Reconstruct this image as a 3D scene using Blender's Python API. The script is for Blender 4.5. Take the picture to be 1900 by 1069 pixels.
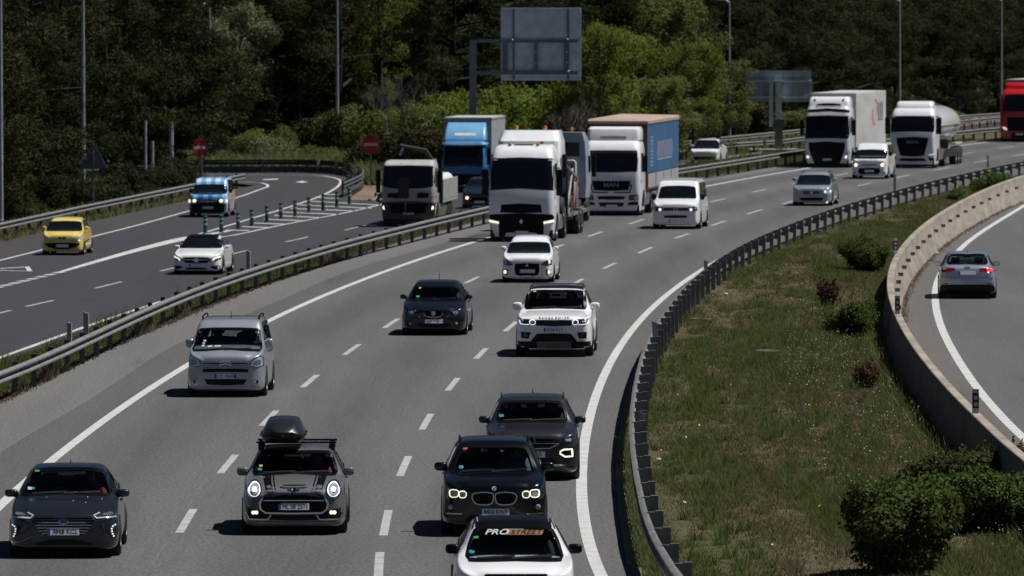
import bpy, bmesh, math, random
import numpy as np
from mathutils import Vector, Matrix, Euler
from mathutils.bvhtree import BVHTree
from mathutils.geometry import delaunay_2d_cdt

random.seed(7)
for o in list(bpy.data.objects):
    bpy.data.objects.remove(o)
SC = bpy.context.scene
COL = SC.collection

# ------------------------------------------------------------------ camera
FPX, CX, CY, CAMH, YH = 14800.0, 950.0, 534.5, 9.3, -6.0     # focal length in photo pixels, centre, height, horizon row
PITCH = math.atan((CY - YH) / FPX)
cam = bpy.data.cameras.new('camera')
cam.sensor_fit = 'HORIZONTAL'; cam.sensor_width = 36.0
cam.lens = 36.0 * FPX / 1900.0
cam.clip_start = 1.0; cam.clip_end = 8000.0
cam.dof.use_dof = True; cam.dof.focus_distance = 158.0; cam.dof.aperture_fstop = 5.6
cam_o = bpy.data.objects.new('camera', cam); COL.objects.link(cam_o)
cam_o.location = (0, 0, CAMH)
CAMROT = Euler((math.pi / 2 - PITCH, 0, 0)).to_matrix()
cam_o.rotation_euler = (math.pi / 2 - PITCH, 0, 0)
SC.camera = cam_o
# ------------------------------------------------------------------ sky, sun, exposure
SUN_EL, SUN_AZ = math.radians(63), math.radians(7)           # azimuth from +X towards +Y
W = bpy.data.worlds.new('World'); SC.world = W; W.use_nodes = True
nt = W.node_tree
sky = nt.nodes.new('ShaderNodeTexSky'); sky.sky_type = 'NISHITA'; sky.sun_disc = False
sky.sun_elevation = SUN_EL; sky.sun_rotation = math.pi / 2 - SUN_AZ
sky.altitude = 2000; sky.air_density = 0.28; sky.dust_density = 0.2; sky.ozone_density = 1.0
nt.nodes['Background'].inputs['Strength'].default_value = 0.05
nt.links.new(sky.outputs[0], nt.nodes['Background'].inputs['Color'])
sun = bpy.data.lights.new('sun', 'SUN'); sun.energy = 5.0; sun.angle = math.radians(0.53); sun.color = (1.0, 0.985, 0.96)
sun_o = bpy.data.objects.new('sun', sun); COL.objects.link(sun_o)
SV = Vector((math.cos(SUN_EL) * math.cos(SUN_AZ), math.cos(SUN_EL) * math.sin(SUN_AZ), math.sin(SUN_EL)))
sun_o.rotation_euler = (-SV).to_track_quat('-Z', 'Y').to_euler()
sun_o.location = SV * 100
SC.view_settings.view_transform = 'Standard'; SC.view_settings.look = 'None'
SC.view_settings.gamma = 1.0; SC.view_settings.exposure = 0.0
SC.view_settings.use_curve_mapping = False
SC.render.engine = 'CYCLES'
SC.cycles.max_bounces = 8; SC.cycles.transparent_max_bounces = 16

# ------------------------------------------------------------------ helpers
def ray_dir(px, py):
    return CAMROT @ Vector(((px - CX) / FPX, -(py - CY) / FPX, -1.0))
def gp(px, py, z=0.0):
    "point of the photograph -> point on the level plane at height z"
    d = ray_dir(px, py)
    t = (z - CAMH) / d.z
    return Vector((d.x * t, d.y * t, z))
def at_depth(px, Y):
    "world X seen in column px at depth Y"
    return (px - CX) / FPX * Y * 1.0007
def link(o, parent=None):
    COL.objects.link(o)
    if parent is not None: o.parent = parent
    return o
def tag(o, label=None, cat=None, group=None, kind=None):
    if label: o['label'] = label
    if cat: o['category'] = cat
    if group: o['group'] = group
    if kind: o['kind'] = kind
    return o
def empty(name, loc=(0, 0, 0), rz=0.0, parent=None):
    o = bpy.data.objects.new(name, None); o.empty_display_size = 0.3
    o.location = loc; o.rotation_euler = (0, 0, rz)
    return link(o, parent)
def mk_mesh(name, verts, faces, mat=None, smooth=False, mats=None, fm=None):
    me = bpy.data.meshes.new(name)
    me.from_pydata([tuple(v) for v in verts], [], [tuple(f) for f in faces])
    if mats:
        for m in mats: me.materials.append(m)
        if fm is not None: me.polygons.foreach_set('material_index', fm)
    elif mat: me.materials.append(mat)
    if smooth is True:
        me.polygons.foreach_set('use_smooth', [True] * len(me.polygons))
    elif smooth:
        me.polygons.foreach_set('use_smooth', [True] * len(me.polygons))
        me.set_sharp_from_angle(angle=math.radians(smooth))
    me.update()
    return me
def mk(name, verts, faces, mat=None, parent=None, smooth=False, mats=None, fm=None):
    return link(bpy.data.objects.new(name, mk_mesh(name, verts, faces, mat, smooth, mats, fm)), parent)
def inst(name, me, parent=None, loc=(0, 0, 0), rot=(0, 0, 0), scale=(1, 1, 1)):
    o = bpy.data.objects.new(name, me)
    o.location = loc; o.rotation_euler = rot; o.scale = scale
    return link(o, parent)

class MB:
    "collects simple solids into one mesh"
    def __init__(s): s.v = []; s.f = []
    def add(s, v, f):
        n = len(s.v); s.v += [tuple(p) for p in v]; s.f += [tuple(i + n for i in q) for q in f]; return s
    def box(s, x0, x1, y0, y1, z0, z1, bev=0.0):
        if bev <= 0:
            v = [(x, y, z) for z in (z0, z1) for x, y in ((x0, y0), (x1, y0), (x1, y1), (x0, y1))]
            return s.add(v, [(3, 2, 1, 0), (4, 5, 6, 7), (0, 1, 5, 4), (1, 2, 6, 5), (2, 3, 7, 6), (3, 0, 4, 7)])
        b = min(bev, (x1 - x0) * .45, (y1 - y0) * .45, (z1 - z0) * .45)
        bm = bmesh.new()
        bmesh.ops.create_cube(bm, size=1)
        for p in bm.verts:
            p.co = Vector(((x0 + x1) / 2 + p.co.x * (x1 - x0), (y0 + y1) / 2 + p.co.y * (y1 - y0), (z0 + z1) / 2 + p.co.z * (z1 - z0)))
        bmesh.ops.bevel(bm, geom=list(bm.edges), offset=b, segments=2, affect='EDGES', profile=.7)
        bm.verts.index_update()
        s.add([p.co[:] for p in bm.verts], [[q.index for q in f.verts] for f in bm.faces]); bm.free()
        return s
    def tube(s, pts, r, n=8, cap=True):
        pts = [Vector(p) for p in pts]; N = len(pts)
        rs = r if hasattr(r, '__len__') else [r] * N
        v = []; f = []
        up = None
        for i, p in enumerate(pts):
            d = (pts[min(i + 1, N - 1)] - pts[max(i - 1, 0)]).normalized()
            a = d.orthogonal().normalized() if up is None else (up - d * up.dot(d)).normalized()
            up = a; b = d.cross(a)
            for k in range(n):
                t = 2 * math.pi * k / n
                v.append(p + (a * math.cos(t) + b * math.sin(t)) * rs[i])
        for i in range(N - 1):
            for k in range(n):
                k2 = (k + 1) % n
                f.append((i * n + k, i * n + k2, (i + 1) * n + k2, (i + 1) * n + k))
        if cap:
            f.append(tuple(range(n))[::-1]); f.append(tuple((N - 1) * n + k for k in range(n)))
        return s.add(v, f)
    def ell(s, c, r, n=12, m=8):
        v = []; f = []
        for i in range(m + 1):
            a = math.pi * i / m
            for k in range(n):
                t = 2 * math.pi * k / n
                v.append((c[0] + r[0] * math.sin(a) * math.cos(t), c[1] + r[1] * math.sin(a) * math.sin(t), c[2] + r[2] * math.cos(a)))
        for i in range(m):
            for k in range(n):
                k2 = (k + 1) % n
                f.append((i * n + k, (i + 1) * n + k, (i + 1) * n + k2, i * n + k2))
        return s.add(v, f)
    def lathe_x(s, prof, cx=0, cy=0, cz=0, n=24, close=False):
        "profile of (x, r) turned about the x axis"
        v = []; f = []; P = len(prof)
        for k in range(n):
            t = 2 * math.pi * k / n
            for (x, r) in prof: v.append((cx + x, cy + r * math.cos(t), cz + r * math.sin(t)))
        for k in range(n):
            k2 = (k + 1) % n
            for i in range(P - 1 if not close else P):
                j = (i + 1) % P
                f.append((k * P + i, k * P + j, k2 * P + j, k2 * P + i))
        return s.add(v, f)
    def lathe_z(s, prof, cx=0, cy=0, n=16):
        v = []; f = []; P = len(prof)
        for k in range(n):
            t = 2 * math.pi * k / n
            for (r, z) in prof: v.append((cx + r * math.cos(t), cy + r * math.sin(t), z))
        for k in range(n):
            k2 = (k + 1) % n
            for i in range(P - 1): f.append((k * P + i, k2 * P + i, k2 * P + i + 1, k * P + i + 1))
        f.append(tuple(k * P + P - 1 for k in range(n)))
        return s.add(v, f)
    def obj(s, name, mat, parent=None, smooth=False): return mk(name, s.v, s.f, mat, parent, smooth)
    def mesh(s, name, mat, smooth=False): return mk_mesh(name, s.v, s.f, mat, smooth)

def pchip(xs, ys, q):
    xs = np.asarray(xs, float); ys = np.asarray(ys, float); q = np.asarray(q, float)
    h = np.diff(xs); d = np.diff(ys) / h
    m = np.zeros_like(ys)
    m[0] = d[0]; m[-1] = d[-1]
    for i in range(1, len(xs) - 1):
        if d[i - 1] * d[i] > 0:
            w1 = 2 * h[i] + h[i - 1]; w2 = h[i] + 2 * h[i - 1]
            m[i] = (w1 + w2) / (w1 / d[i - 1] + w2 / d[i])
    i = np.clip(np.searchsorted(xs, q) - 1, 0, len(xs) - 2)
    t = (q - xs[i]) / h[i]
    lo = q < xs[0]; hi = q > xs[-1]
    r = (ys[i] * (1 + 2 * t) * (1 - t) ** 2 + m[i] * h[i] * t * (1 - t) ** 2 + ys[i + 1] * t * t * (3 - 2 * t) + m[i + 1] * h[i] * t * t * (t - 1))
    r = np.where(lo, ys[0] + m[0] * (q - xs[0]), r); r = np.where(hi, ys[-1] + m[-1] * (q - xs[-1]), r)
    return r
def smooth_curve(px, z=0.0, order=4, extra=()):
    "X(Y) through photo points: least-squares smoothing with a piecewise fit, then exact pchip of the residual damped"
    P = [gp(a, b, z) for a, b in px] + list(extra)
    P.sort(key=lambda p: p.y)
    Y = np.array([p.y for p in P]); X = np.array([p.x for p in P])
    u = np.log(Y)
    c = np.polyfit(u, X, min(order, len(X) - 1))
    r = X - np.polyval(c, u)
    def fn(q):
        q = np.asarray(q, float)
        qq = np.clip(q, Y[0], Y[-1])
        base = np.polyval(c, np.log(qq)) + (pchip(Y, r, qq) * 0.35 if not extra else 0.0)
        e = 0.5
        s0 = (np.polyval(c, np.log(Y[0] + e)) - np.polyval(c, np.log(Y[0]))) / e
        s1 = (np.polyval(c, np.log(Y[-1])) - np.polyval(c, np.log(Y[-1] - e))) / e
        return base + np.where(q < Y[0], (q - Y[0]) * s0, 0) + np.where(q > Y[-1], (q - Y[-1]) * s1, 0)
    tq = np.arange(60.0, 1300.0, .5); tv = fn(tq)
    return lambda q: np.interp(q, tq, tv)
def tangent(fn, Y):
    a = float(fn(Y + 2.0) - fn(Y - 2.0)) / 4.0
    return Vector((a, 1.0)).normalized()

# ------------------------------------------------------------------ materials
MATS = {}
def nodes_of(m):
    return m.node_tree.nodes, m.node_tree.links
def M(name, col=(.5, .5, .5), rough=.5, metal=0.0, coat=0.0, spec=.5, noise=0.0, nscale=4.0, col2=None, bump=0.0, bscale=40.0, emit=0.0, ecol=None, detail=4.0, coords='Object', rnoise=0.0, nstretch=None):
    if name in MATS: return MATS[name]
    m = bpy.data.materials.new(name); m.use_nodes = True
    N, Lk = nodes_of(m); b = N['Principled BSDF']
    b.inputs['Base Color'].default_value = (*col, 1)
    b.inputs['Roughness'].default_value = rough; b.inputs['Metallic'].default_value = metal
    b.inputs['Coat Weight'].default_value = coat; b.inputs['Coat Roughness'].default_value = .04
    b.inputs['Specular IOR Level'].default_value = spec
    if emit > 0:
        b.inputs['Emission Color'].default_value = (*(ecol or col), 1); b.inputs['Emission Strength'].default_value = emit
    tc = N.new('ShaderNodeTexCoord'); vec = tc.outputs[coords]
    if nstretch:
        mp = N.new('ShaderNodeMapping'); mp.inputs['Scale'].default_value = nstretch
        Lk.new(vec, mp.inputs['Vector']); vec = mp.outputs[0]
    nz = N.new('ShaderNodeTexNoise'); nz.inputs['Scale'].default_value = nscale; nz.inputs['Detail'].default_value = detail; nz.inputs['Roughness'].default_value = .6
    Lk.new(vec, nz.inputs['Vector'])
    if col2 or noise:
        mx = N.new('ShaderNodeMix'); mx.data_type = 'RGBA'
        c2 = col2 or tuple(c * (1 - noise) for c in col)
        mx.inputs[6].default_value = (*col, 1); mx.inputs[7].default_value = (*c2, 1)
        cr = N.new('ShaderNodeMapRange'); cr.inputs[1].default_value = .38; cr.inputs[2].default_value = .62
        Lk.new(nz.outputs[0], cr.inputs[0]); Lk.new(cr.outputs[0], mx.inputs[0]); Lk.new(mx.outputs[2], b.inputs['Base Color'])
    if rnoise:
        mr = N.new('ShaderNodeMapRange'); mr.inputs[3].default_value = rough; mr.inputs[4].default_value = min(1, rough + rnoise)
        Lk.new(nz.outputs[0], mr.inputs[0]); Lk.new(mr.outputs[0], b.inputs['Roughness'])
    if bump:
        n2 = N.new('ShaderNodeTexNoise'); n2.inputs['Scale'].default_value = bscale; n2.inputs['Detail'].default_value = 3
        Lk.new(tc.outputs[coords], n2.inputs['Vector'])
        bp = N.new('ShaderNodeBump'); bp.inputs['Strength'].default_value = bump; bp.inputs['Distance'].default_value = .02
        Lk.new(n2.outputs[0], bp.inputs['Height']); Lk.new(bp.outputs[0], b.inputs['Normal'])
    MATS[name] = m
    return m
def leaf_mat(name, c1, c2, trans=.3):
    if name in MATS: return MATS[name]
    m = bpy.data.materials.new(name); m.use_nodes = True
    N, Lk = nodes_of(m); b = N['Principled BSDF']; out = N['Material Output']
    at = N.new('ShaderNodeAttribute'); at.attribute_name = 'tint'
    mx = N.new('ShaderNodeMix'); mx.data_type = 'RGBA'
    mx.inputs[6].default_value = (*c1, 1); mx.inputs[7].default_value = (*c2, 1)
    Lk.new(at.outputs['Fac'], mx.inputs[0])
    oi = N.new('ShaderNodeObjectInfo'); hs = N.new('ShaderNodeHueSaturation')
    mr = N.new('ShaderNodeMapRange'); mr.inputs[3].default_value = .72; mr.inputs[4].default_value = 1.25
    Lk.new(oi.outputs['Random'], mr.inputs[0]); Lk.new(mr.outputs[0], hs.inputs['Value'])
    mh = N.new('ShaderNodeMapRange'); mh.inputs[3].default_value = .485; mh.inputs[4].default_value = .515
    Lk.new(oi.outputs['Random'], mh.inputs[0]); Lk.new(mh.outputs[0], hs.inputs['Hue'])
    Lk.new(mx.outputs[2], hs.inputs['Color'])
    Lk.new(hs.outputs[0], b.inputs['Base Color']); b.inputs['Roughness'].default_value = .7; b.inputs['Specular IOR Level'].default_value = .10
    tr = N.new('ShaderNodeBsdfTranslucent'); Lk.new(hs.outputs[0], tr.inputs['Color'])
    ms = N.new('ShaderNodeMixShader'); ms.inputs[0].default_value = trans
    Lk.new(b.outputs[0], ms.inputs[1]); Lk.new(tr.outputs[0], ms.inputs[2]); Lk.new(ms.outputs[0], out.inputs['Surface'])
    MATS[name] = m
    return m
def glass_mat(name, tint=(.60, .66, .65), refl=.05):
    if name in MATS: return MATS[name]
    m = bpy.data.materials.new(name); m.use_nodes = True
    N, Lk = nodes_of(m); out = N['Material Output']; N.remove(N['Principled BSDF'])
    t = N.new('ShaderNodeBsdfTransparent'); t.inputs[0].default_value = (*tint, 1)
    g = N.new('ShaderNodeBsdfGlossy'); g.inputs['Roughness'].default_value = .03; g.inputs[0].default_value = (.9, .95, 1, 1)
    fr = N.new('ShaderNodeFresnel'); fr.inputs[0].default_value = 1.42
    nz = N.new('ShaderNodeTexNoise'); nz.inputs['Scale'].default_value = 2.0
    mm = N.new('ShaderNodeMath'); mm.operation = 'MULTIPLY'; Lk.new(fr.outputs[0], mm.inputs[0])
    mr = N.new('ShaderNodeMapRange'); mr.inputs[3].default_value = .6; mr.inputs[4].default_value = 1.0
    Lk.new(nz.outputs[0], mr.inputs[0]); Lk.new(mr.outputs[0], mm.inputs[1])
    ms = N.new('ShaderNodeMixShader'); Lk.new(mm.outputs[0], ms.inputs[0]); Lk.new(t.outputs[0], ms.inputs[1]); Lk.new(g.outputs[0], ms.inputs[2])
    Lk.new(ms.outputs[0], out.inputs['Surface'])
    MATS[name] = m
    return m
def paint(name, col, metal=0.0, rough=.32, coat=.9, dirt=.12):
    return M('paint_' + name, col, rough, metal, coat, noise=dirt, nscale=1.7, rnoise=.1)

STEEL = M('galvanised_steel', (.20, .20, .205), .6, .1, col2=(.145, .14, .135), nscale=3.0, rnoise=.2)
POST_STEEL = M('post_steel', (.21, .225, .24), .6, .1, noise=.35, nscale=6.0)
STEEL_D = M('weathered_and_shade_steel', (.10, .11, .12), .6, .2, noise=.4, nscale=6.0)
SIGN_BACK = M('sign_back_aluminium', (.70, .78, .88), .6, .0, noise=.2, nscale=2.0)
SIGN_STEEL = M('sign_support_steel', (.16, .20, .26), .55, .1, noise=.25, nscale=3.0)
DASH_LINE = M('worn_lane_paint', (.43, .425, .415), .7, noise=.3, nscale=2.2, detail=9, bump=.1)
WHITE_LINE = M('white_road_paint', (.58, .57, .555), .65, noise=.25, nscale=3.0, detail=8, bump=.1)
RUBBER = M('tyre_rubber', (.018, .018, .019), .8, noise=.3, nscale=9)
BLACKP = M('black_plastic', (.009, .009, .011), .5, spec=.25, noise=.3, nscale=8)
BLACKG = M('gloss_black', (.004, .004, .006), .3, spec=.15, coat=.0, noise=.2, nscale=3)
RIM = M('alloy_rim', (.36, .37, .39), .35, .8, noise=.2, nscale=9)
CHROME = M('chrome', (.72, .73, .75), .12, 1.0, noise=.1, nscale=3)
DKGLASS = M('dark_window_glass', (.006, .009, .012), .06, spec=.45, noise=.3, nscale=2)
GLASS = glass_mat('tinted_car_glass')
LENS = M('lamp_lens', (.52, .54, .55), .2, .0, coat=1.0, noise=.45, nscale=11)
LENS_M = M('smoked_lamp_lens', (.17, .18, .20), .15, .1, coat=1.0, noise=.4, nscale=12)
LENS_D = M('dark_lamp_lens', (.035, .038, .045), .1, .2, coat=1.0, noise=.5, nscale=14)
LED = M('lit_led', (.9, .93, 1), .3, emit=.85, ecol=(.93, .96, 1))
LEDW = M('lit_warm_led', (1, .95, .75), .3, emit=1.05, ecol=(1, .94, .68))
BULB = M('lit_bulb', (1, .78, .5), .3, emit=1.8, ecol=(1, .72, .42))
PLATE = M('number_plate_white', (.86, .88, .91), .35, noise=.06, nscale=9)
PLATE_T = M('number_plate_black', (.015, .015, .017), .5, noise=.2, nscale=9)
PLATE_B = M('number_plate_blue', (.01, .09, .42), .4, noise=.1, nscale=9)
CABIN = M('cabin_trim', (.012, .012, .014), .75, noise=.3, nscale=6)
SEAT = M('seat_fabric', (.02, .02, .023), .85, noise=.3, nscale=12)
ORANGE = M('amber_lens', (.75, .18, .02), .2, coat=1, noise=.2, nscale=9)
REDLENS = M('red_lens', (.24, .008, .010), .15, coat=1, noise=.35, nscale=12)

def text_mesh(s, size=1.0, shear=0.0, space=1.0):
    "flat lettering as 2D verts and faces, centred"
    cu = bpy.data.curves.new('lettering', 'FONT'); cu.body = s; cu.size = size; cu.align_x = 'CENTER'; cu.align_y = 'CENTER'
    cu.shear = shear; cu.space_character = space; cu.resolution_u = 3; cu.offset = 0.012 * size
    o = bpy.data.objects.new('lettering', cu)
    COL.objects.link(o)
    dg = bpy.context.evaluated_depsgraph_get()
    me = bpy.data.meshes.new_from_object(o.evaluated_get(dg))
    v = [(p.co.x, p.co.y) for p in me.vertices]; f = [tuple(p.vertices) for p in me.polygons]
    bpy.data.objects.remove(o); bpy.data.curves.remove(cu); bpy.data.meshes.remove(me)
    return v, f
# ================================================================== the setting
def asphalt(name, c, c2, tracks=0.0, speck=.25):
    m = bpy.data.materials.new(name); m.use_nodes = True
    N, Lk = nodes_of(m); b = N['Principled BSDF']; b.inputs['Roughness'].default_value = .82; b.inputs['Specular IOR Level'].default_value = .3
    tc = N.new('ShaderNodeTexCoord')
    mp = N.new('ShaderNodeMapping'); mp.inputs['Scale'].default_value = (1, .05, 1); Lk.new(tc.outputs['Object'], mp.inputs[0])
    n1 = N.new('ShaderNodeTexNoise'); n1.inputs['Scale'].default_value = .55; n1.inputs['Detail'].default_value = 5; n1.inputs['Roughness'].default_value = .65
    Lk.new(mp.outputs[0], n1.inputs['Vector'])
    mx = N.new('ShaderNodeMix'); mx.data_type = 'RGBA'; mx.inputs[6].default_value = (*c, 1); mx.inputs[7].default_value = (*c2, 1)
    r1 = N.new('ShaderNodeMapRange'); r1.inputs[1].default_value = .35; r1.inputs[2].default_value = .68
    Lk.new(n1.outputs[0], r1.inputs[0]); fac = r1.outputs[0]
    if tracks:
        uv = N.new('ShaderNodeUVMap'); sp = N.new('ShaderNodeSeparateXYZ'); Lk.new(uv.outputs[0], sp.inputs[0])
        m1 = N.new('ShaderNodeMath'); m1.operation = 'MULTIPLY'; m1.inputs[1].default_value = 2 * math.pi / 3.55; Lk.new(sp.outputs[0], m1.inputs[0])
        m2 = N.new('ShaderNodeMath'); m2.operation = 'COSINE'; Lk.new(m1.outputs[0], m2.inputs[0])
        m3 = N.new('ShaderNodeMath'); m3.operation = 'MULTIPLY_ADD'; m3.inputs[1].default_value = -tracks; Lk.new(m2.outputs[0], m3.inputs[0]); Lk.new(fac, m3.inputs[2])
        m3.use_clamp = True; fac = m3.outputs[0]
    Lk.new(fac, mx.inputs[0])
    # fine aggregate speckle
    n2 = N.new('ShaderNodeTexNoise'); n2.inputs['Scale'].default_value = 16; n2.inputs['Detail'].default_value = 2
    mp2 = N.new('ShaderNodeMapping'); mp2.inputs['Scale'].default_value = (1, .25, 1); Lk.new(tc.outputs['Object'], mp2.inputs[0]); Lk.new(mp2.outputs[0], n2.inputs['Vector'])
    r2 = N.new('ShaderNodeMapRange'); r2.inputs[1].default_value = .3; r2.inputs[2].default_value = .7; r2.inputs[3].default_value = 1 - speck; r2.inputs[4].default_value = 1 + speck
    Lk.new(n2.outputs[0], r2.inputs[0])
    # cracks and oil spots, sparse
    vo = N.new('ShaderNodeTexNoise'); vo.inputs['Scale'].default_value = 1.1; vo.inputs['Detail'].default_value = 9; Lk.new(mp.outputs[0], vo.inputs['Vector'])
    r3 = N.new('ShaderNodeMapRange'); r3.inputs[1].default_value = .66; r3.inputs[2].default_value = .74; r3.inputs[3].default_value = 1; r3.inputs[4].default_value = .8
    Lk.new(vo.outputs[0], r3.inputs[0])
    mm = N.new('ShaderNodeMath'); mm.operation = 'MULTIPLY'; Lk.new(r2.outputs[0], mm.inputs[0]); Lk.new(r3.outputs[0], mm.inputs[1])
    vm = N.new('ShaderNodeVectorMath'); vm.operation = 'SCALE'; Lk.new(mx.outputs[2], vm.inputs[0]); Lk.new(mm.outputs[0], vm.inputs['Scale'])
    Lk.new(vm.outputs[0], b.inputs['Base Color'])
    bp = N.new('ShaderNodeBump'); bp.inputs['Strength'].default_value = .35; bp.inputs['Distance'].default_value = .01
    Lk.new(n2.outputs[0], bp.inputs['Height']); Lk.new(bp.outputs[0], b.inputs['Normal'])
    return m
def ground_mat(name, cols, scale=.35):
    m = bpy.data.materials.new(name); m.use_nodes = True
    N, Lk = nodes_of(m); b = N['Principled BSDF']; b.inputs['Roughness'].default_value = .95; b.inputs['Specular IOR Level'].default_value = .1
    tc = N.new('ShaderNodeTexCoord')
    mp = N.new('ShaderNodeMapping'); mp.inputs['Scale'].default_value = (1, .14, 1); Lk.new(tc.outputs['Object'], mp.inputs[0])
    n1 = N.new('ShaderNodeTexNoise'); n1.inputs['Scale'].default_value = scale; n1.inputs['Detail'].default_value = 8; n1.inputs['Roughness'].default_value = .7
    Lk.new(mp.outputs[0], n1.inputs['Vector'])
    cr = N.new('ShaderNodeValToRGB'); e = cr.color_ramp.elements
    e[0].position = .35; e[0].color = (*cols[0], 1); e[1].position = .65; e[1].color = (*cols[-1], 1)
    if len(cols) > 2:
        k = e.new(.5); k.color = (*cols[1], 1)
    Lk.new(n1.outputs[0], cr.inputs[0]); Lk.new(cr.outputs[0], b.inputs['Base Color'])
    n2 = N.new('ShaderNodeTexNoise'); n2.inputs['Scale'].default_value = 9; n2.inputs['Detail'].default_value = 5; Lk.new(tc.outputs['Object'], n2.inputs['Vector'])
    bp = N.new('ShaderNodeBump'); bp.inputs['Strength'].default_value = .8; bp.inputs['Distance'].default_value = .08
    Lk.new(n2.outputs[0], bp.inputs['Height']); Lk.new(bp.outputs[0], b.inputs['Normal'])
    return m
ASPH_MAIN = asphalt('asphalt_main', (.110, .107, .107), (.076, .075, .078), .38)
ASPH_SHOULDER = asphalt('asphalt_shoulder', (.142, .134, .127), (.116, .111, .107))
ASPH_LEFT = asphalt('asphalt_left', (.043, .042, .050), (.035, .035, .042), 0, .12)
ASPH_LSH = asphalt('asphalt_left_shoulder', (.056, .050, .049), (.045, .041, .042), 0, .15)
ASPH_RAMP = asphalt('asphalt_ramp', (.104, .103, .106), (.084, .083, .086), .0)
ASPH_RSH = asphalt('asphalt_ramp_shoulder', (.118, .108, .102), (.098, .091, .086))
SOIL = ground_mat('median_soil', [(.115, .085, .060), (.095, .082, .046), (.075, .080, .034)], .3)
FOREST = ground_mat('forest_floor', [(.035, .032, .016), (.045, .05, .02), (.03, .045, .015)], .15)
DIRT = ground_mat('dry_dirt', [(.24, .18, .13), (.19, .145, .10), (.14, .11, .075)], .5)

ZL = -0.85                                   # the left carriageway lies lower than the main one
def gl(px, py, z=0.0): return gp(px, py, ZL + z)
MREpx = [(1113, 1069), (1091, 976), (1082, 928), (1077, 886), (1082, 810), (1095, 770), (1113, 698), (1156, 634.5), (1201, 582), (1246, 545), (1282, 513), (1305, 500)]
def MLE_extra():
    return [gp(a, b) + Vector((-10.65, 0, 0)) for a, b in MREpx]
MLE = smooth_curve([(0, 942), (48, 890), (103, 848), (207, 772), (321, 700), (355, 674), (496, 596), (640, 532), (790, 473.5), (913, 442), (1307, 346), (1391, 331), (1484, 314.6), (1801, 267.5), (1846, 262)], order=6, extra=MLE_extra())
RAILR = smooth_curve([(1260, 1066), (1235, 1023), (1208, 964), (1195, 907), (1181, 850), (1173, 815), (1170.5, 780), (1174, 740), (1183, 694), (1208, 622), (1222, 601.5), (1247, 568.5), (1272, 533.5), (1305, 502.6), (1331, 480), (1372, 453.6), (1466, 416), (1559, 382.5), (1634, 362), (1726, 337), (1900, 299)], z=.75, order=5)
CSR = smooth_curve([(0, 748), (67, 716), (112, 691), (225, 637), (337, 591), (404, 562), (524, 517), (640, 481), (715, 457), (790, 436), (913, 402), (1300, 330.6), (1425, 311), (1497, 299), (1808, 261)], order=5)
RAILC = smooth_curve([(0, 689), (146, 629), (254, 579), (397, 521), (524, 480), (640, 446), (778, 413), (917, 380), (1243, 314.6), (1386, 294.4), (1499, 276), (1808, 240), (1857, 236)], z=.75, order=5)
LRE = smooth_curve([(0, 663), (112, 624), (157, 607), (254, 575), (487, 504), (584, 476), (636, 463), (707, 442), (778, 427), (850, 411), (1243, 306), (1285, 301), (1391, 287), (1808, 247)], z=ZL, order=5)
CSL = lambda q: LRE(q) + .55
RAILL = smooth_curve([(0, 414), (150, 382), (262, 360), (369, 338.5)], z=.75 + ZL, order=2)
WALL = smooth_curve([(1898, 852.5), (1844.5, 811.6), (1809, 776), (1773, 740.5), (1738, 701), (1713, 669), (1688, 634), (1666.7, 596.5), (1652.5, 566), (1642.5, 530.7), (1642.6, 517.6), (1647.6, 493), (1665.5, 463.7), (1694.7, 432), (1730.7, 403), (1784.6, 370.5), (1845, 341), (1900, 324.5)], z=1.1, order=5)
RLINE = smooth_curve([(1898, 811.6), (1847.6, 760), (1821, 730.5), (1784, 678), (1750, 614.5), (1737, 569.6), (1737, 528.4), (1780, 465), (1799, 446), (1844, 416), (1900, 382)], order=5)

def ys_for(y0, y1):
    r = [y0]
    while r[-1] < y1: r.append(min(y1, r[-1] + max(1.5, (r[-1] - 60) / 55)))
    return np.array(r)
def sheet(name, fl, fr, y0, y1, z, mat, nx=4, kind='structure', zfun=None):
    ys = ys_for(y0, y1); a = fl(ys); b = fr(ys); ref = MLE(ys)
    v = []; uv = []
    for i, y in enumerate(ys):
        for k in range(nx + 1):
            x = a[i] + (b[i] - a[i]) * k / nx
            v.append((x, y, z if zfun is None else zfun(x, y, k / nx))); uv.append((x - ref[i], y))
    f = [(i * (nx + 1) + k, i * (nx + 1) + k + 1, (i + 1) * (nx + 1) + k + 1, (i + 1) * (nx + 1) + k) for i in range(len(ys) - 1) for k in range(nx)]
    o = mk(name, v, f, mat)
    ul = o.data.uv_layers.new(name='UVMap')
    for lp in o.data.loops: ul.data[lp.index].uv = uv[lp.vertex_index]
    return tag(o, kind=kind)
def poly_sheet(name, px, z, mat, world=False):
    P = [p for p in px] if world else [gp(a, b, z)[:2] for a, b in px]
    n = len(P)
    r = delaunay_2d_cdt([Vector(p) for p in P], [(i, (i + 1) % n) for i in range(n)], [], 1, 1e-5)
    return tag(mk(name, [(p.x, p.y, z) for p in r[0]], r[2], mat), kind='structure')

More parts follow.
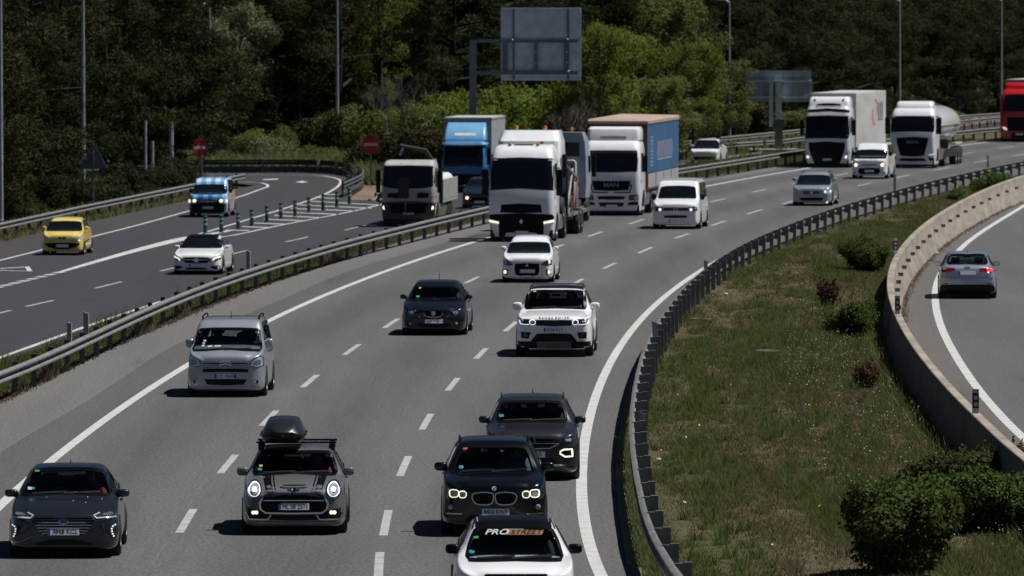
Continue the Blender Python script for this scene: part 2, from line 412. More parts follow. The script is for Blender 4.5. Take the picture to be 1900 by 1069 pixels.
ground = tag(mk('ground', [(-2500, -300, -1.0), (2500, -300, -1.0), (2500, 5000, -1.0), (-2500, 5000, -1.0)], [(0, 1, 2, 3)], FOREST), kind='structure')
sheet('shoulder_strip', lambda q: MLE(q) - 1.15 + .12 * np.sin(q * .11), lambda q: MLE(q) - .02, 90, 1100, 0, asphalt('asphalt_shoulder_strip', (.098, .095, .093), (.078, .076, .075)), 2)
shoulder = sheet('road_shoulder', CSR, lambda q: MLE(q) - 1.15 + .12 * np.sin(q * .11), 90, 1100, 0, ASPH_SHOULDER, 3)
KERB = lambda q: RAILR(q) - .12
road = sheet('main_carriageway', lambda q: MLE(q) - .02, lambda q: MLE(q) + 10.65, 90, 1100, 0.0, ASPH_MAIN, 12)
sheet('inner_shoulder', lambda q: MLE(q) + 10.65, KERB, 90, 1100, 0.0, asphalt('asphalt_inner_shoulder', (.108, .102, .099), (.088, .084, .083)), 3)
left_road = poly_sheet('left_carriageway', [(-400, 560), (-150, 487), (0, 447), (187, 408), (348, 371), (430, 352), (472, 344), (430, 339.5), (322, 341), (250, 341), (250, 321.5), (560, 320.5), (610, 322), (655, 327), (678, 338), (674, 350), (655, 359), (642, 371), (716, 371), (830, 351), (1000, 326), (1243, 299), (1400, 283), (1499, 272), (1650, 255), (1808, 233), (2100, 206)]
    + [(CX + FPX * float(CSL(y)) / y, (CAMH - ZL) * FPX / y - 6) for y in (640, 560, 500, 450, 400, 360, 320, 290, 260, 230, 205, 190, 175, 160, 140)], ZL, ASPH_LEFT)
lsh = poly_sheet('left_shoulder', [(-150, 485), (0, 446), (187, 407), (348, 370.5), (430, 352), (472, 344.3), (492, 345.5), (432, 366), (346, 390.5), (262, 414), (176, 436), (80, 461), (-10, 483), (-150, 515)], ZL + .004, ASPH_LSH)
ramp = sheet('ramp_road', lambda q: RLINE(q), lambda q: WALL(q) + 16, 90, 520, 0.0, ASPH_RAMP, 6)
sheet('ramp_shoulder', lambda q: WALL(q) + .3, lambda q: RLINE(q), 90, 520, 0.0, ASPH_RSH, 3)
def med_z(x, y, t):
    return (.02 + .10 * math.sin(math.pi * min(1, max(0, t)))) + .04 * math.sin(x * 1.7 + y * .21) * math.sin(y * .13) * math.sin(math.pi * t)
median = sheet('median_ground', lambda q: RAILR(q) - .1, lambda q: WALL(q) - .1, 90, 520, 0, SOIL, 10, zfun=med_z)
def verge_z(x, y, t):
    r = (RAILC(y) - .35 - CSL(y)) / np.maximum(.2, CSR(y) - CSL(y))
    return ZL + .01 + (.85 + .01) * np.minimum(1, t / np.clip(r, .25, .9))
sheet('central_verge', CSL, CSR, 90, 1100, .012, SOIL, 6, zfun=verge_z)
poly_sheet('dirt_verge', [(640, 371.5), (715, 371.5), (760, 362), (830, 349), (830, 335), (740, 325), (694, 322), (680, 335), (672, 352)], ZL - .02, DIRT)
poly_sheet('dirt_bank', [(1650, 254), (1808, 231.5), (2000, 213), (2000, 203), (1808, 219), (1700, 236)], ZL - .02, DIRT)
poly_sheet('grass_verge', [(716, 370), (830, 349), (1000, 325), (1243, 298), (1400, 282), (1499, 271), (1650, 254), (1650, 243), (1400, 268), (1100, 298), (900, 325)], ZL - .03, SOIL)

def strip_world(P, w, z):
    v = []; f = []
    for i, p in enumerate(P):
        d = (P[min(i + 1, len(P) - 1)] - P[max(i - 1, 0)]).normalized(); n = Vector((-d.y, d.x))
        ww = w[i] if hasattr(w, '__len__') else w
        v += [(p.x - n.x * ww / 2, p.y - n.y * ww / 2, z), (p.x + n.x * ww / 2, p.y + n.y * ww / 2, z)]
        if i: f.append((2 * i - 2, 2 * i - 1, 2 * i + 1, 2 * i)[::-1])
    return v, f
def cat(P, n=8):
    P = [Vector(p) for p in P]; R = []
    for i in range(len(P) - 1):
        p0 = P[max(i - 1, 0)]; p1 = P[i]; p2 = P[i + 1]; p3 = P[min(i + 2, len(P) - 1)]
        for k in range(n):
            t = k / n
            R.append(.5 * (2 * p1 + (p2 - p0) * t + (2 * p0 - 5 * p1 + 4 * p2 - p3) * t * t + (3 * p1 - p0 - 3 * p2 + p3) * t ** 3))
    R.append(P[-1]); return R
def line_fn(name, fn, y0, y1, w, parent, z=.004):
    P = [Vector((float(fn(y)), y)) for y in ys_for(y0, y1)]
    v, f = strip_world(P, w, z); return mk(name, v, f, WHITE_LINE, parent)
def line_px(name, pts, w, parent, z=.004):
    z += ZL; P = cat([gp(a, b, z).to_2d() for a, b in pts]); v, f = strip_world(P, w, z); return mk(name, v, f, WHITE_LINE, parent)
line_fn('edge_line', MLE, 92, 1000, .22, road)
line_fn('edge_line', lambda q: MLE(q) + 10.65, 92, 1000, .21, road)
line_fn('edge_line', LRE, 150, 900, .18, left_road, ZL + .004)
line_fn('edge_line', RLINE, 92, 500, .22, ramp)
# a worn seam running beside the first lane line
SEAMM = M('seam_grit', (.20, .195, .185), .9, noise=.4, nscale=3)
for k in range(34):
    ya = 100 + k * 6.3; P = [Vector((float(MLE(q)) + 3.43 + .03 * math.sin(q * .7), q)) for q in (ya, ya + 1.2, ya + 2.4 + 2.5 * ((k * 7) % 3) / 3)]
    v, f = strip_world(P, .011, .0035); mk('seam', v, f, SEAMM, road)
DASH1 = [((335, 989), (361, 945)), ((411, 878.5), (440, 844)), ((488, 790.4), (514, 762)), ((563, 719), (590, 696)), ((642, 659), (670, 639)), ((717, 609), (741, 591.5)), ((790, 563), (815, 550)), ((864.5, 526), (889, 513.6)), ((945, 490), (970, 481)), ((1033, 460.5), (1050, 454)), ((1096.6, 439), (1121, 430)), ((1173, 415.6), (1197.6, 407)), ((1247, 393), (1273, 386)), ((1320, 375), (1350, 368.5)), ((1397, 357), (1425, 351.7)), ((1474, 342), (1502, 336)), ((1550, 327), (1577, 321.7)), ((1628, 313), (1656, 308)), ((1705, 299.5), (1733, 294.5)), ((1782, 287), (1812, 282.5)), ((1857, 276), (1887, 272))]
DASH2 = [((699, 1076), (705, 1025)), ((713.5, 994), (723, 947)), ((743.5, 883.6), (759, 846.7)), ((783, 797.7), (799, 768)), ((831, 725), (850, 701.5)), ((885, 666), (904, 646)), ((939.4, 615), (960, 597)), ((1000, 569), (1020, 557)), ((1066.6, 528), (1083, 517.7)), ((1122.7, 499), (1147, 488)), ((1190, 470), (1214.5, 459)), ((1258, 442.5), (1284, 433.7)), ((1325.5, 419), (1351.7, 409.8)), ((1391, 397.4), (1417, 389)), ((1456.5, 378.7), (1482, 371)), ((1527, 361), (1553, 355)), ((1597, 345), (1623.5, 339.7)), ((1670, 330), (1696, 324.7)), ((1743, 316), (1770, 311)), ((1816, 302), (1842, 297.4)), ((1886, 290), (1912, 285))]
for D, k in ((DASH1, 3.55), (DASH2, 7.1)):
    for a, b in D:
        A = gp(*a); B = gp(*b)
        P = [Vector((p.x * .6 + .4 * float(MLE(p.y) + k), p.y)) for p in (A, (A + B) / 2, B)]
        v, f = strip_world(P, .15, .004); mk('lane_dash', v, f, DASH_LINE, road)
    A = gp(*D[0][0])
for a, b in [((-30, 588), (20, 576)), ((48, 569), (99, 557.5)), ((177, 535), (225, 523)), ((298, 503), (340, 493)), ((416, 475), (458, 465)), ((530, 449), (571, 440)), ((640, 427), (678, 418)), ((748, 403), (790, 394))]:
    A = gl(*a).to_2d(); B = gl(*b).to_2d(); v, f = strip_world([A, B], .14, ZL + .004); mk('lane_dash', v, f, DASH_LINE, left_road)
# left carriageway: edge line running on into the loop, gore nose, hatching, merge dashes, arrow head
line_px('edge_line', [(-120, 512), (0, 483), (80, 463), (176, 438), (262, 416), (352, 391), (438, 367), (480, 352.5), (497, 345.5), (488, 340), (470, 338.5), (436, 337), (380, 336.6), (300, 336.6)], .16, left_road, .008)
line_px('edge_line', [(330, 446), (374, 433), (420, 419.5), (468, 405), (524, 388), (584, 368), (615, 354), (631, 341), (628, 332.5), (599, 326.5), (560, 325), (480, 324), (412, 323.8), (280, 324)], .16, left_road)
line_px('edge_line', [(330, 446.5), (423, 438), (520, 418), (640, 395), (712, 378.5), (760, 369)], .16, left_road)
P = [gl(a, b).to_2d() for a, b in [(112, 505), (239, 468.5), (337, 444), (425, 428.5)]]
v, f = strip_world(cat(P), [.22 + .5 * min(1, i / 16) * (1 if i < 17 else max(.1, 1 - (i - 17) / 8)) for i in range(len(cat(P)))], ZL + .0065); mk('gore_line', v, f, WHITE_LINE, left_road)
for a, b in [((419, 427), (462, 428)), ((449, 420.5), (496, 422.4)), ((471.6, 414), (527.7, 416)), ((490, 406.7), (561, 409.7)), ((509, 400), (595, 404)), ((524, 393.6), (629, 398)), ((539, 387), (658, 391.7)), ((556, 380.5), (690, 386.5)), ((577, 373.5), (713, 381)), ((592, 367), (622, 368.5)), ((606, 361), (624, 361.5))]:
    A = gl(*a).to_2d(); B = gl(*b).to_2d(); z4 = ZL + .004
    w = 1.0; v = [(A.x, A.y - w / 2, z4), (B.x, B.y - w / 2, z4), (B.x, B.y + w / 2, z4), (A.x, A.y + w / 2, z4)]
    mk('gore_hatch', v, [(0, 1, 2, 3)], WHITE_LINE, left_road)
for k in range(14):
    cx = 109 - k * 16.2; cy = 505.4 + k * 3.95
    A = gl(cx, cy, .004); w = .18
    mk('merge_dash', [(A.x - w - .09, A.y - .6, A.z), (A.x + w - .09, A.y - .6, A.z), (A.x + w + .09, A.y + .5, A.z), (A.x - w + .09, A.y + .5, A.z)], [(0, 1, 2, 3)], WHITE_LINE, left_road)
v = []; f = []
for q in ([(46, 495.2), (54, 494.2), (60, 503), (51, 502.8)], [(60, 503), (50, 503.2), (-40, 501.3), (-40, 500.2)], [(47, 495), (48, 496), (-40, 500.6), (-40, 500)]):
    n = len(v); v += [gl(a, b, .004)[:] for a, b in q]; f.append(tuple(range(n, n + 4)))
mk('arrow_marking', v, f, WHITE_LINE, left_road)
for q in ([(488, 332.5), (516, 331.5), (516, 333.2), (488, 334.2)], [(548, 338), (560, 335.6), (572, 338), (560, 339)]):
    mk('arrow_marking', [gl(a, b, .0045)[:] for a, b in q], [(0, 1, 2, 3)], WHITE_LINE, left_road)

# ------------------------------------------------------------------ guard rails
WPROF = [(-.005, .465), (.03, .475), (.078, .50), (.078, .535), (-.02, .585), (-.02, .63), (.078, .675), (.078, .71), (.03, .742), (-.005, .75)]
def post_mesh(kind):
    mb = MB()
    if kind == 'spacer':       # deep spacer plate behind the beam, seen face-on
        mb.box(.0, .14, -.035, -.027, .44, .76); mb.box(.0, .14, .027, .035, .44, .76); mb.box(.006, .014, -.027, .027, .45, .75)
        mb.box(.0, .14, -.036, .036, .762, .768)
        mb.box(.14, .27, -.045, -.037, -.1, .78); mb.box(.14, .27, .037, .045, -.1, .78); mb.box(.262, .27, -.037, .037, -.1, .78)
        mb.box(.14, .27, -.046, .046, .782, .788)
    else:
        mb.box(.0, .09, -.03, .03, .50, .70)
        mb.box(.09, .21, -.05, -.042, -.1, .79); mb.box(.09, .21, .042, .05, -.1, .79); mb.box(.202, .21, -.042, .042, -.1, .79)
        mb.box(.09, .21, -.051, .051, .792, .797)
    return mb.mesh('guardrail_post', POST_STEEL if kind == 'spacer' else STEEL_D)
POST_A = post_mesh('spacer'); POST_B = post_mesh('c')
def sweep(P, prof, nrm, close=True):
    v = []; f = []; k = len(prof)
    for i, p in enumerate(P):
        d = (P[min(i + 1, len(P) - 1)] - P[max(i - 1, 0)]).normalized(); n = Vector((d.y, -d.x)) * nrm
        for (a, z) in prof: v.append((p.x + n.x * a, p.y + n.y * a, z))
        if i:
            for j in range(k if close else k - 1):
                j2 = (j + 1) % k
                f.append(((i - 1) * k + j, (i - 1) * k + j2, i * k + j2, i * k + j))
    if close:
        f.append(tuple(range(k))); f.append(tuple(range((len(P) - 1) * k, len(P) * k))[::-1])
    return v, f
def arclen(P):
    s = [0]
    for a, b in zip(P, P[1:]): s.append(s[-1] + (b - a).length)
    return s
def at_s(P, S, s):
    s = max(0, min(S[-1], s)); i = max(0, min(len(S) - 2, int(np.searchsorted(S, s)) - 1))
    t = (s - S[i]) / max(1e-6, S[i + 1] - S[i]); return P[i].lerp(P[i + 1], t)
def guardrail(name, label, P, face, post, group=None, skirt=False, beam=None, phase=0.0, step=4.0, drop=None, z0=0.0):
    "P: polyline of the beam; face=+1 beam faces the right-hand side of the direction of travel, -1 the left"
    P = [Vector((p[0], p[1])) for p in P]; S = arclen(P)
    root = tag(empty(name, (P[0].x, P[0].y, z0)), label, 'guard rail', group)
    o = Vector((P[0].x, P[0].y)); prof = WPROF + [(a - .014, z) for a, z in WPROF[::-1]]
    s = phase; i = 0
    while s < S[-1] - .5:
        e = min(S[-1], s + step); Q = [at_s(P, S, s - .08), at_s(P, S, (s + e) / 2), at_s(P, S, e + .08)]
        off = .004 * (i % 2)
        v, f = sweep([q - o for q in Q], [(a + off, z) for a, z in prof], face)
        dz = drop(s) if drop else 0; dz2 = drop(e) if drop else 0
        if drop:
            k = len(prof); v = [(x, y, z - (dz, (dz + dz2) / 2, dz2)[n // k]) for n, (x, y, z) in enumerate(v)]
        mk('rail_beam', v, f, beam or STEEL, root, 40)
        Q2 = [at_s(P, S, e - .012), at_s(P, S, e), at_s(P, S, e + .012)]
        v, f = sweep([q - o for q in Q2], [(a + .0065, z - dz2) for a, z in prof], face); mk('splice', v, f, STEEL_D, root)
        if skirt:
            v, f = sweep([q - o for q in Q], [(off, .06), (.03 + off, .1), (.03 + off, .32), (off, .36), (-.012 + off, .36), (-.012 + off, .06)], face)
            mk('lower_beam', v, f, STEEL_D, root, 40)
        p = at_s(P, S, s); d = (at_s(P, S, s + .5) - at_s(P, S, s - .5)).normalized(); n = Vector((d.y, -d.x)) * -face
        inst('post', post, root, (p.x - o.x, p.y - o.y, -dz), (random.uniform(-.02, .02), random.uniform(-.02, .02), math.atan2(n.y, n.x)))
        s += step; i += 1
    return root
def fn_line(fn, y0, y1, step=1.0): return [(float(fn(y)), y) for y in np.arange(y0, y1, step)]
guardrail('guard_rail', 'long steel guard rail with deep dark posts along the grassy median', fn_line(RAILR, 96, 560), -1, POST_A)
guardrail('guard_rail', 'steel guard rail on the weedy strip between the two carriageways', fn_line(RAILC, 150, 800), 1, POST_B)
guardrail('guard_rail', 'steel guard rail below the pines at the far left road edge', fn_line(RAILL, 290, 425), 1, POST_B, z0=ZL)
loopP = cat([gl(a, b).to_2d() for a, b in [(230, 321), (325, 321), (480, 320.5), (575, 320.7), (625, 323.5), (655, 329), (671, 338), (671, 348), (660, 355), (636, 366.5)]], 10)
guardrail('guard_rail', 'dark curved guard rail with lower skirt round the loop road', loopP, -1, POST_A, skirt=True, beam=STEEL_D, z0=ZL)  # same steel as the other rails, its shaded face painted in as darker beam
fP2 = cat([gl(a, b, .75).to_2d() for a, b in [(716, 348), (760, 339), (1000, 302), (1243, 276.5), (1290, 271), (1358, 265), (1449, 259), (1499, 253), (1660, 236), (1857, 216)]], 10)
guardrail('guard_rail', 'guard rail with sloping end beside the gore, running on behind the lorries', [gl(691, 373).to_2d()[:], gl(703, 369).to_2d()[:]] + [p[:] for p in fP2], 1, POST_B, drop=lambda s: max(0, .7 * (1 - s / 14)), z0=ZL)
fP3 = cat([gl(a, b, .75).to_2d() for a, b in [(1180, 273), (1253, 264), (1312, 257), (1351, 253), (1438, 244.7), (1492, 239), (1660, 224), (1808, 212.5), (1900, 207), (2000, 200)]], 10)
guardrail('guard_rail', 'farthest guard rail at the foot of the wooded slope', fP3, 1, POST_B, z0=ZL)

# ------------------------------------------------------------------ concrete barrier of the ramp
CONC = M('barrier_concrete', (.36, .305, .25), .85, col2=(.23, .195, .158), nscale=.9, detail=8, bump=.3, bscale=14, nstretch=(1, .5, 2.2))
CONC_B = M('shade_dark_concrete', (.13, .125, .115), .9, col2=(.085, .085, .08), nscale=.8, detail=8, nstretch=(1, .5, .6))  # darker copy of the barrier concrete, shade of the left face put into its colour
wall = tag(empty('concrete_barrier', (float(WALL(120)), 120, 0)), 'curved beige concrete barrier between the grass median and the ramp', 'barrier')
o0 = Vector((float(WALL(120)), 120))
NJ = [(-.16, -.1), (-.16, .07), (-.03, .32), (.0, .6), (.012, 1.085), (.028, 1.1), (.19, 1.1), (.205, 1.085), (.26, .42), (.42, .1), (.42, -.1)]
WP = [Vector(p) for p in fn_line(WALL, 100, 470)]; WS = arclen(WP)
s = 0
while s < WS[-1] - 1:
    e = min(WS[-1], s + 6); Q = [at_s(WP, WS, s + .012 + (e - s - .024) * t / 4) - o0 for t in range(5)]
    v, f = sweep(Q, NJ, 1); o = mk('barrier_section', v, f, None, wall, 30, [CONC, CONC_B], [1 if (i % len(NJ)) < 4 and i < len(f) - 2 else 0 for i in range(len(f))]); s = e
REFL = M('reflector_amber_grey', (.20, .21, .23), .3, .4, noise=.5, nscale=20)
rb = MB().box(-.085, .085, -.035, .035, -.055, .055); rme = rb.mesh('barrier_reflector', M('reflector_box_dark', (.05, .052, .06), .5, noise=.3, nscale=9))
rme2 = MB().box(-.065, .065, -.045, -.036, -.038, .038).mesh('reflector_face', REFL)
s = 2.0
while s < WS[-1] - 3:
    p = at_s(WP, WS, s); d = (at_s(WP, WS, s + .5) - at_s(WP, WS, s - .5)).normalized(); n = Vector((d.y, -d.x))
    q = p + n * .30 - o0; a = math.atan2(n.y, n.x)
    b_ = inst('reflector', rme, wall, (q.x, q.y, .70), (0, 0, a)); inst('reflector_face', rme2, b_)
    s += 6.6
DEL_B = M('delineator_black', (.012, .012, .014), .5, noise=.3, nscale=6); DEL_W = M('delineator_white', (.36, .38, .41), .45, noise=.2, nscale=5)
def delineator(px, py, lab, tilt=0.0):
    g = gp(px, py, 1.1); r = tag(empty('delineator_post', (g.x, g.y, 1.1), tilt), lab, 'delineator', 'delineators on the concrete barrier')
    MB().box(-.065, .065, -.02, .02, 0, .10).obj('base', DEL_W, r); MB().box(-.065, .065, -.02, .02, .10, .40).obj('panel', DEL_B, r); MB().box(-.065, .065, -.02, .02, .40, .48).obj('cap', DEL_W, r)
    for z in (.18, .31):
        mb = MB(); mb.add([(0, -.024, z)] + [(.042 * math.cos(t * math.pi / 8), -.024, z + .042 * math.sin(t * math.pi / 8)) for t in range(16)], [(0, 1 + t, 1 + (t + 1) % 16) for t in range(16)]); mb.obj('reflector', DEL_W, r)
delineator(1810, 767, 'black delineator with two white dots on the barrier, nearest the camera')
delineator(1665, 583, 'black delineator with two white dots on the barrier below the silver hatchback')
delineator(1661, 470, 'small black delineator on the barrier beside the round green bush', .5)

def marker(px, py, h, lab, z=0.0, w=.14, tilt=0.0, rz=0.0):
    g = gp(px, py, z); r = tag(empty('marker_post', (g.x, g.y, z), rz), lab, 'marker post')
    r.rotation_euler = (0, tilt, rz)
    MB().box(-w / 2, w / 2, -.02, .02, -.05, h * .86).obj('blade', DEL_W, r)
    mb = MB(); mb.add([(-w / 2, -.02, h * .862), (w / 2, -.02, h * .862), (w / 2, .02, h * .862), (-w / 2, .02, h * .862), (-w / 2, -.02, h), (w / 2, -.02, h * .93), (w / 2, .02, h * .93), (-w / 2, .02, h)], [(4, 5, 6, 7), (0, 1, 5, 4), (1, 2, 6, 5), (2, 3, 7, 6), (3, 0, 4, 7)]); mb.obj('top', DEL_W, r)
marker(160, 622, .64, 'white marker post behind the central rail, taller of the pair near the bushy weed', 0, .16, 0, -.5)
marker(129, 636, .56, 'white marker post behind the central rail, shorter of the pair in the weeds', 0, .14, 0, -.5)
marker(461, 520, 1.0, 'white marker post behind the central rail right of the white hatchback', 0, .14, .0, -.5)
marker(1217, 641, .62, 'white marker tab on the median rail beside the white off-road car', .48, .14, -.06)
marker(1309, 515, .55, 'white marker tab on the median rail where the edge line meets it', .48, .12, .02)
marker(1188, 812, .52, 'white leaning marker tab on the median rail near the dark grey crossover', .40, .13, .12)
marker(1660, 352, .75, 'thin white marker tab on the median rail below the white minivan', .40, .12)
marker(1833, 309, .6, 'thin white marker tab on the median rail below the red lorry', .40, .10)

# ------------------------------------------------------------------ green gore posts
GREEN = M('green_bollard_plastic', (.0, .085, .062), .5, noise=.25, nscale=6); BANDW = M('reflective_band', (.30, .38, .38), .4, noise=.2, nscale=8)
ORD = ['first', 'second', 'third', 'fourth', 'fifth', 'sixth', 'seventh', 'eighth', 'ninth', 'tenth', 'eleventh']
bpost = MB().lathe_z([(.10, 0), (.10, .03), (.085, .04), (.085, .70), (.095, .705), (.095, .74), (.06, .765)]).mesh('bollard_tube', GREEN, 40)
band = MB().lathe_z([(.087, 0), (.0885, .002), (.0885, .088), (.087, .09)]).mesh('bollard_band', BANDW, 40)
for i, (px, py) in enumerate([(381, 433.6), (410.5, 432), (441.6, 426.5), (467, 420), (495, 413), (521, 407), (547.5, 402), (573, 395.4), (599.6, 390), (625, 384), (648.4, 378)]):
    g = gl(px, py); r = tag(empty('gore_bollard', g), 'green bollard with pale bands on the gore, ' + ORD[i] + ' from the left', 'bollard', 'green bollards on the gore')
    inst('tube', bpost, r); inst('band', band, r, (0, 0, .36)); inst('band', band, r, (0, 0, .54))

# ------------------------------------------------------------------ street lamps
LAMPM = M('lamp_column_galvanised', (.42, .44, .47), .5, .4, noise=.3, nscale=2)
def street_lamp(px, py, lab, h=9.6, arm=-1.0, head=True):
    h += .75; g = gl(px, py); r = tag(empty('street_lamp', g), lab, 'street lamp', 'tall lamp columns along the roads')
    MB().tube([(0, 0, 0), (0, 0, .6), (0, 0, .61), (0, 0, h * .6), (0, 0, h)], [.13, .13, .105, .085, .06], 10).obj('column', LAMPM, r, 40)
    MB().tube([(0, 0, h), (arm * .3, 0, h + .12), (arm * .9, 0, h + .2)], .035, 6).obj('arm', LAMPM, r, 40)
    mb = MB(); mb.ell((arm * 1.2, 0, h + .2), (.42, .16, .09), 10, 6); mb.obj('lamp_head', M('lamp_head_grey', (.5, .53, .56), .4, noise=.1, nscale=5), r, True)
for px, py, lab, h, arm in [(155, 381, 'tall lamp column behind the left rail near the yellow car', 9.8, -1), (2, 434, 'lamp column cut by the left picture edge', 10, -1),
        (389.5, 300, 'lamp column with visible head above the loop road', 8.75, -.45), (373, 337, 'lamp column in front of the pines behind the no-entry sign on the left', 9.1, .3), (626, 301, 'tall lamp column behind the bend of the loop road', 10.2, -1),
        (1353, 262, 'lamp column behind the broad leafy tree in the middle', 9.0, -.5), (1669, 236, 'lamp column behind the white box lorry', 9.1, -.8), (1858, 222, 'lamp column just left of the red lorry', 9.1, -.8), (1476, 232, 'faint lamp column in the woods above the gantry sign', 9.0, .5)]:
    street_lamp(px, py, lab, h, arm)

# ------------------------------------------------------------------ signs
def disc(r, y, n=28, cx=0, cz=0): return [(cx, y, cz)] + [(cx + r * math.cos(2 * math.pi * t / n), y, cz + r * math.sin(2 * math.pi * t / n)) for t in range(n)], [(0, 1 + t, 1 + (t + 1) % n) for t in range(n)]
RED = M('sign_red', (.50, .016, .022), .45, noise=.15, nscale=4); SWHITE = M('sign_white', (.62, .62, .62), .45, noise=.1, nscale=4)
def no_entry(px, py, zc, rr, lab, rz=0.0):
    g = gl(px, py); r = tag(empty('no_entry_sign', g, rz), lab, 'road sign', 'no-entry signs')
    MB().box(-.04, .04, .02, .08, -.1, zc + rr * .6).obj('post', SIGN_STEEL, r)
    mb = MB(); mb.lathe_x([(-.012, .001), (-.012, rr), (.012, rr), (.012, .001)], n=32)
    mb.v = [(b, a, c + zc) for a, b, c in mb.v]; mb.f = [q[::-1] for q in mb.f]; mb.obj('disc', RED, r, 40)
    MB().box(-rr * .78, rr * .78, -.018, -.014, zc - rr * .16, zc + rr * .16).obj('white_bar', SWHITE, r)
no_entry(688, 346, 2.25, .47, 'round red no-entry sign on the dirt verge beside the tipper lorry')
no_entry(371, 338, 1.9, .48, 'round red no-entry sign in the shade above the checked van', .5)
def tri_back(px, py, zc, a, lab):
    g = gl(px, py); r = tag(empty('warning_sign', g, -.15), lab, 'road sign', 'triangular signs seen from behind')
    MB().box(-.04, .04, -.08, -.02, -.1, zc + a * .5).obj('post', SIGN_STEEL, r)
    h = a * .866
    tv = [(-a / 2, zc - h * .4), (a / 2, zc - h * .4), (a / 2 - .03, zc - h * .36), (.03, zc + h * .58), (-.03, zc + h * .58), (-a / 2 + .03, zc - h * .36)]
    mb = MB(); n = len(tv); mb.add([(x, 0, z) for x, z in tv] + [(x, .025, z) for x, z in tv], [tuple(range(n)), tuple(range(2 * n - 1, n - 1, -1))] + [(i, (i + 1) % n, n + (i + 1) % n, n + i)[::-1] for i in range(n)])
    mb.obj('plate', SIGN_STEEL, r)
tri_back(173, 400, 2.65, 1.4, 'dark back of a triangular sign below the left pines')
tri_back(1354, 268, 1.6, 1.35, 'dark back of a triangular sign right of the far white hatchback')
g = gl(1781, 232); r = tag(empty('round_sign', g), 'dark back of a round sign above the tanker', 'road sign')
MB().box(-.04, .04, -.08, -.02, -.1, 2.0).obj('post', SIGN_STEEL, r)
mb = MB(); mb.lathe_x([(-.012, .001), (-.012, .42), (.012, .42), (.012, .001)], n=28); mb.v = [(b, a, c + 1.95) for a, b, c in mb.v]; mb.obj('plate', M('round_sign_back', (.02, .025, .05), .6, noise=.2, nscale=3), r, 40)

# the big board on its bracket, seen from behind
Yb = 425.0; sb = FPX / Yb
def bx(px): return (px - CX) / sb
def bz(py): return CAMH - (py + 6) / sb
r = tag(empty('direction_board', (bx(878), Yb, 0)), 'large grey direction board on a bracket seen from behind, above the lorries', 'road sign')
ox = bx(878)
def rel(x0, x1, y0, y1, z0, z1, bev=0): return MB().box(x0 - ox, x1 - ox, y0, y1, z0, z1, bev)
rel(bx(871), bx(884), -.17, .17, ZL - .2, bz(75)).obj('post', SIGN_STEEL, r)
rel(bx(884), bx(1072), -.09, .02, bz(79), bz(73)).obj('bracket', SIGN_STEEL, r)
rel(bx(884), bx(1072), -.09, .02, bz(138), bz(132)).obj('bracket', SIGN_STEEL, r)
slats = 22; z0 = bz(150); z1 = bz(14)
for i in range(slats):
    a = z0 + (z1 - z0) * i / slats; b = z0 + (z1 - z0) * (i + 1) / slats
    e = .05 if i in (0, slats - 1) else 0
    rel(bx(929) + e, bx(1079) - e, .11, .15, a + .016, b - .016, .006).obj('slat', SIGN_BACK, r)
rel(bx(929) + .02, bx(1079) - .02, .151, .165, z0 + .02, z1 - .02).obj('face_sheet', SIGN_BACK, r)
for px in (953, 1054): rel(bx(px) - .05, bx(px) + .05, .025, .105, bz(148), bz(16)).obj('stiffener', SIGN_STEEL, r)
for px, w in ((937, 10), (994, 7), (1050, 7)): rel(bx(px - w / 2), bx(px + w / 2), -.05, .015, bz(132) + .003, bz(79) - .003).obj('stiffener', SIGN_STEEL, r)
BOLT = M('bright_bolt', (.7, .68, .62), .4, .3, noise=.1, nscale=5)
for px, py in ((951, 74), (1053, 73), (994, 96), (994, 117), (1051, 96), (1051, 115), (953, 134), (1055, 132)):
    mb = MB(); mb.ell((bx(px) - ox, -.075 if py in (74, 73, 134, 132) else -.06, bz(py)), (.05, .04, .05), 8, 5)
    mb.v = [(x, y - .03, z) for x, y, z in mb.v]; mb.obj('bolt', BOLT, r, True)
# the distant gantry sign
Yg = 521.0; sg = FPX / Yg
gx = lambda px: (px - CX) / sg
gz = lambda py: CAMH - (py + 6) / sg
TEAL = M('gantry_sheet', (.34, .42, .48), .6, .0, noise=.15, nscale=1.5); TEAL2 = M('gantry_sheet_pale', (.46, .60, .64), .45, .0, noise=.25, nscale=1.5)
r = tag(empty('gantry_sign', (gx(1444), Yg, 0)), 'teal back of a gantry sign behind the branch of the broad tree', 'road sign')
ox = gx(1444)
rel(gx(1438), gx(1452), -.25, .25, ZL - .2, gz(222)).obj('post_base', M('gantry_base', (.10, .12, .12), .6, noise=.2, nscale=2), r)
rel(gx(1439), gx(1450), -.2, .2, gz(222) + .003, gz(150)).obj('post', SIGN_BACK, r)
for py in (151, 181, 210, 221): rel(gx(1436), gx(1453), -.24, .24, gz(py) - .05, gz(py) + .05).obj('flange', TEAL2, r)
rel(gx(1427), gx(1434), -.1, .1, gz(235), gz(150)).obj('ladder', SIGN_BACK, r)
for k in range(7):
    a = 1383 + k * 17.6
    rel(gx(a) + .01, gx(a + 17.6) - .01, .30, .38, gz(189), gz(143)).obj('panel', TEAL, r)
    rel(gx(a) + .01, gx(a + 17.6) - .01, .26, .40, gz(142.5), gz(131)).obj('top_panel', TEAL2, r)
rel(gx(1384), gx(1506), .22, .255, gz(152), gz(149)).obj('beam', SIGN_BACK, r); rel(gx(1384), gx(1506), .22, .255, gz(182), gz(179)).obj('beam', SIGN_BACK, r)
rel(gx(1501), gx(1507), .1, .215, gz(190), gz(150)).obj('end_frame', TEAL2, r)
MB().box(-1.9, 1.3, -1.0, .9, ZL - .05, ZL + .22, .05).obj('footing', M('footing_concrete', (.45, .43, .39), .85, noise=.2, nscale=2), r)
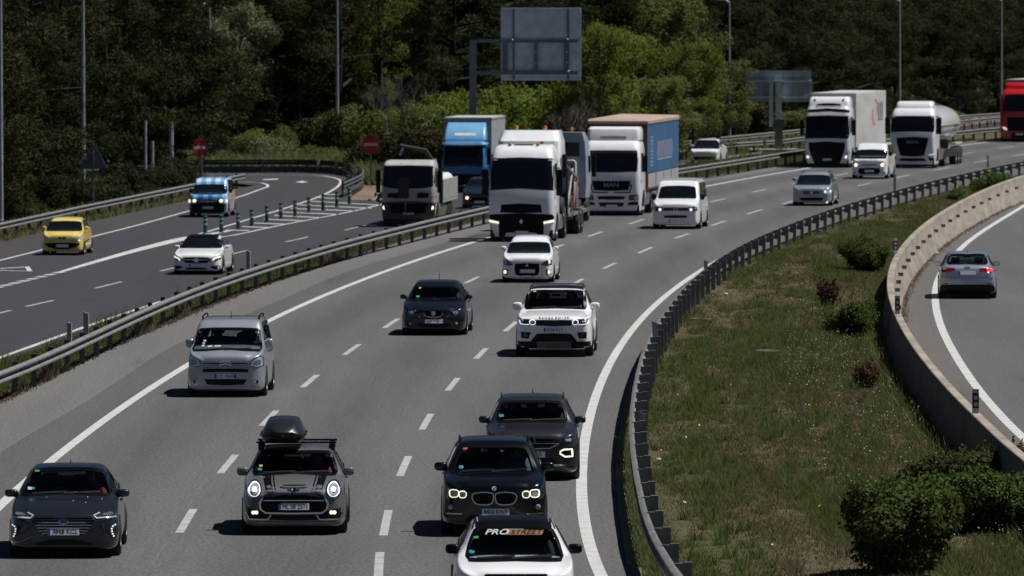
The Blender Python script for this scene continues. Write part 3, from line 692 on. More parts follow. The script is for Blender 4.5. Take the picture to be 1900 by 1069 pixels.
# pale posts, cabinets and small sign under the left pines
for px0, py, top, w, lab in ((283, 353, 262, .16, 'slender pale post beside the cabinets under the pines'), (270, 357, 224, .14, 'pale post with dark cabinet under the pines, left one'), (318, 347, 226, .24, 'thick pale post with grey box under the pines')):
    g = gl(px0, py); s_ = (py + 6) / 10.15; r = tag(empty('utility_post', g), lab, 'post', 'pale posts under the left pines')
    MB().tube([(0, 0, -.1), (0, 0, (py - top) / s_)], w / 2, 8).obj('post', M('pale_post', (.36, .39, .44), .6, noise=.3, nscale=4), r, 40)
    if px0 == 270: MB().box(-.45, .3, .12, .5, .15, 1.35, .03).obj('cabinet', M('cabinet_blue_grey', (.05, .06, .09), .6, noise=.2, nscale=3), r)
    if px0 == 318:
        MB().box(-.5, .15, -.3, -.13, 1.1, 1.55, .03).obj('box', M('box_grey', (.20, .20, .20), .6, noise=.2, nscale=3), r)
        MB().box(-.62, -.2, .13, .6, .0, 1.3, .03).obj('cabinet', M('cabinet_dark', (.025, .025, .03), .6, noise=.2, nscale=3), r)
g = gl(450, 296); r = tag(empty('small_sign', g), 'tiny orange sign on a thin post behind the loop road', 'road sign')
MB().tube([(0, 0, 0), (0, 0, 1.5)], .05, 6).obj('post', SIGN_STEEL, r); MB().box(-.13, .13, -.06, -.03, 1.35, 1.65).obj('plate', M('orange_sign', (.35, .16, .04), .5, noise=.3, nscale=5), r)
# temporary plates standing in the verge in front of the tipper
g = gp(752, 401); r = tag(empty('upright_panel', g), 'dark upright twin panel on a thin post in front of the tipper lorry', 'panel')
MB().box(-.02, .02, -.02, .02, -.05, 1.5).obj('post', SIGN_STEEL, r)
UPM = M('dark_panel', (.03, .033, .038), .6, noise=.2, nscale=4); MB().box(-.30, -.01, -.05, -.025, .75, 1.62).obj('plate', UPM, r); MB().box(.015, .16, -.05, -.025, .75, 1.62).obj('plate', UPM, r)
# ================================================================== vehicles: shared tools
def bspline2(C, per=3):
    "clamped quadratic b-spline through a control polygon (n x 2)"
    C = np.asarray(C, float); R = [C[0]]
    P = [C[0]] + [(C[i] + C[i + 1]) / 2 for i in range(1, len(C) - 2)] + [C[-1]]
    for i in range(len(P) - 1):
        a, b, c = P[i], C[i + 1], P[i + 1]
        for k in range(1, per + 1):
            t = k / per; R.append(a * (1 - t) ** 2 + 2 * b * t * (1 - t) + c * t * t)
    return np.array(R)
def section(zb, wl, zt, wb, zr, wr, crown=.04, bulge=1.0):
    zm = zb + (zt - zb) * .55
    C = [(0, zb), (wl * .75, zb), (wl * .955, zb + .015), (wl, zb + .13), (wl * bulge, zm), (wb * 1.004, zt - .07), (wb * .985, zt), (wb + (wr - wb) * .5, zt + (zr - crown - zt) * .5),
         (wr, zr - crown), (wr * .82, zr - crown * .28), (wr * .4, zr), (0, zr)]
    return bspline2(C)
def loft_body(st, step=.055):
    st = np.array(st, float); ys = [st[0, 0]]
    for a, b in zip(st[:-1, 0], st[1:, 0]):
        n = max(2, int(math.ceil((b - a) / step)))
        ys += [a + (b - a) * k / n for k in range(1, n + 1)]
    cols = [pchip(st[:, 0], st[:, j], ys) for j in range(1, 7)]
    v = []; f = []; K = None
    for i, y in enumerate(ys):
        S = section(*[c[i] for c in cols]); K = len(S)
        ring = [(x, y, z) for x, z in S] + [(-x, y, z) for x, z in S[-2:0:-1]]
        v += ring
    R = 2 * K - 2
    for i in range(len(ys) - 1):
        for k in range(R):
            k2 = (k + 1) % R
            f.append((i * R + k, i * R + k2, (i + 1) * R + k2, (i + 1) * R + k))
    for base, flip in ((0, 0), ((len(ys) - 1) * R, 1)):
        for k in range(K - 1):
            a, b = k, k + 1; c, d = (R - b) % R, (R - a) % R
            q = []
            for t in (a, b, c, d):
                if base + t not in q: q.append(base + t)
            if len(q) > 2: f.append(tuple(q[::-1] if not flip else q))
    f = [q[::-1] for q in f]
    return v, f
def inpoly(x, y, P):
    r = False; j = len(P) - 1
    for i in range(len(P)):
        if (P[i][1] > y) != (P[j][1] > y) and x < (P[j][0] - P[i][0]) * (y - P[i][1]) / (P[j][1] - P[i][1]) + P[i][0]: r = not r
        j = i
    return r
def densify(P, res):
    R = []
    for a, b in zip(P, P[1:] + P[:1]):
        n = max(1, int(math.ceil(math.hypot(b[0] - a[0], b[1] - a[1]) / res)))
        R += [(a[0] + (b[0] - a[0]) * k / n, a[1] + (b[1] - a[1]) * k / n) for k in range(n)]
    return R
def ellipse(cx, cz, rx, rz, n=20): return [(cx + rx * math.cos(2 * math.pi * t / n), cz + rz * math.sin(2 * math.pi * t / n)) for t in range(n)]
def round_poly(P, it=1, cut=.045):
    for _ in range(it):
        R = []
        for a, b in zip(P, P[1:] + P[:1]):
            l = math.hypot(a[0] - b[0], a[1] - b[1]) + 1e-9; t = min(.22, cut / l)
            R += [(a[0] * (1 - t) + b[0] * t, a[1] * (1 - t) + b[1] * t), (a[0] * t + b[0] * (1 - t), a[1] * t + b[1] * (1 - t))]
        P = R; cut *= .4
    return P

TYRE_CACHE = {}
def wheel_meshes(R, w=.22, truck=False):
    key = (R, w, truck)
    if key in TYRE_CACHE: return TYRE_CACHE[key]
    h = w / 2
    ri = R * (.62 if truck else .68)
    ty = MB().lathe_x([(-h, ri), (-h, R * .9), (-h * .75, R * .985), (-h * .4, R), (h * .4, R), (h * .75, R * .985), (h, R * .9), (h, ri)], n=28).mesh('tyre', RUBBER, 40)
    hub = MB().lathe_x([(-h * .9, ri), (-h * .1, ri), (-h * .1, .01)], n=20).mesh('wheel_well_disc', BLACKP, 40)
    rm = MB(); rm.lathe_x([(h * .95, ri * 1.02), (h * .95, ri * .92), (h * .5, ri * .88)], n=28)
    if truck:
        rm.lathe_x([(h * .5, ri * .9), (h * .2, ri * .75), (h * .35, ri * .45), (h * .9, ri * .4), (h * .95, .01)], n=20)
    else:
        for k in range(5):
            a = 2 * math.pi * k / 5 + .3
            for da in (-.16, .16):
                c, s_ = math.cos(a + da), math.sin(a + da); t = Vector((0, -s_, c)); d = Vector((0, c, s_))
                pts = []
                for r_, ww, xx in ((ri * .12, .03, h * .75), (ri * .95, .022, h * .85)):
                    for sg in (-1, 1):
                        for xd in (0, -.03): pts.append(d * r_ + t * ww * sg + Vector((xx + xd, 0, 0)))
                rm.add(pts, [(0, 2, 6, 4), (1, 5, 7, 3), (0, 4, 5, 1), (2, 3, 7, 6)])
        rm.lathe_x([(h * .7, ri * .2), (h * .82, ri * .16), (h * .84, .005)], n=14)
    rmm = rm.mesh('rim', RIM, 30)
    TYRE_CACHE[key] = (ty, hub, rmm)
    return TYRE_CACHE[key]

class Vehicle:
    def __init__(s, name, label, cat, px, py, curve, axle, crop, end='front', group=None, dyaw=0.0, z=0.0):
        s.crop = crop; s.end = end
        g = gp(px, py, z); t = tangent(curve, g.y) if callable(curve) else Vector(curve).normalized()
        rz = math.atan2(-t.x, t.y) + dyaw
        if end == 'rear':
            rz += math.pi
        s.rz = rz; c, sn = math.cos(rz), math.sin(rz)
        yl = axle                                  # local y of the axle that touches the ground at (px, py)
        s.pos = Vector((g.x + sn * yl, g.y - c * yl, z))
        s.Mx = Matrix.Translation(s.pos) @ Matrix.Rotation(rz, 4, 'Z'); s.Mi = s.Mx.inverted()
        s.cam_l = s.Mi @ Vector((0, 0, CAMH)); s.R3 = s.Mi.to_3x3()
        s.root = tag(empty(name, s.pos, rz), label, cat, group)
        s.surf = None
    # --- surfaces the traces land on
    def set_surface(s, v, f):
        s.v, s.f = v, f; s.surf = BVHTree.FromPolygons([Vector(p) for p in v], f)
    def body(s, name, v, f, mat, smooth=50, parent=None):
        return mk(name, v, f, mat, parent or s.root, smooth)
    def lray(s, pt, crop=None):
        ox, oy, k = crop or s.crop
        return s.cam_l, (s.R3 @ ray_dir(ox + pt[0] / k, oy + pt[1] / k)).normalized()
    def hit(s, pt, crop=None):
        o, d = s.lray(pt, crop); h = s.surf.ray_cast(o, d)
        if h[0] is not None: return h[0]
        best = None
        t0 = (-o.y) / d.y if abs(d.y) > 1e-6 else 0
        for k in range(30):
            p = o + d * (t0 - .5 + k * .15); n = s.surf.find_nearest(p)
            if best is None or n[3] < best[1]: best = (n[0], n[3])
        return best[0]
    def tr(s, pts, crop=None):
        r = []
        for p in pts:
            h = s.hit(p, crop); r.append((h.x, h.z))
        return r
    def sym(s, pts, crop=None):
        "traced right-hand half -> closed symmetric outline"
        R = [(abs(x), z) for x, z in s.tr(pts, crop)]
        return [p for p in R] + [(-x, z) for x, z in R[::-1]]
    def proj(s, a, b, side):
        if side == 'front': o, d = Vector((a, -4, b)), Vector((0, 1, 0))
        elif side == 'rear': o, d = Vector((a, 30, b)), Vector((0, -1, 0))
        elif side == 'top': o, d = Vector((a, b, 8)), Vector((0, 0, -1))
        elif side == 'right': o, d = Vector((4, a, b)), Vector((-1, 0, 0))
        else: o, d = Vector((-4, a, b)), Vector((1, 0, 0))
        h = s.surf.ray_cast(o, d)
        if h[0] is None:
            best = None
            for k in range(24):
                q = o + d * (1 + k * .25); n = s.surf.find_nearest(q)
                if best is None or n[3] < best[3]: best = n
            h = best
        n = h[1]
        if n.dot(d) > 0: n = -n
        return h[0], n
    def lay(s, name, V2, F, mat, side, off, depth, parent=None, smooth=True, bnd=True):
        v = []; N = []
        for a, b in V2:
            p, n = s.proj(a, b, side); v.append(p + n * off); N.append(n)
        F = [tuple(q) for q in F]
        if side in ('rear', 'left'): F = [q[::-1] for q in F]
        if bnd and depth > 0:
            cnt = {}
            for q in F:
                for i in range(len(q)):
                    e = (q[i], q[(i + 1) % len(q)]); k = (min(e), max(e)); cnt.setdefault(k, []).append(e)
            m = {}
            for k, e in cnt.items():
                if len(e) == 1:
                    a, b = e[0]
                    for i in (a, b):
                        if i not in m: m[i] = len(v); v.append(v[i] - N[i] * (off + depth))
                    F.append((b, a, m[a], m[b]))
        return mk(name, v, F, mat, parent or s.root, 35 if smooth else False)
    def patch(s, name, P, mat, side=None, off=.006, depth=.012, res=.06, parent=None, rnd=0):
        side = side or s.end
        if rnd: P = round_poly(P, rnd)
        B = densify([tuple(p) for p in P], res); n = len(B)
        xs = [p[0] for p in B]; zs = [p[1] for p in B]
        pts = list(B)
        g = res * 1.1
        nx = int((max(xs) - min(xs)) / g); nz = int((max(zs) - min(zs)) / g)
        for i in range(1, nx + 1):
            for j in range(1, nz + 1):
                q = (min(xs) + i * g, min(zs) + j * g)
                if inpoly(q[0], q[1], B): pts.append(q)
        r = delaunay_2d_cdt([Vector(p) for p in pts], [(i, (i + 1) % n) for i in range(n)], [], 1, 1e-4)
        return s.lay(name, [tuple(p) for p in r[0]], r[2], mat, side, off, depth, parent)
    def both(s, name, pts, mat, crop=None, **kw):
        P = s.tr(pts, crop)
        return s.patch(name, P, mat, **kw), s.patch(name, [(-x, z) for x, z in P[::-1]], mat, **kw)
    def strip(s, name, P, w, mat, side=None, closed=False, off=.012, depth=.012, parent=None, res=.06):
        side = side or s.end; P = [tuple(p) for p in P]
        if closed: P = densify(P, res)
        else: P = densify(P + P[-2:0:-1], res)[:None] if False else _open_dens(P, res)
        V = []; F = []; n = len(P)
        for i in range(n):
            a = P[(i - 1) % n] if closed or i else P[i]; b = P[(i + 1) % n] if closed or i < n - 1 else P[i]
            d = Vector((b[0] - a[0], b[1] - a[1]))
            d = d.normalized() if d.length > 1e-9 else Vector((1, 0)); m = Vector((-d.y, d.x)) * w / 2
            V += [(P[i][0] + m.x, P[i][1] + m.y), (P[i][0] - m.x, P[i][1] - m.y)]
        for i in range(n if closed else n - 1):
            j = (i + 1) % n; F.append((2 * i, 2 * i + 1, 2 * j + 1, 2 * j))
        return s.lay(name, V, F, mat, side, off, depth, parent)
    def both_strip(s, name, pts, w, mat, crop=None, **kw):
        P = s.tr(pts, crop); s.strip(name, P, w, mat, **kw); s.strip(name, [(-x, z) for x, z in P], w, mat, **kw)
    def symstrip(s, name, pts, w, mat, crop=None, closed=True, **kw):
        return s.strip(name, s.sym(pts, crop), w, mat, closed=closed, **kw)
    def lettering(s, name, text, c, size, mat, side=None, off=.012, shear=0.0, sx=1.0, parent=None, width=None, space=1.0):
        V, F = text_mesh(text, size, shear, space)
        if width:
            w = max(p[0] for p in V) - min(p[0] for p in V); sx = width / w
        fl = -1 if (side or s.end) in ('rear', 'left') else 1
        V = [(c[0] + fl * x * sx, c[1] + z) for x, z in V]
        if fl < 0: F = [q[::-1] for q in F]
        return s.lay(name, V, F, mat, side or s.end, off, 0, parent, False, False)
    def plate(s, pt, text, crop=None, w=.52, h=.115, blue='l', z=None, x0=None, textx=None):
        p = s.hit(pt, crop); sg = -1 if s.end == 'front' else 1
        zz = p.z if z is None else z; xx = 0 if x0 is None else x0
        y = min(s.proj(xx + dx, zz + dz, s.end)[0].y * -sg for dx in (-w / 2, 0, w / 2) for dz in (-h / 2, h / 2)) * -sg + sg * .012
        o = MB().box(-w / 2, w / 2, -.008, .008, -h / 2, h / 2, .004).obj('number_plate', PLATE, s.root)
        o.location = (xx, y + sg * .008, zz); o.rotation_euler = (.17 * sg, 0, 0)
        f = 1 if s.end == 'front' else -1
        if text:
            V, F = text_mesh(text, .1)
            ww = max(a for a, b in V) - min(a for a, b in V); hh = max(b for a, b in V) - min(b for a, b in V)
            tw = (textx[1] - textx[0]) if textx else w * .80; tc = (textx[0] + textx[1]) / 2 if textx else w * .05
            mk('plate_lettering', [((tc + a * tw / ww) * f, -.0095 * f, b * h * .66 / hh) for a, b in V], F, PLATE_T, o)
        if 'l' in blue: MB().box(*sorted((f * (-w / 2 + .002), f * (-w / 2 + .045))), *sorted((-.0105 * f, -.0085 * f)), -h / 2 + .003, h / 2 - .003).obj('blue_band', PLATE_B, o)
        if 'r' in blue: MB().box(*sorted((f * (w / 2 - .045), f * (w / 2 - .002))), *sorted((-.0105 * f, -.0085 * f)), -h / 2 + .003, h / 2 - .003).obj('blue_band', PLATE_B, o)
        return o
    def lamps(s, name, pts, r, mat, crop=None, mirror=True, parent=None):
        for p in pts:
            h = s.hit(p, crop)
            for sg in ((1, -1) if mirror else (1,)):
                q, n = s.proj(sg * h.x, h.z, s.end)
                mb = MB(); mb.ell((q.x + n.x * .012, q.y + n.y * .012, q.z), (r, .014, r), 10, 6); mb.obj(name, mat, parent or s.root, True)
    def wheel(s, x, y, R, w=.22, truck=False, parent=None):
        ty, hub, rm = wheel_meshes(R, w, truck)
        rz = 0 if x > 0 else math.pi
        o = inst('wheel', hub, parent or s.root, (x, y, R), (0, 0, rz)); inst('tyre', ty, o); inst('rim', rm, o)
        return o
def _open_dens(P, res):
    R = []
    for a, b in zip(P, P[1:]):
        n = max(1, int(math.ceil(math.hypot(b[0] - a[0], b[1] - a[1]) / res)))
        R += [(a[0] + (b[0] - a[0]) * k / n, a[1] + (b[1] - a[1]) * k / n) for k in range(n)]
    return R + [P[-1]]

def shrink(P, d):
    c = (sum(p[0] for p in P) / len(P), sum(p[1] for p in P) / len(P)); R = []
    for x, z in P:
        dx, dz = x - c[0], z - c[1]; l = math.hypot(dx, dz); R.append((x - dx / l * d, z - dz / l * d))
    return R
SEATM = None
def seat_mesh():
    global SEATM
    if SEATM: return SEATM
    mb = MB(); mb.box(-.25, .25, -.05, .47, .0, .16, .05); mb.box(-.25, .25, .42, .56, .1, .66, .05); mb.box(-.13, .13, .46, .56, .72, .93, .04); mb.box(-.07, .07, .49, .53, .6, .75)
    SEATM = mb.mesh('seat', SEAT, 40); return SEATM

def make_car(name, label, cat, px, py, curve, crop, paintm, L, Wd, H, zn, yc, zc, yrf, yrr, yt, zt, belt, rw=.66, fa=.82, wb=2.6, R=.32, zb=.14, near=False, end='front', lower=.30, mirror=None, nose=1.0, bonnet_w=.80, group=None, box=False, ws=None, dyaw=0.0, trim=True, mirror_mat=None, sidewin=True, handles=True, bluff=0.0, z0=0.0):
    hw = Wd / 2; rwv = rw * hw
    axle = fa if end == 'front' else fa + wb
    c = Vehicle(name, label, cat, px, py, curve, axle, crop, end, group, dyaw, z0)
    def hood(y): return zn + (zc - zn) * min(1, max(0, (y - .16) / (yc - .16))) ** .8
    st = [(0.0, zb + .07, (.66 + .2 * bluff) * hw, zn - .17, (.64 + .2 * bluff) * hw, zn - .13 + .05 * bluff, .50 * hw),
          (.05 * nose, zb + .02, (.82 + .1 * bluff) * hw, zn - .09, (.79 + .1 * bluff) * hw, zn - .055 + .03 * bluff, .62 * hw),
          (.16 * nose, zb, .925 * hw, zn - .04, .89 * hw, zn, .70 * hw),
          (.38 * nose, zb, .985 * hw, hood(.38) - .03, .95 * hw, hood(.38), .76 * hw),
          (.80, zb, hw, hood(.8) - .035, .97 * hw, hood(.8), bonnet_w * hw),
          (yc, zb, hw, zc - .05, .965 * hw, zc, bonnet_w * hw),
          (yc + (yrf - yc) * .5, zb, hw, zc - .02 + (belt - zc) * .5, .96 * hw, zc + (H - .03 - zc) * .56, (bonnet_w * hw + rwv) / 2),
          (yrf, zb, hw, belt, .955 * hw, H - .035, rwv),
          ((yrf + yrr) / 2, zb, hw, belt + .01, .95 * hw, H, rwv)]
    if box:
        st += [(yrr, zb, hw, belt + .03, .945 * hw, H - .02, rwv), (L - .2, zb, .985 * hw, belt + .04, .935 * hw, H - .05, rwv * .98), (L - .08, zb + .06, .95 * hw, belt + .02, .90 * hw, H - .12, rwv * .94), (L, zb + .14, .88 * hw, belt - .02, .84 * hw, H - .28, rwv * .85)]
    else:
        st += [(yrr, zb, hw, belt + .03, .94 * hw, H - .05, rwv * .97), (yt, zb + .02, .985 * hw, belt + .02, .91 * hw, zt, .72 * hw),
               (L - .08, zb + .08, .94 * hw, zt - .12, .86 * hw, zt - .06, .66 * hw), (L, zb + .16, .82 * hw, zt - .24, .74 * hw, zt - .18, .55 * hw)]
    v, f = loft_body(st); c.set_surface(v, f); c.L = L
    c.hw = hw; c.H = H; c.belt = belt
    # glazing outlines
    wsP = c.sym(ws, crop) if ws and end == 'front' else None
    if wsP is None:
        zlo, zhi = zc + .05, H - .11
        wsP = [(bonnet_w * hw * .93, zlo), (rwv * .93, zhi), (-rwv * .93, zhi), (-bonnet_w * hw * .93, zlo)]
    wsP = round_poly(wsP, 1)
    if end == 'rear' and ws: rwP = round_poly(c.sym(ws, crop), 1)
    elif box: rwP = [(rwv * .86, belt + .08), (rwv * .82, H - .22), (-rwv * .82, H - .22), (-rwv * .86, belt + .08)]
    else: rwP = [(.70 * hw, zt + .03), (rwv * .86, H - .14), (-rwv * .86, H - .14), (-.70 * hw, zt + .03)]
    yB = (yrf + yrr) / 2 + .05
    sl = (yrf - yc); zt2 = H - .13
    fw = [(yc + .38, belt + .045), (yrf + .17, zt2), (yB - .04, zt2 + .01), (yB - .04, belt + .05)]
    re = (L - .25 if box else yt - .28)
    rwn = [(yB + .04, belt + .05), (yB + .04, zt2 + .01), (yrr + (.35 if box else -.12), zt2 - .02), (re, belt + .09)]
    keep = f
    if near:
        V = np.array(v); keep = []
        wi = shrink(wsP, .03); ri = shrink(rwP, .03); a1 = shrink(fw, .03); a2 = shrink(rwn, .03)
        for q in f:
            x, y, z = V[list(q)].mean(0)
            if z > zc - .1:
                if yc - .15 < y < yrf + .25 and inpoly(x, z, wi): continue
                if y > yrr - .05 and inpoly(x, z, ri): continue
                if abs(x) > rwv * .75 and y > yc + .2 and (inpoly(y, z, a1) or inpoly(y, z, a2)): continue
            keep.append(q)
    body = c.body('body', v, keep, paintm, 50)
    c.bodyo = body
    if near:
        n0 = [Vector((0, 0, 0)) for _ in v]
        for q in keep:
            a, b_, d = Vector(v[q[0]]), Vector(v[q[1]]), Vector(v[q[2]]); nn = (b_ - a).cross(d - a)
            for i in q: n0[i] += nn
        V2 = [(Vector(p) - (n.normalized() * .022 if n.length > 0 else n))[:] for p, n in zip(v, n0)]
        mk('cabin_lining', V2, [q[::-1] for q in keep], CABIN, c.root, 50)
        ym = yc + .1
        MB().box(-.86 * hw, .86 * hw, yc - .15, yc + .55, .55, zc - .06, .06).obj('dashboard', CABIN, c.root, 40)
        mb = MB(); tor = [(math.cos(t * math.pi / 8) * .18, math.sin(t * math.pi / 8) * .18) for t in range(17)]
        mb.tube([(.36 + a, yc + .68 + b * .35, zc - .05 + b * .9) for a, b in tor], .014, 6, False); mb.box(.20, .52, yc + .665, yc + .69, zc - .07, zc - .04)
        mb.obj('steering_wheel', CABIN, c.root, 40)
        ys_ = yrf + (.35 if not box else .3); zs_ = H - 1.13
        for x in (-.36, .36): inst('seat', seat_mesh(), c.root, (x, ys_ - .1, zs_))
        for x in (-.36, .36): inst('rear_seat', seat_mesh(), c.root, (x, ys_ + .75, zs_ - .02))
        c.seat = (.36, ys_ - .1, zs_)
        MB().box(-.11, .11, yrf - .22, yrf - .17, H - .23, H - .16, .02).obj('rear_view_mirror', CABIN, c.root)
    G = GLASS if near else DKGLASS
    if end == 'front' or near: c.windscreen = c.patch('windscreen', wsP, G, side='front', off=.004 if near else .014, depth=.0 if near else .02, res=.07 if near else .05)
    c.rear_window = c.patch('rear_window', rwP, G, side='rear', off=.004, depth=.0 if near else .012, res=.08)
    if sidewin:
        for sd in ('right', 'left'):
            c.patch('side_window', fw, G, side=sd, off=.004, depth=.0 if near else .01, res=.09); c.patch('side_window', rwn, G, side=sd, off=.004, depth=.0 if near else .01, res=.09)
    if near:
        c.strip('window_seal', shrink(wsP, .012), .045, BLACKG, side='front', closed=True, off=.0055, depth=.02)
        c.strip('window_seal', shrink(rwP, .02), .05, BLACKG, side='rear', closed=True, off=.0055, depth=.02)
        for sd in ('right', 'left'):
            for P in (fw, rwn): c.strip('window_seal', shrink(P, .02), .05, BLACKG, side=sd, closed=True, off=.0055, depth=.02)
    # wheels and arches
    for y in (fa, fa + wb):
        for sg in (1, -1):
            sd = 'right' if sg > 0 else 'left'
            arch = [(y + (R + .055) * math.cos(t), R + (R + .055) * math.sin(t)) for t in np.linspace(-.35, math.pi + .35, 18)]
            c.patch('wheel_arch', arch, BLACKP, side=sd, off=.003, depth=.0, res=.08)
            c.wheel(sg * (hw - .098), y, R)
    # sill, handles, door lines
    for sd in ('right', 'left'):
        if trim: c.patch('sill', [(fa + R + .07, zb + .02), (fa + R + .07, zb + .11), (fa + wb - R - .07, zb + .11), (fa + wb - R - .07, zb + .02)], BLACKP, side=sd, off=.003, depth=0, res=.15)
        for y in (yc + .28, yB, yB + .95):
            if y < L - .5: c.strip('door_gap', [(y, zb + .16), (y + .02, belt - .02)], .012, BLACKP, side=sd, off=.002, depth=0)
        if handles:
            for y in (yB - .28, yB + .62): c.strip('door_handle', [(y, belt - .11), (y + .17, belt - .105)], .03, paintm, side=sd, off=.03, depth=.03)
    # mirrors
    if mirror is not False:
        mx, my, mz, mw, mh = mirror or (hw + .10, yc + .42, zc + .12, .21, .15)
        mm = mirror_mat or paintm
        for sg in (1, -1):
            mx_ = min(mx, hw + .02); mb = MB(); mb.ell((0, 0, 0), (1, 1, 1), 16, 10)
            sq = lambda q, p: math.copysign(abs(q) ** p, q)
            mb.v = [(sg * mx_ + sq(a, .62) * mw / 2 * (1 if sg * a > 0 else 1.0), my + sq(b, .7) * .075 + (.0 if b < 0 else 0), mz + sq(d, .62) * mh / 2) for a, b, d in mb.v]
            o = mb.obj('door_mirror', mm, c.root, 60)
            MB().tube([(sg * (hw * .9), my + .02, mz - mh * .5), (sg * (mx_ - mw * .2), my, mz - mh * .3)], .028, 6).obj('stalk', BLACKP, o)
            MB().box(sg * mx_ - mw * .42, sg * mx_ + mw * .42, my + .072, my + .076, mz - mh * .38, mz + mh * .38).obj('mirror_glass', CHROME, o)
    # lower lip of the bumper and wipers
    bl = hw * .9
    if lower: c.patch('lower_lip', [(-bl, zb + .02), (bl, zb + .02), (bl * .98, zb + lower * .35), (-bl * .98, zb + lower * .35)], BLACKP, off=.004, depth=0, res=.1)
    if end == 'front':
        zl = min(z for x, z in wsP)
        for xa, xb in ((-.62 * hw, .0), (-.05 * hw, .62 * hw)):
            c.strip('wiper', [(xa, zl + .02), ((xa + xb) / 2, zl + .035), (xb, zl + .045)], .022, BLACKP, side='front', off=.016, depth=.01)
    return c
def roof_rails(c, mat, y0, y1, x=.56, h=.05):
    for sg in (1, -1):
        z0 = c.surf.ray_cast(Vector((sg * x, y0, 5)), Vector((0, 0, -1)))[0].z; z1 = c.surf.ray_cast(Vector((sg * x, y1, 5)), Vector((0, 0, -1)))[0].z
        zm = c.surf.ray_cast(Vector((sg * x, (y0 + y1) / 2, 5)), Vector((0, 0, -1)))[0].z
        MB().tube([(sg * x, y0, z0 - .01), (sg * x, y0 + .12, z0 + h), (sg * x, (y0 + y1) / 2, zm + h), (sg * x, y1 - .12, z1 + h), (sg * x, y1, z1 - .01)], .02, 6).obj('roof_rail', mat, c.root, 60)
def aerial(c, y, h=.18, back=.08, x=0.0, fin=False):
    z = c.surf.ray_cast(Vector((x, y, 5)), Vector((0, 0, -1)))[0].z
    if fin: MB().add([(x - .02, y - .08, z - .01), (x + .02, y - .08, z - .01), (x + .02, y + .08, z - .01), (x - .02, y + .08, z - .01), (x - .005, y + .05, z + .06), (x + .005, y + .05, z + .06), (x + .005, y + .08, z + .06), (x - .005, y + .08, z + .06)], [(0, 1, 5, 4), (1, 2, 6, 5), (2, 3, 7, 6), (3, 0, 4, 7), (4, 5, 6, 7)]).obj('aerial', c.bodyo.data.materials[0], c.root)
    else: MB().tube([(x, y, z - .01), (x, y, z + .02), (x, y + back, z + h)], [.02, .012, .005], 6).obj('aerial', BLACKP, c.root)
def sticker(c, name, pts, mat, rnd=0): return c.patch(name, c.tr(pts), mat, off=.008, depth=0, side='front', rnd=rnd, parent=None)

# ================================================================== the cars, nearest first
RED_ST = M('red_sticker', (.5, .04, .02), .5, noise=.1, nscale=9); TEAL_ST = M('teal_sticker', (.03, .25, .28), .5, noise=.1, nscale=9); GREEN_ST = M('green_sticker', (.04, .35, .08), .5, noise=.1, nscale=9); YEL_ST = M('yellow_sticker', (.5, .42, .04), .5, noise=.1, nscale=9); WHITE_ST = M('white_sticker', (.6, .6, .6), .5, noise=.1, nscale=9)
main = MLE
lane = {'l': lambda q: MLE(q)}
def bars(c, pts_list, w, mat, crop=None):
    for a, b in pts_list:
        P = [(abs(x), z) for x, z in c.tr([a, b], crop)]; c.strip('grille_bar', [(-P[1][0], P[1][1])] + [(0, P[0][1])] + [P[1]], w, mat, off=.016, depth=.01, res=.12)

BADGEL = M('bright_lamp_trim', (.5, .52, .55), .3, .2, coat=.5, noise=.1, nscale=6)
# --- dark grey hatchback, bottom left
C = (0, 830, 4.858)
c = make_car('hatchback', 'dark grey hatchback with twin LED light strips at the bottom left', 'car', 122, 1030, main, C, paint('graphite', (.020, .023, .030), .5, .28), 4.47, 1.82, 1.45, .76, 1.05, .96, 1.95, 3.05, 4.15, 1.10, .95, .66, .90, 2.70, .32, near=True,
    ws=[(640, 188), (800, 192), (955, 205), (985, 310), (1018, 428), (800, 422), (620, 415)], mirror=(1.03, 1.48, 1.0, .23, .13))
c.patch('grille', c.sym([(577, 612), (820, 622), (850, 662), (800, 740), (740, 790), (577, 797)]), BLACKG, off=.004)
bars(c, [((577, 634), (835, 634)), ((577, 656), (848, 656)), ((577, 679), (836, 679)), ((577, 703), (822, 703)), ((577, 727), (806, 727)), ((577, 752), (788, 752)), ((577, 775), (765, 775))], .012, CHROME)
c.both('headlight', [(845, 616), (900, 590), (1035, 563), (1045, 600), (1035, 626), (870, 642)], LENS_D); c.both_strip('headlight_trim', [(900, 592), (845, 616), (870, 640), (1040, 622)], .018, BADGEL)
c.both('headlight_lens', [(920, 602), (1010, 580), (1018, 606), (930, 618)], LENS_M, rnd=1, off=.01)
c.lamps('daylight_led', [(1032, 698), (1012, 712), (1003, 735), (1005, 757), (1012, 780), (1020, 800)], .0135, LED)
c.both('side_vent', [(945, 712), (1005, 690), (1050, 690), (1050, 812), (1010, 820)], BLACKP, off=.003)
c.patch('lower_intake', c.sym([(577, 832), (700, 832), (830, 862), (830, 882), (577, 882)]), BLACKP, off=.004)
c.both_strip('bumper_crease', [(700, 832), (850, 862), (1050, 830)], .02, c.bodyo.data.materials[0], off=.02)
p = c.hit((577, 673)); c.patch('badge', ellipse(0, p.z, .085, .046), CHROME, off=.024); c.lettering('badge_letter', 'H', (0, p.z), .085, BLACKG, off=.028, shear=.4, sx=1.3)
c.plate((577, 762), '7318 KCL'); sticker(c, 'sticker', [(320, 206), (358, 208), (356, 222), (316, 224)], GREEN_ST); sticker(c, 'sticker', [(252, 358), (285, 360), (285, 385), (252, 383)], WHITE_ST); sticker(c, 'sticker', [(285, 362), (312, 362), (312, 382), (285, 382)], TEAL_ST)
c.strip('dash_line', c.tr([(475, 412), (475, 400), (780, 405)]), .008, LENS, off=.006)
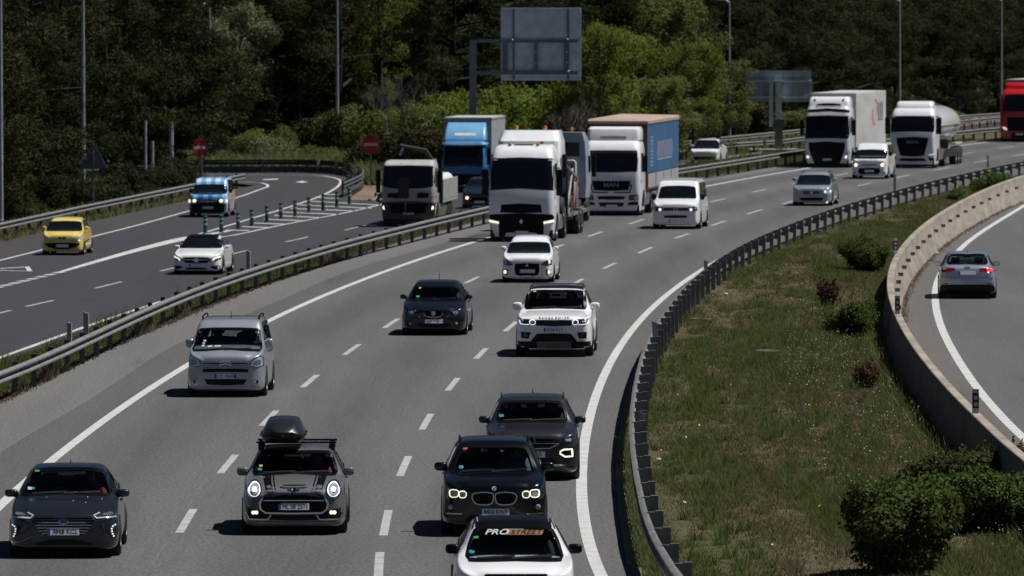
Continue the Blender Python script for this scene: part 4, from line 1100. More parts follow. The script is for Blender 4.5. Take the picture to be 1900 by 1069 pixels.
for q in ((420, 450), (790, 448), (880, 428), (660, 482), (772, 498), (920, 467)):
    h = c.hit(q); c.patch('bird_dropping', ellipse(h.x, h.z, random.uniform(.005, .010), random.uniform(.003, .006), 7), WHITE_ST, off=.003, depth=0)
aerial(c, 2.95, fin=True); car_ioniq = c

# --- grey estate with roof box
C = (420, 750, 4.11)
GREYP = paint('warm_grey', (.13, .135, .14), .0, .3)
c = make_car('estate_car', 'grey estate car with black bonnet stripes carrying a black roof box', 'car', 547, 988, main, C, GREYP, 4.25, 1.80, 1.44, .84, 1.12, 1.02, 1.72, 3.35, 4.05, 1.08, .98, .70, .78, 2.67, .32, near=True,
    ws=[(560, 358), (700, 359), (800, 362), (830, 445), (852, 535), (700, 531), (545, 526)], mirror=(1.06, 1.40, 1.03, .21, .155), bonnet_w=.82, box=False)
CH2 = CHROME
c.patch('grille', c.sym([(518, 685), (700, 685), (742, 703), (772, 755), (764, 800), (728, 828), (518, 832)]), BLACKG, off=.004, rnd=1)
c.symstrip('grille_surround', [(518, 683), (700, 683), (742, 700), (774, 755), (766, 802), (730, 830), (518, 834)], .028, CH2, off=.014)
c.strip('grille_bar', [(-.52, c.hit((518, 735)).z), (.52, c.hit((518, 735)).z)], .016, CH2, off=.014)
for sg in (1,):
    h = c.hit((815, 655))
    for k in (1, -1):
        c.patch('headlight', ellipse(k * h.x, h.z, .128, .140, 28), BLACKG, off=.008); o = c.strip('headlight_ring', ellipse(k * h.x, h.z, .121, .133, 28), .016, CHROME, closed=True, off=.016)
        c.strip('daylight_ring', ellipse(k * h.x, h.z, .095, .107, 28), .014, LED, closed=True, off=.018); c.patch('headlight_lens', ellipse(k * h.x, h.z, .08, .09, 20), LENS, off=.012)
        c.patch('headlight_bulb', round_poly([(k * h.x - .04, h.z - .03), (k * h.x + .04, h.z - .03), (k * h.x + .04, h.z + .035), (k * h.x - .04, h.z + .035)]), LED, off=.02)
c.both('bonnet_stripe', [(705, 541), (768, 543), (745, 610), (722, 676), (665, 672), (690, 600)], BLACKG, off=.003, depth=0); c.both('bonnet_stripe', [(683, 541), (694, 541), (655, 672), (645, 671)], BLACKG, off=.003, depth=0)
c.patch('bonnet_scoop', c.sym([(518, 617), (612, 619), (622, 630), (610, 640), (518, 642)]), GREYP, off=.022, depth=.03, rnd=1); c.patch('scoop_slot', c.sym([(518, 622), (600, 623), (606, 630), (518, 632)]), BLACKP, off=.026)
p = c.hit((518, 657)); c.patch('badge_wing', [(-.12, p.z + .012), (-.04, p.z + .016), (.04, p.z + .016), (.12, p.z + .012), (.08, p.z - .012), (-.08, p.z - .012)], CHROME, off=.008); c.patch('badge', ellipse(0, p.z, .036, .032), BLACKG, off=.014)
c.both('fog_surround', [(690, 850), (740, 818), (872, 788), (872, 842), (845, 872), (712, 876)], BLACKP, off=.004)
for dx in (-12, 12): c.lamps('fog_light', [(810 + dx, 826)], .034, LEDW)
c.both_strip('lower_trim', [(688, 848), (712, 880), (850, 876), (880, 820)], .02, CHROME, off=.014)
c.patch('lower_intake', c.sym([(518, 842), (688, 842), (704, 880), (518, 888)]), BLACKP, off=.004)
c.plate((515, 782), 'HL SB 2571', w=.53); sticker(c, 'sticker', [(250, 462), (276, 462), (276, 480), (250, 480)], YEL_ST, 1); sticker(c, 'sticker', [(240, 488), (270, 488), (270, 513), (240, 513)], TEAL_ST, 1)
for sg in (1, -1):
    zt = c.surf.ray_cast(Vector((sg * .55, 2.2, 5)), Vector((0, 0, -1)))[0].z
for y in (2.05, 2.95):
    z = c.surf.ray_cast(Vector((.5, y, 5)), Vector((0, 0, -1)))[0].z
    o = MB().box(-.70, .70, y - .03, y + .03, z + .065, z + .10, .01).obj('roof_bar', BLACKP, c.root)
    for sg in (1, -1): MB().box(sg * .62 - .05, sg * .62 + .05, y - .05, y + .05, z - .06, z + .063, .02).obj('bar_foot', BLACKP, o)
zr = c.surf.ray_cast(Vector((0, 2.3, 5)), Vector((0, 0, -1)))[0].z + .065
BOXP = M('roof_box_plastic', (.012, .013, .017), .35, coat=.3, noise=.3, nscale=3)
bst = [(1.35, zr + .10, .20, zr + .16, .18, zr + .19, .12), (1.42, zr + .05, .32, zr + .16, .30, zr + .25, .20), (1.65, zr + .01, .37, zr + .17, .36, zr + .34, .25), (2.2, zr, .385, zr + .18, .38, zr + .41, .27), (2.9, zr, .385, zr + .18, .38, zr + .42, .27), (3.3, zr + .03, .37, zr + .18, .35, zr + .36, .24), (3.42, zr + .1, .27, zr + .18, .25, zr + .26, .16)]
bv, bf = loft_body(bst, .12); o = mk('roof_box', [(x - .23, y, z) for x, y, z in bv], bf, BOXP, c.root, 45)
mb = MB(); zz = zr + .135
mb.tube([(-.23 - .395, 3.2, zz), (-.23 - .395, 1.75, zz), (-.23 - .335, 1.44, zz), (-.23, 1.35, zz + .0), (-.23 + .335, 1.44, zz), (-.23 + .395, 1.75, zz), (-.23 + .395, 3.2, zz)], .014, 5); mb.obj('box_seam', BLACKG, o)
car_mini = c

# --- black SUV
C = (790, 720, 3.065)
BLK = paint('black', (.0025, .003, .0045), .0, .16, .55, .2)
c = make_car('sport_utility_car', 'black sport utility car with ring headlights directly behind the white car', 'car', 917, 990, main, C, BLK, 4.44, 1.82, 1.60, .96, 1.12, 1.10, 1.80, 3.45, 4.2, 1.18, 1.06, .68, .86, 2.67, .345, near=True, zb=.16,
    ws=[(390, 327), (500, 329), (578, 336), (605, 402), (626, 482), (500, 481), (388, 479)], mirror=(1.04, 1.48, 1.13, .23, .15), bonnet_w=.82)
c.both('headlight', [(540, 603), (600, 580), (660, 567), (673, 590), (665, 626), (600, 632), (550, 622)], LENS_D)
for a, b, r1, r2 in ((570, 607, .062, .055), (618, 601, .080, .064)):
    h = c.hit((a, b))
    for k in (1, -1):
        c.strip('headlight_ring', round_poly([(k * h.x - k * r1, h.z + r2), (k * h.x + k * r1, h.z + r2 * 1.1), (k * h.x + k * r1 * .9, h.z - r2), (k * h.x - k * r1 * .9, h.z - r2 * .9)], 2), .016, LEDW, closed=True, off=.014); c.patch('headlight_lens', ellipse(k * h.x, h.z, r1 * .7, r2 * .7), LENS, off=.01)
K = [(393, 612), (402, 598), (450, 592), (505, 598), (519, 615), (510, 646), (490, 662), (430, 666), (400, 655)]
a_, b_ = c.both('kidney_grille', K, BLACKG, rnd=1, off=.004); P = c.tr(K)
for k in (1, -1):
    c.strip('grille_surround', round_poly([(k * x, z) for x, z in P], 1), .018, CHROME, closed=True, off=.014)
    xs = [x for x, z in P]; zs = [z for x, z in P]
    for t in range(1, 8):
        x = min(xs) + (max(xs) - min(xs)) * t / 8; c.strip('grille_bar', [(k * x, min(zs) + .03), (k * x, max(zs) - .025)], .010, BLACKP, off=.012, depth=.008)
p = c.hit((387, 572)); c.patch('badge', ellipse(0, p.z, .040, .036), WHITE_ST, off=.010); c.patch('badge_quarter', [(0, p.z), (.03, p.z), (.02, p.z + .02), (0, p.z + .027)], PLATE_B, off=.013, depth=0); c.patch('badge_quarter', [(0, p.z), (-.03, p.z), (-.02, p.z - .02), (0, p.z - .027)], PLATE_B, off=.013, depth=0)
c.lamps('fog_light', [(636, 676)], .045, LENS); c.both_strip('bumper_strip', [(575, 716), (660, 712)], .016, CHROME, off=.012)
c.patch('lower_intake', c.sym([(386, 720), (520, 722), (570, 760), (386, 765)]), BLACKP, off=.003)
c.plate((385, 705), '8430 KWY'); sticker(c, 'sticker', [(212, 340), (237, 340), (237, 352), (212, 352)], RED_ST); sticker(c, 'sticker', [(188, 442), (214, 442), (214, 463), (188, 463)], TEAL_ST, 1)
roof_rails(c, BLACKG, 1.9, 3.6, .60, .045); aerial(c, 3.3, fin=True); car_bmw = c

# --- white hatchback with black roof, cut by the lower edge
WHT = paint('white', (.85, .86, .88), 0, .28, .9, .04)
c = make_car('hatchback', 'white hatchback with black roof and lettered windscreen at the bottom edge', 'car', 955, 1147, main, C, WHT, 4.26, 1.80, 1.44, .80, 1.05, .97, 1.82, 3.0, 4.0, 1.08, .96, .66, .85, 2.64, .32, near=True,
    ws=[(505, 786), (620, 788), (716, 793), (756, 872), (788, 978), (640, 981), (505, 981)], mirror=(1.0, 1.45, 1.0, .22, .15), mirror_mat=BLACKG)
c.patch('roof_panel', [(-.63, 1.66), (.63, 1.66), (.585, 2.2), (.585, 3.05), (-.585, 3.05), (-.585, 2.2)], BLACKG, side='top', off=.004)
c.patch('roof_front', c.sym([(505, 752), (640, 754), (702, 762), (716, 800), (640, 797), (505, 795)]), BLACKG, off=.009)
O_ST = M('orange_sticker', (.22, .085, .035), .5, noise=.1, nscale=9)
zl = c.hit((500, 822)).z; xa = c.hit((330, 822)).x; xb = c.hit((470, 822)).x; xc = c.hit((672, 822)).x
c.patch('sticker', [(xb - .01, zl + .035), (xc, zl + .035), (xc - .03, zl - .035), (xb - .05, zl - .035)], O_ST, side='front', off=.007, depth=0)
c.lettering('lettering', 'PRO', ((xa + xb) / 2, zl), .10, WHITE_ST, off=.010, shear=.35, width=(xb - xa) * .98); c.lettering('lettering', 'STREET', ((xb + xc) / 2 - .01, zl), .085, BLACKG, off=.010, shear=.35, width=(xc - xb) * .93)
sticker(c, 'sticker', [(272, 846), (298, 843), (300, 855), (272, 857)], GREEN_ST); sticker(c, 'sticker', [(246, 922), (278, 922), (278, 942), (246, 942)], TEAL_ST, 1)
P = c.tr([(735, 800), (770, 872), (800, 965)])
c.both('headlight', [(700, 1130), (800, 1090), (830, 1100), (800, 1150)], LENS_D); c.patch('grille', [(-.5, .72), (.5, .72), (.42, .52), (-.42, .52)], BLACKG, rnd=1); c.patch('lower_intake', [(-.6, .42), (.6, .42), (.5, .27), (-.5, .27)], BLACKP, rnd=1)
car_pro = c

# --- dark grey crossover behind the black one
c = make_car('crossover_car', 'dark grey crossover with hexagonal front light partly hidden behind the black car', 'car', 987, 888, main, C, paint('dark_grey', (.034, .037, .042), .5, .28), 4.23, 1.82, 1.57, .95, 1.10, 1.07, 1.80, 3.2, 4.0, 1.16, 1.04, .68, .85, 2.59, .335, near=True, zb=.15,
    ws=[(605, 74), (700, 76), (776, 80), (800, 142), (806, 192), (700, 191), (600, 190)], mirror=(1.03, 1.46, 1.11, .22, .14), bonnet_w=.82)
c.patch('grille', c.sym([(597, 288), (733, 290), (755, 316), (705, 342), (597, 344)]), BLACKG, off=.004)
bars(c, [((597, 304), (738, 304)), ((597, 318), (745, 318)), ((597, 331), (720, 331))], .012, LENS_D); c.symstrip('grille_trim', [(597, 345), (706, 343), (760, 316)], .016, CHROME, closed=False)
c.both('headlight', [(733, 292), (840, 277), (839, 305), (757, 317)], LENS_D); c.both('headlight_lens', [(790, 290), (825, 286), (825, 302), (795, 304)], LENS, off=.01)
P = c.tr([(766, 360), (786, 350), (830, 348), (833, 388), (792, 391), (764, 374)])
for k in (1, -1): c.patch('light_pod', [(k * x, z) for x, z in P], BLACKP, off=.005); c.strip('daylight_ring', [(k * x, z) for x, z in P], .030, LEDW, closed=True, off=.014)
c.patch('lower_intake', c.sym([(597, 398), (720, 398), (760, 440), (597, 445)]), BLACKP, off=.004); c.symstrip('skid_trim', [(597, 446), (720, 444), (800, 436)], .02, CHROME, closed=False)
c.plate((597, 378), 'VL', textx=(.09, .21)); p = c.hit((597, 300)); c.patch('badge', ellipse(0, p.z, .07, .07), CHROME, off=.02); c.patch('badge_inner', ellipse(0, p.z, .055, .055), BLACKG, off=.024)
sticker(c, 'sticker', [(416, 150), (444, 150), (444, 166), (416, 166)], TEAL_ST, 1)
roof_rails(c, CHROME, 1.9, 3.4, .60, .045); aerial(c, 3.0, .1, .1); car_troc = c

# --- silver people carrier
C = (320, 560, 5.345)
SIL = paint('silver', (.37, .40, .45), .4, .28)
c = make_car('people_carrier', 'silver people carrier with roof rails in the left lane', 'car', 423, 734, main, C, SIL, 4.38, 1.81, 1.78, 1.03, 1.02, 1.22, 1.78, 3.9, 4.2, 1.2, 1.13, .80, .90, 2.73, .33, near=True, box=True, zb=.15, bonnet_w=.84,
    ws=[(590, 260), (740, 264), (868, 273), (880, 382), (886, 487), (740, 482), (580, 473)], mirror=(1.06, 1.50, 1.20, .20, .22))
c.both('headlight', [(765, 618), (795, 573), (860, 538), (896, 548), (898, 630), (835, 648), (768, 640)], LENS, rnd=1)
c.both_strip('headlight_edge', [(765, 618), (795, 573), (860, 538), (896, 548), (898, 630), (835, 648), (768, 640)], .014, LENS_D, off=.012); c.both('headlight_lens', [(800, 600), (850, 570), (880, 580), (878, 618), (830, 630)], LENS_M, rnd=1, off=.01)
c.patch('upper_grille', c.sym([(547, 603), (742, 608), (750, 632), (547, 640)]), BLACKG, off=.004); bars(c, [((547, 626), (742, 624))], .03, SIL)
c.patch('grille', c.sym([(547, 658), (752, 668), (752, 700), (547, 697)]), BLACKG, off=.006); c.symstrip('grille_trim', [(547, 650), (752, 656)], .03, SIL, closed=False, off=.016)
c.patch('lower_intake', c.sym([(547, 766), (742, 770), (705, 822), (547, 830)]), BLACKP, off=.005)
for dz in (0, 24):
    P = c.tr([(547, 588 + dz), (583, 608 + dz)]); c.strip('badge', [(-P[1][0], P[1][1]), (0, P[0][1]), (P[1][0], P[1][1])], .024, CHROME, off=.028)
c.lamps('fog_light', [(825, 792)], .055, BLACKG); h = c.hit((825, 792))
for k in (1, -1): c.strip('fog_ring', ellipse(k * h.x, h.z, .062, .062), .016, CHROME, closed=True, off=.018); c.patch('fog_lens', ellipse(k * h.x, h.z, .04, .04), LENS, off=.028)
c.plate((545, 740), 'CC-104-BV', blue='lr', w=.50, h=.11); sticker(c, 'sticker', [(308, 380), (338, 380), (338, 402), (308, 402)], WHITE_ST, 1); sticker(c, 'sticker', [(298, 408), (322, 408), (322, 422), (298, 422)], WHITE_ST); sticker(c, 'sticker', [(292, 428), (316, 428), (316, 444), (292, 444)], WHITE_ST)
sticker(c, 'paper', [(350, 440), (392, 436), (394, 448), (352, 450)], WHITE_ST); sticker(c, 'paper', [(415, 438), (480, 434), (480, 446), (416, 448)], WHITE_ST)
roof_rails(c, BLACKG, 2.0, 3.8, .66, .075); aerial(c, 2.15, .16, -.02); car_berlingo = c

# --- white off-road car
C = (920, 430, 4.276)
c = make_car('off_road_car', 'white off-road car with black pillars and roof bars in the right lane', 'car', 1030, 660, main, C, WHT, 4.85, 1.98, 1.74, 1.06, 1.25, 1.18, 1.95, 3.9, 4.6, 1.3, 1.18, .72, .93, 2.92, .385, near=True, zb=.22, bonnet_w=.84, bluff=.5,
    ws=[(490, 464), (600, 466), (700, 470), (712, 540), (723, 612), (600, 608), (482, 606)], mirror=(1.13, 1.65, 1.26, .25, .2))
c.patch('grille', c.sym([(465, 699), (598, 702), (606, 745), (465, 751)]), BLACKG, off=.005); bars(c, [((465, 716), (600, 716)), ((465, 732), (602, 732))], .014, LENS_D)
c.both('headlight', [(598, 704), (650, 696), (742, 688), (735, 722), (712, 743), (622, 744), (606, 730)], LENS_D)
h = c.hit((631, 720))
for k in (1, -1): c.strip('daylight_ring', ellipse(k * h.x, h.z, .075, .062), .018, LED, closed=True, off=.014)
c.both_strip('daylight_strip', [(736, 700), (726, 730), (690, 737), (655, 736)], .018, LED, off=.014)
for x_, w_, t_ in ((-.21, .36, 'RANGE'), (.21, .36, 'ROVER')): c.lettering('bonnet_lettering', t_, (x_, c.hit((465, 687)).z + .005), .07, BLACKP, width=w_, off=.006, space=1.4)
c.both('fog_intake', [(643, 799), (722, 795), (720, 845), (662, 850)], BLACKP, off=.005); c.both('fog_lens', [(668, 815), (708, 813), (706, 836), (672, 838)], LENS_D, off=.012, rnd=1)
c.patch('lower_intake', c.sym([(465, 806), (596, 810), (640, 862), (640, 925), (465, 930)]), BLACKP, off=.012); c.patch('lower_cladding', [(-.93, .24), (.93, .24), (.93, .41), (-.93, .41)], BLACKP, off=.016); c.patch('skid_plate', c.sym([(465, 870), (600, 872), (596, 920), (465, 922)]), LENS_D, off=.024)
c.plate((462, 780), '0256 KLT')
c.patch('roof_panel', [(-.66, 2.02), (.66, 2.02), (.66, 4.0), (-.66, 4.0)], BLACKG, side='top', off=.005)
for sg in (1, -1): c.strip('pillar_trim', [(sg * .775, 1.24), (sg * .745, 1.45), (sg * .70, 1.64)], .075, BLACKG, off=.010, side='front')
roof_rails(c, BLACKG, 2.1, 3.9, .68, .06)
for y in (2.35, 3.3): MB().box(-.68, .68, y - .03, y + .03, 1.775, 1.80, .008).obj('roof_bar', M('roof_bar_alloy', (.35, .36, .38), .4, .6, noise=.1, nscale=5), c.root)
sticker(c, 'sticker', [(298, 468), (320, 468), (320, 480), (298, 480)], YEL_ST); car_rr = c

# --- dark blue hatchback
C = (730, 500, 7.635)
NAVY = paint('dark_blue', (.006, .011, .020), .4, .25, .8, .15)
c = make_car('hatchback', 'dark blue hatchback with roof aerial in the middle lane', 'car', 807.5, 620.5, main, C, NAVY, 4.31, 1.77, 1.46, .80, 1.0, .97, 1.85, 3.1, 4.05, 1.12, .97, .66, .90, 2.58, .32, near=True, mirror=(.98, 1.42, 1.02, .19, .13),
    ws=[(640, 240), (800, 241), (930, 247), (945, 350), (957, 437), (800, 437), (620, 437)])
c.both('headlight', [(765, 665), (798, 603), (880, 568), (990, 580), (985, 632), (900, 662)], LENS_D, rnd=1); c.both('headlight_lens', [(845, 600), (900, 585), (925, 600), (890, 640), (850, 635)], LENS, rnd=1, off=.01); c.lamps('headlight_glint', [(880, 605), (825, 588), (765, 668)], .022, CHROME)
c.patch('grille', c.sym([(585, 580), (688, 590), (704, 606), (682, 652), (640, 671), (585, 674)]), BLACKG, off=.005); c.symstrip('grille_surround', [(585, 579), (690, 588), (706, 606), (684, 654), (642, 673), (585, 676)], .014, CHROME)
p = c.hit((585, 622)); c.patch('badge', [(-.05, p.z - .05), (.05, p.z - .05), (.05, p.z + .05), (-.05, p.z + .05)], CHROME, off=.014); c.strip('badge_stroke', [(.03, p.z + .025), (-.03, p.z + .02), (.03, p.z - .02), (-.03, p.z - .025)], .012, BLACKG, off=.018)
c.patch('lower_intake', c.sym([(585, 770), (780, 758), (822, 790), (740, 820), (585, 824)]), BLACKP, off=.005); c.both('fog_intake', [(850, 770), (940, 750), (960, 790), (880, 815)], BLACKP, off=.005); c.lamps('fog_light', [(890, 770)], .04, LENS)
c.plate((580, 735), ''); sticker(c, 'sticker', [(362, 255), (396, 255), (390, 275), (358, 275)], YEL_ST); sticker(c, 'sticker', [(325, 372), (375, 372), (370, 395), (322, 397)], GREEN_ST, 1)
c.both_strip('bonnet_crease', [(690, 600), (800, 520), (900, 470)], .02, NAVY, off=.006); aerial(c, 2.9, .24, .1); car_seat = c

# --- white small hatchback
C = (920, 430, 4.276)
c = make_car('small_hatchback', 'white small hatchback with amber fog lamps behind the off-road car', 'car', 981, 523.5, main, C, WHT, 3.85, 1.67, 1.50, .88, .90, 1.04, 1.62, 2.9, 3.6, 1.1, 1.0, .68, .80, 2.45, .29, mirror=(.96, 1.25, 1.09, .19, .14), bluff=.3,
    ws=[(285, 82), (350, 83), (418, 87), (432, 130), (434, 171), (350, 171), (270, 171)])
c.patch('grille', c.sym([(260, 250), (345, 254), (348, 290), (340, 352), (260, 360)]), BLACKG, off=.004); c.both_strip('grille_trim', [(350, 258), (352, 320), (335, 350), (300, 356)], .04, CHROME)
c.both('headlight', [(352, 264), (395, 230), (447, 222), (446, 262), (390, 272)], LENS_D); c.lamps('headlight_glint', [(420, 240)], .055, LED, mirror=False); c.lamps('fog_light', [(420, 320)], .055, BULB)
c.both('fog_surround', [(395, 300), (440, 298), (438, 342), (402, 345)], BLACKP, off=.004); c.plate((255, 313), ''); c.patch('lower_trim', c.sym([(260, 372), (380, 372), (370, 382), (260, 384)]), CHROME, off=.01)
p = c.hit((260, 268))
for k in range(3):
    a = math.pi / 2 + k * 2 * math.pi / 3; q = (.028 * math.cos(a), p.z + .028 * math.sin(a)); c.patch('badge', [(q[0] + .026 * math.cos(a + t), q[1] + .026 * math.sin(a + t)) for t in (0, math.pi / 2, math.pi, -math.pi / 2)], CHROME, off=.016)

# --- white van
C = (1080, 200, 4.454)
c = make_car('passenger_van', 'white passenger van with low roof in the right lane ahead of the blue-sided lorry', 'van', 1257, 424.5, main, C, WHT, 4.89, 1.90, 1.95, 1.08, .78, 1.22, 1.55, 4.4, 4.7, 1.2, 1.15, .84, .92, 3.0, .34, box=True, zb=.17, bluff=.7, bonnet_w=.86, mirror=(1.08, 1.2, 1.28, .19, .26), mirror_mat=BLACKP,
    ws=[(800, 645), (880, 648), (938, 655), (946, 752), (870, 750), (790, 750)])
c.patch('grille', c.sym([(783, 826), (874, 826), (876, 853), (783, 853)]), M('dark_red_grille', (.035, .01, .012), .3, noise=.3, nscale=9), off=.005); c.symstrip('grille_trim', [(783, 825), (876, 825), (878, 854), (783, 854)], .012, CHROME)
c.both('headlight', [(876, 822), (950, 818), (956, 855), (880, 858)], LENS_D); c.lamps('headlight_bulb', [(900, 843)], .06, LED); p = c.hit((783, 838)); c.patch('badge', ellipse(0, p.z, .075, .075), CHROME, off=.014); c.patch('badge_inner', ellipse(0, p.z, .055, .055), BLACKG, off=.018)
c.patch('lower_intake', c.sym([(783, 888), (868, 890), (866, 910), (783, 912)]), BLACKP, off=.005); c.plate((783, 938), ''); c.patch('pop_up_roof', [(-.7, 1.75), (.7, 1.75), (.72, 4.3), (-.72, 4.3)], WHT, side='top', off=.05, depth=.06)

# --- silver small estate
C = (1460, 160, 4.65)
c = make_car('small_estate', 'silver small estate beside the median rail', 'car', 1509, 381.5, main, C, SIL, 4.42, 1.75, 1.52, .86, .90, 1.04, 1.80, 3.6, 4.2, 1.15, 1.0, .68, .88, 2.7, .31,
    ws=[(262, 766), (320, 767), (372, 771), (376, 853), (310, 853), (240, 853)])
c.both('headlight', [(305, 930), (330, 902), (385, 893), (391, 925), (335, 938)], LENS, rnd=1); c.lamps('headlight_glint', [(330, 912), (372, 908)], .06, LED, mirror=False); c.patch('grille', c.sym([(225, 906), (292, 911), (280, 931), (225, 932)]), LENS_D, off=.005)
c.patch('lower_intake', c.sym([(225, 960), (322, 964), (302, 986), (225, 988)]), BLACKG, off=.005); c.lamps('fog_light', [(345, 1000)], .05, LED, mirror=False); p = c.hit((225, 918)); c.patch('badge', ellipse(0, p.z, .06, .05), CHROME, off=.012); roof_rails(c, BLACKP, 1.95, 3.7, .58, .04)

# --- white minivan with orange flash
c = make_car('minivan', 'white minivan with lit amber headlamps in front of the two white lorries', 'van', 1616, 331.6, main, C, WHT, 4.42, 1.83, 1.84, 1.06, .85, 1.22, 1.65, 4.0, 4.25, 1.2, 1.14, .80, .88, 2.66, .32, box=True, zb=.16, bluff=.4, mirror=(1.07, 1.4, 1.26, .2, .24), mirror_mat=BLACKP,
    ws=[(745, 546), (810, 549), (862, 553), (860, 627), (800, 627), (735, 627)])
c.both('headlight', [(798, 684), (850, 664), (857, 690), (812, 697)], LENS, rnd=1); c.lamps('headlight_bulb', [(822, 681)], .085, BULB); c.patch('grille', c.sym([(718, 704), (796, 709), (808, 738), (780, 766), (718, 769)]), BLACKG, off=.005); c.plate((718, 732), '')
c.symstrip('grille_trim', [(718, 682), (775, 680)], .04, LENS_D, closed=False); c.both('fog_intake', [(820, 745), (850, 738), (848, 762)], BLACKP, off=.004)
for sd in ('right', 'left'): c.strip('door_flash', [(1.2, .82), (2.6, .98)], .12, M('orange_flash', (.62, .22, .04), .4, noise=.1, nscale=5), side=sd, off=.004, depth=0)

# --- silver hatchback on the ramp, seen from behind
C = (1700, 440, 7.635)
BSIL = paint('blue_silver', (.34, .40, .48), .4, .26)
c = make_car('hatchback', 'blue-silver hatchback driving away on the ramp at the right', 'car', 1794.5, 553, RLINE, C, BSIL, 4.32, 1.785, 1.43, .80, 1.1, .95, 1.95, 3.15, 4.02, 1.06, .93, .67, .87, 2.63, .32, end='rear', near=True, mirror=(1.0, 1.52, 1.0, .22, .13), mirror_mat=BLACKG,
    ws=[(727, 243), (860, 244), (985, 250), (1002, 310), (1018, 380), (870, 383), (727, 384)])
c.both('tail_light', [(888, 445), (980, 436), (1062, 431), (1092, 462), (1088, 500), (1000, 497), (900, 477)], REDLENS, rnd=1, off=.008)
RLIT = M('sun_glow_red_lens', (.6, .02, .02), .15, emit=.9, ecol=(1, .05, .03)); c.patch('sunlit_tail_lens', c.tr([(995, 445), (1085, 448), (1085, 492), (1000, 492)]), RLIT, off=.012, rnd=1); c.lamps('lamp_glint', [(1008, 440), (1020, 500)], .025, LEDW, mirror=False)  # glow painted on the right tail lens for the sunlight falling on it
c.plate((727, 508), ''); c.patch('lower_bumper', [(-.80, .16), (.80, .16), (.84, .34), (.78, .44), (-.78, .44), (-.84, .34)], BLACKP, off=.02); c.symstrip('bumper_crease', [(727, 575), (900, 578), (1085, 572)], .03, BSIL, closed=False, off=.016)
c.both('reflector', [(1000, 655), (1075, 650), (1072, 666), (1000, 668)], REDLENS, off=.006); p = c.hit((727, 432))
for k in range(4): c.strip('badge_ring', ellipse(-.06 + k * .04, p.z, .026, .026, 14), .008, CHROME, closed=True, off=.01)
MB().tube([(0, 4.30, .36), (0, 4.42, .36), (0, 4.42, .42)], .025, 6).obj('tow_bar', BLACKP, c.root); c.strip('wiper', [(.0, 1.07), (.25, 1.10)], .02, BLACKP, off=.014); aerial(c, 3.0, fin=True)
car_audi = c

# --- yellow city car
C = (60, 380, 9.72)
YEL = paint('yellow', (.78, .61, .15), 0, .32)
c = make_car('city_car', 'yellow city car on the far left carriageway', 'car', 119, 473, LRE, C, YEL, 3.43, 1.63, 1.47, .86, .72, 1.02, 1.45, 2.6, 3.25, 1.1, .99, .70, .68, 2.34, .28, mirror=(.90, 1.05, 1.05, .16, .14), bluff=.3,
    ws=[(640, 296), (770, 299), (888, 306), (893, 390), (897, 477), (760, 477), (620, 477)], dyaw=.03, z0=ZL)
c.both('headlight', [(768, 607), (788, 566), (860, 530), (917, 540), (906, 592), (850, 612)], LENS, rnd=1); c.patch('grille', c.sym([(560, 688), (700, 690), (852, 694), (852, 720), (785, 768), (660, 800), (560, 803)]), BLACKG, off=.005, rnd=1)
c.patch('badge', c.sym([(560, 580), (612, 586), (600, 605), (580, 622), (560, 624)]), BLACKG, off=.008); p = c.hit((562, 600)); c.patch('badge_inner', ellipse(0, p.z, .035, .04), CHROME, off=.014); c.plate((558, 742), ''); c.lamps('paint_glint', [(845, 645)], .03, LED, mirror=False)
for sd in ('right', 'left'): c.strip('side_moulding', [(1.05, .52), (2.1, .58)], .05, BLACKP, side=sd, off=.012)

# --- white hatchback with black roof on the left carriageway
C = (310, 310, 4.857)
c = make_car('hatchback', 'white hatchback with glossy black roof on the left carriageway', 'car', 370, 508.7, LRE, C, WHT, 4.30, 1.78, 1.42, .78, 1.1, .95, 1.85, 3.0, 4.0, 1.08, .95, .66, .86, 2.70, .33, mirror=(.98, 1.5, .98, .2, .13),
    ws=[(340, 640), (420, 642), (490, 648), (494, 690), (496, 732), (420, 732), (332, 732)], z0=ZL)
c.patch('roof_panel', [(-.60, 1.60), (.60, 1.60), (.57, 1.9), (.56, 3.0), (-.56, 3.0), (-.57, 1.9)], BLACKG, side='top', off=.005)
c.both('headlight', [(404, 846), (430, 811), (491, 794), (487, 830), (430, 849)], LENS_D); c.both_strip('daylight_strip', [(412, 842), (428, 824), (480, 806)], .045, LEDW)
c.patch('grille', c.sym([(283, 813), (390, 818), (397, 836), (360, 864), (283, 867)]), BLACKG, off=.005); c.symstrip('grille_bar', [(283, 838), (385, 836)], .035, CHROME, closed=False); p = c.hit((285, 840)); c.patch('badge', ellipse(0, p.z, .085, .085), CHROME, off=.02)
c.both('side_intake', [(378, 897), (480, 884), (490, 920), (425, 922)], BLACKG, off=.005, rnd=1); c.patch('lower_intake', c.sym([(283, 905), (350, 908), (382, 936), (283, 942)]), BLACKG, off=.005); c.plate((278, 885), '')

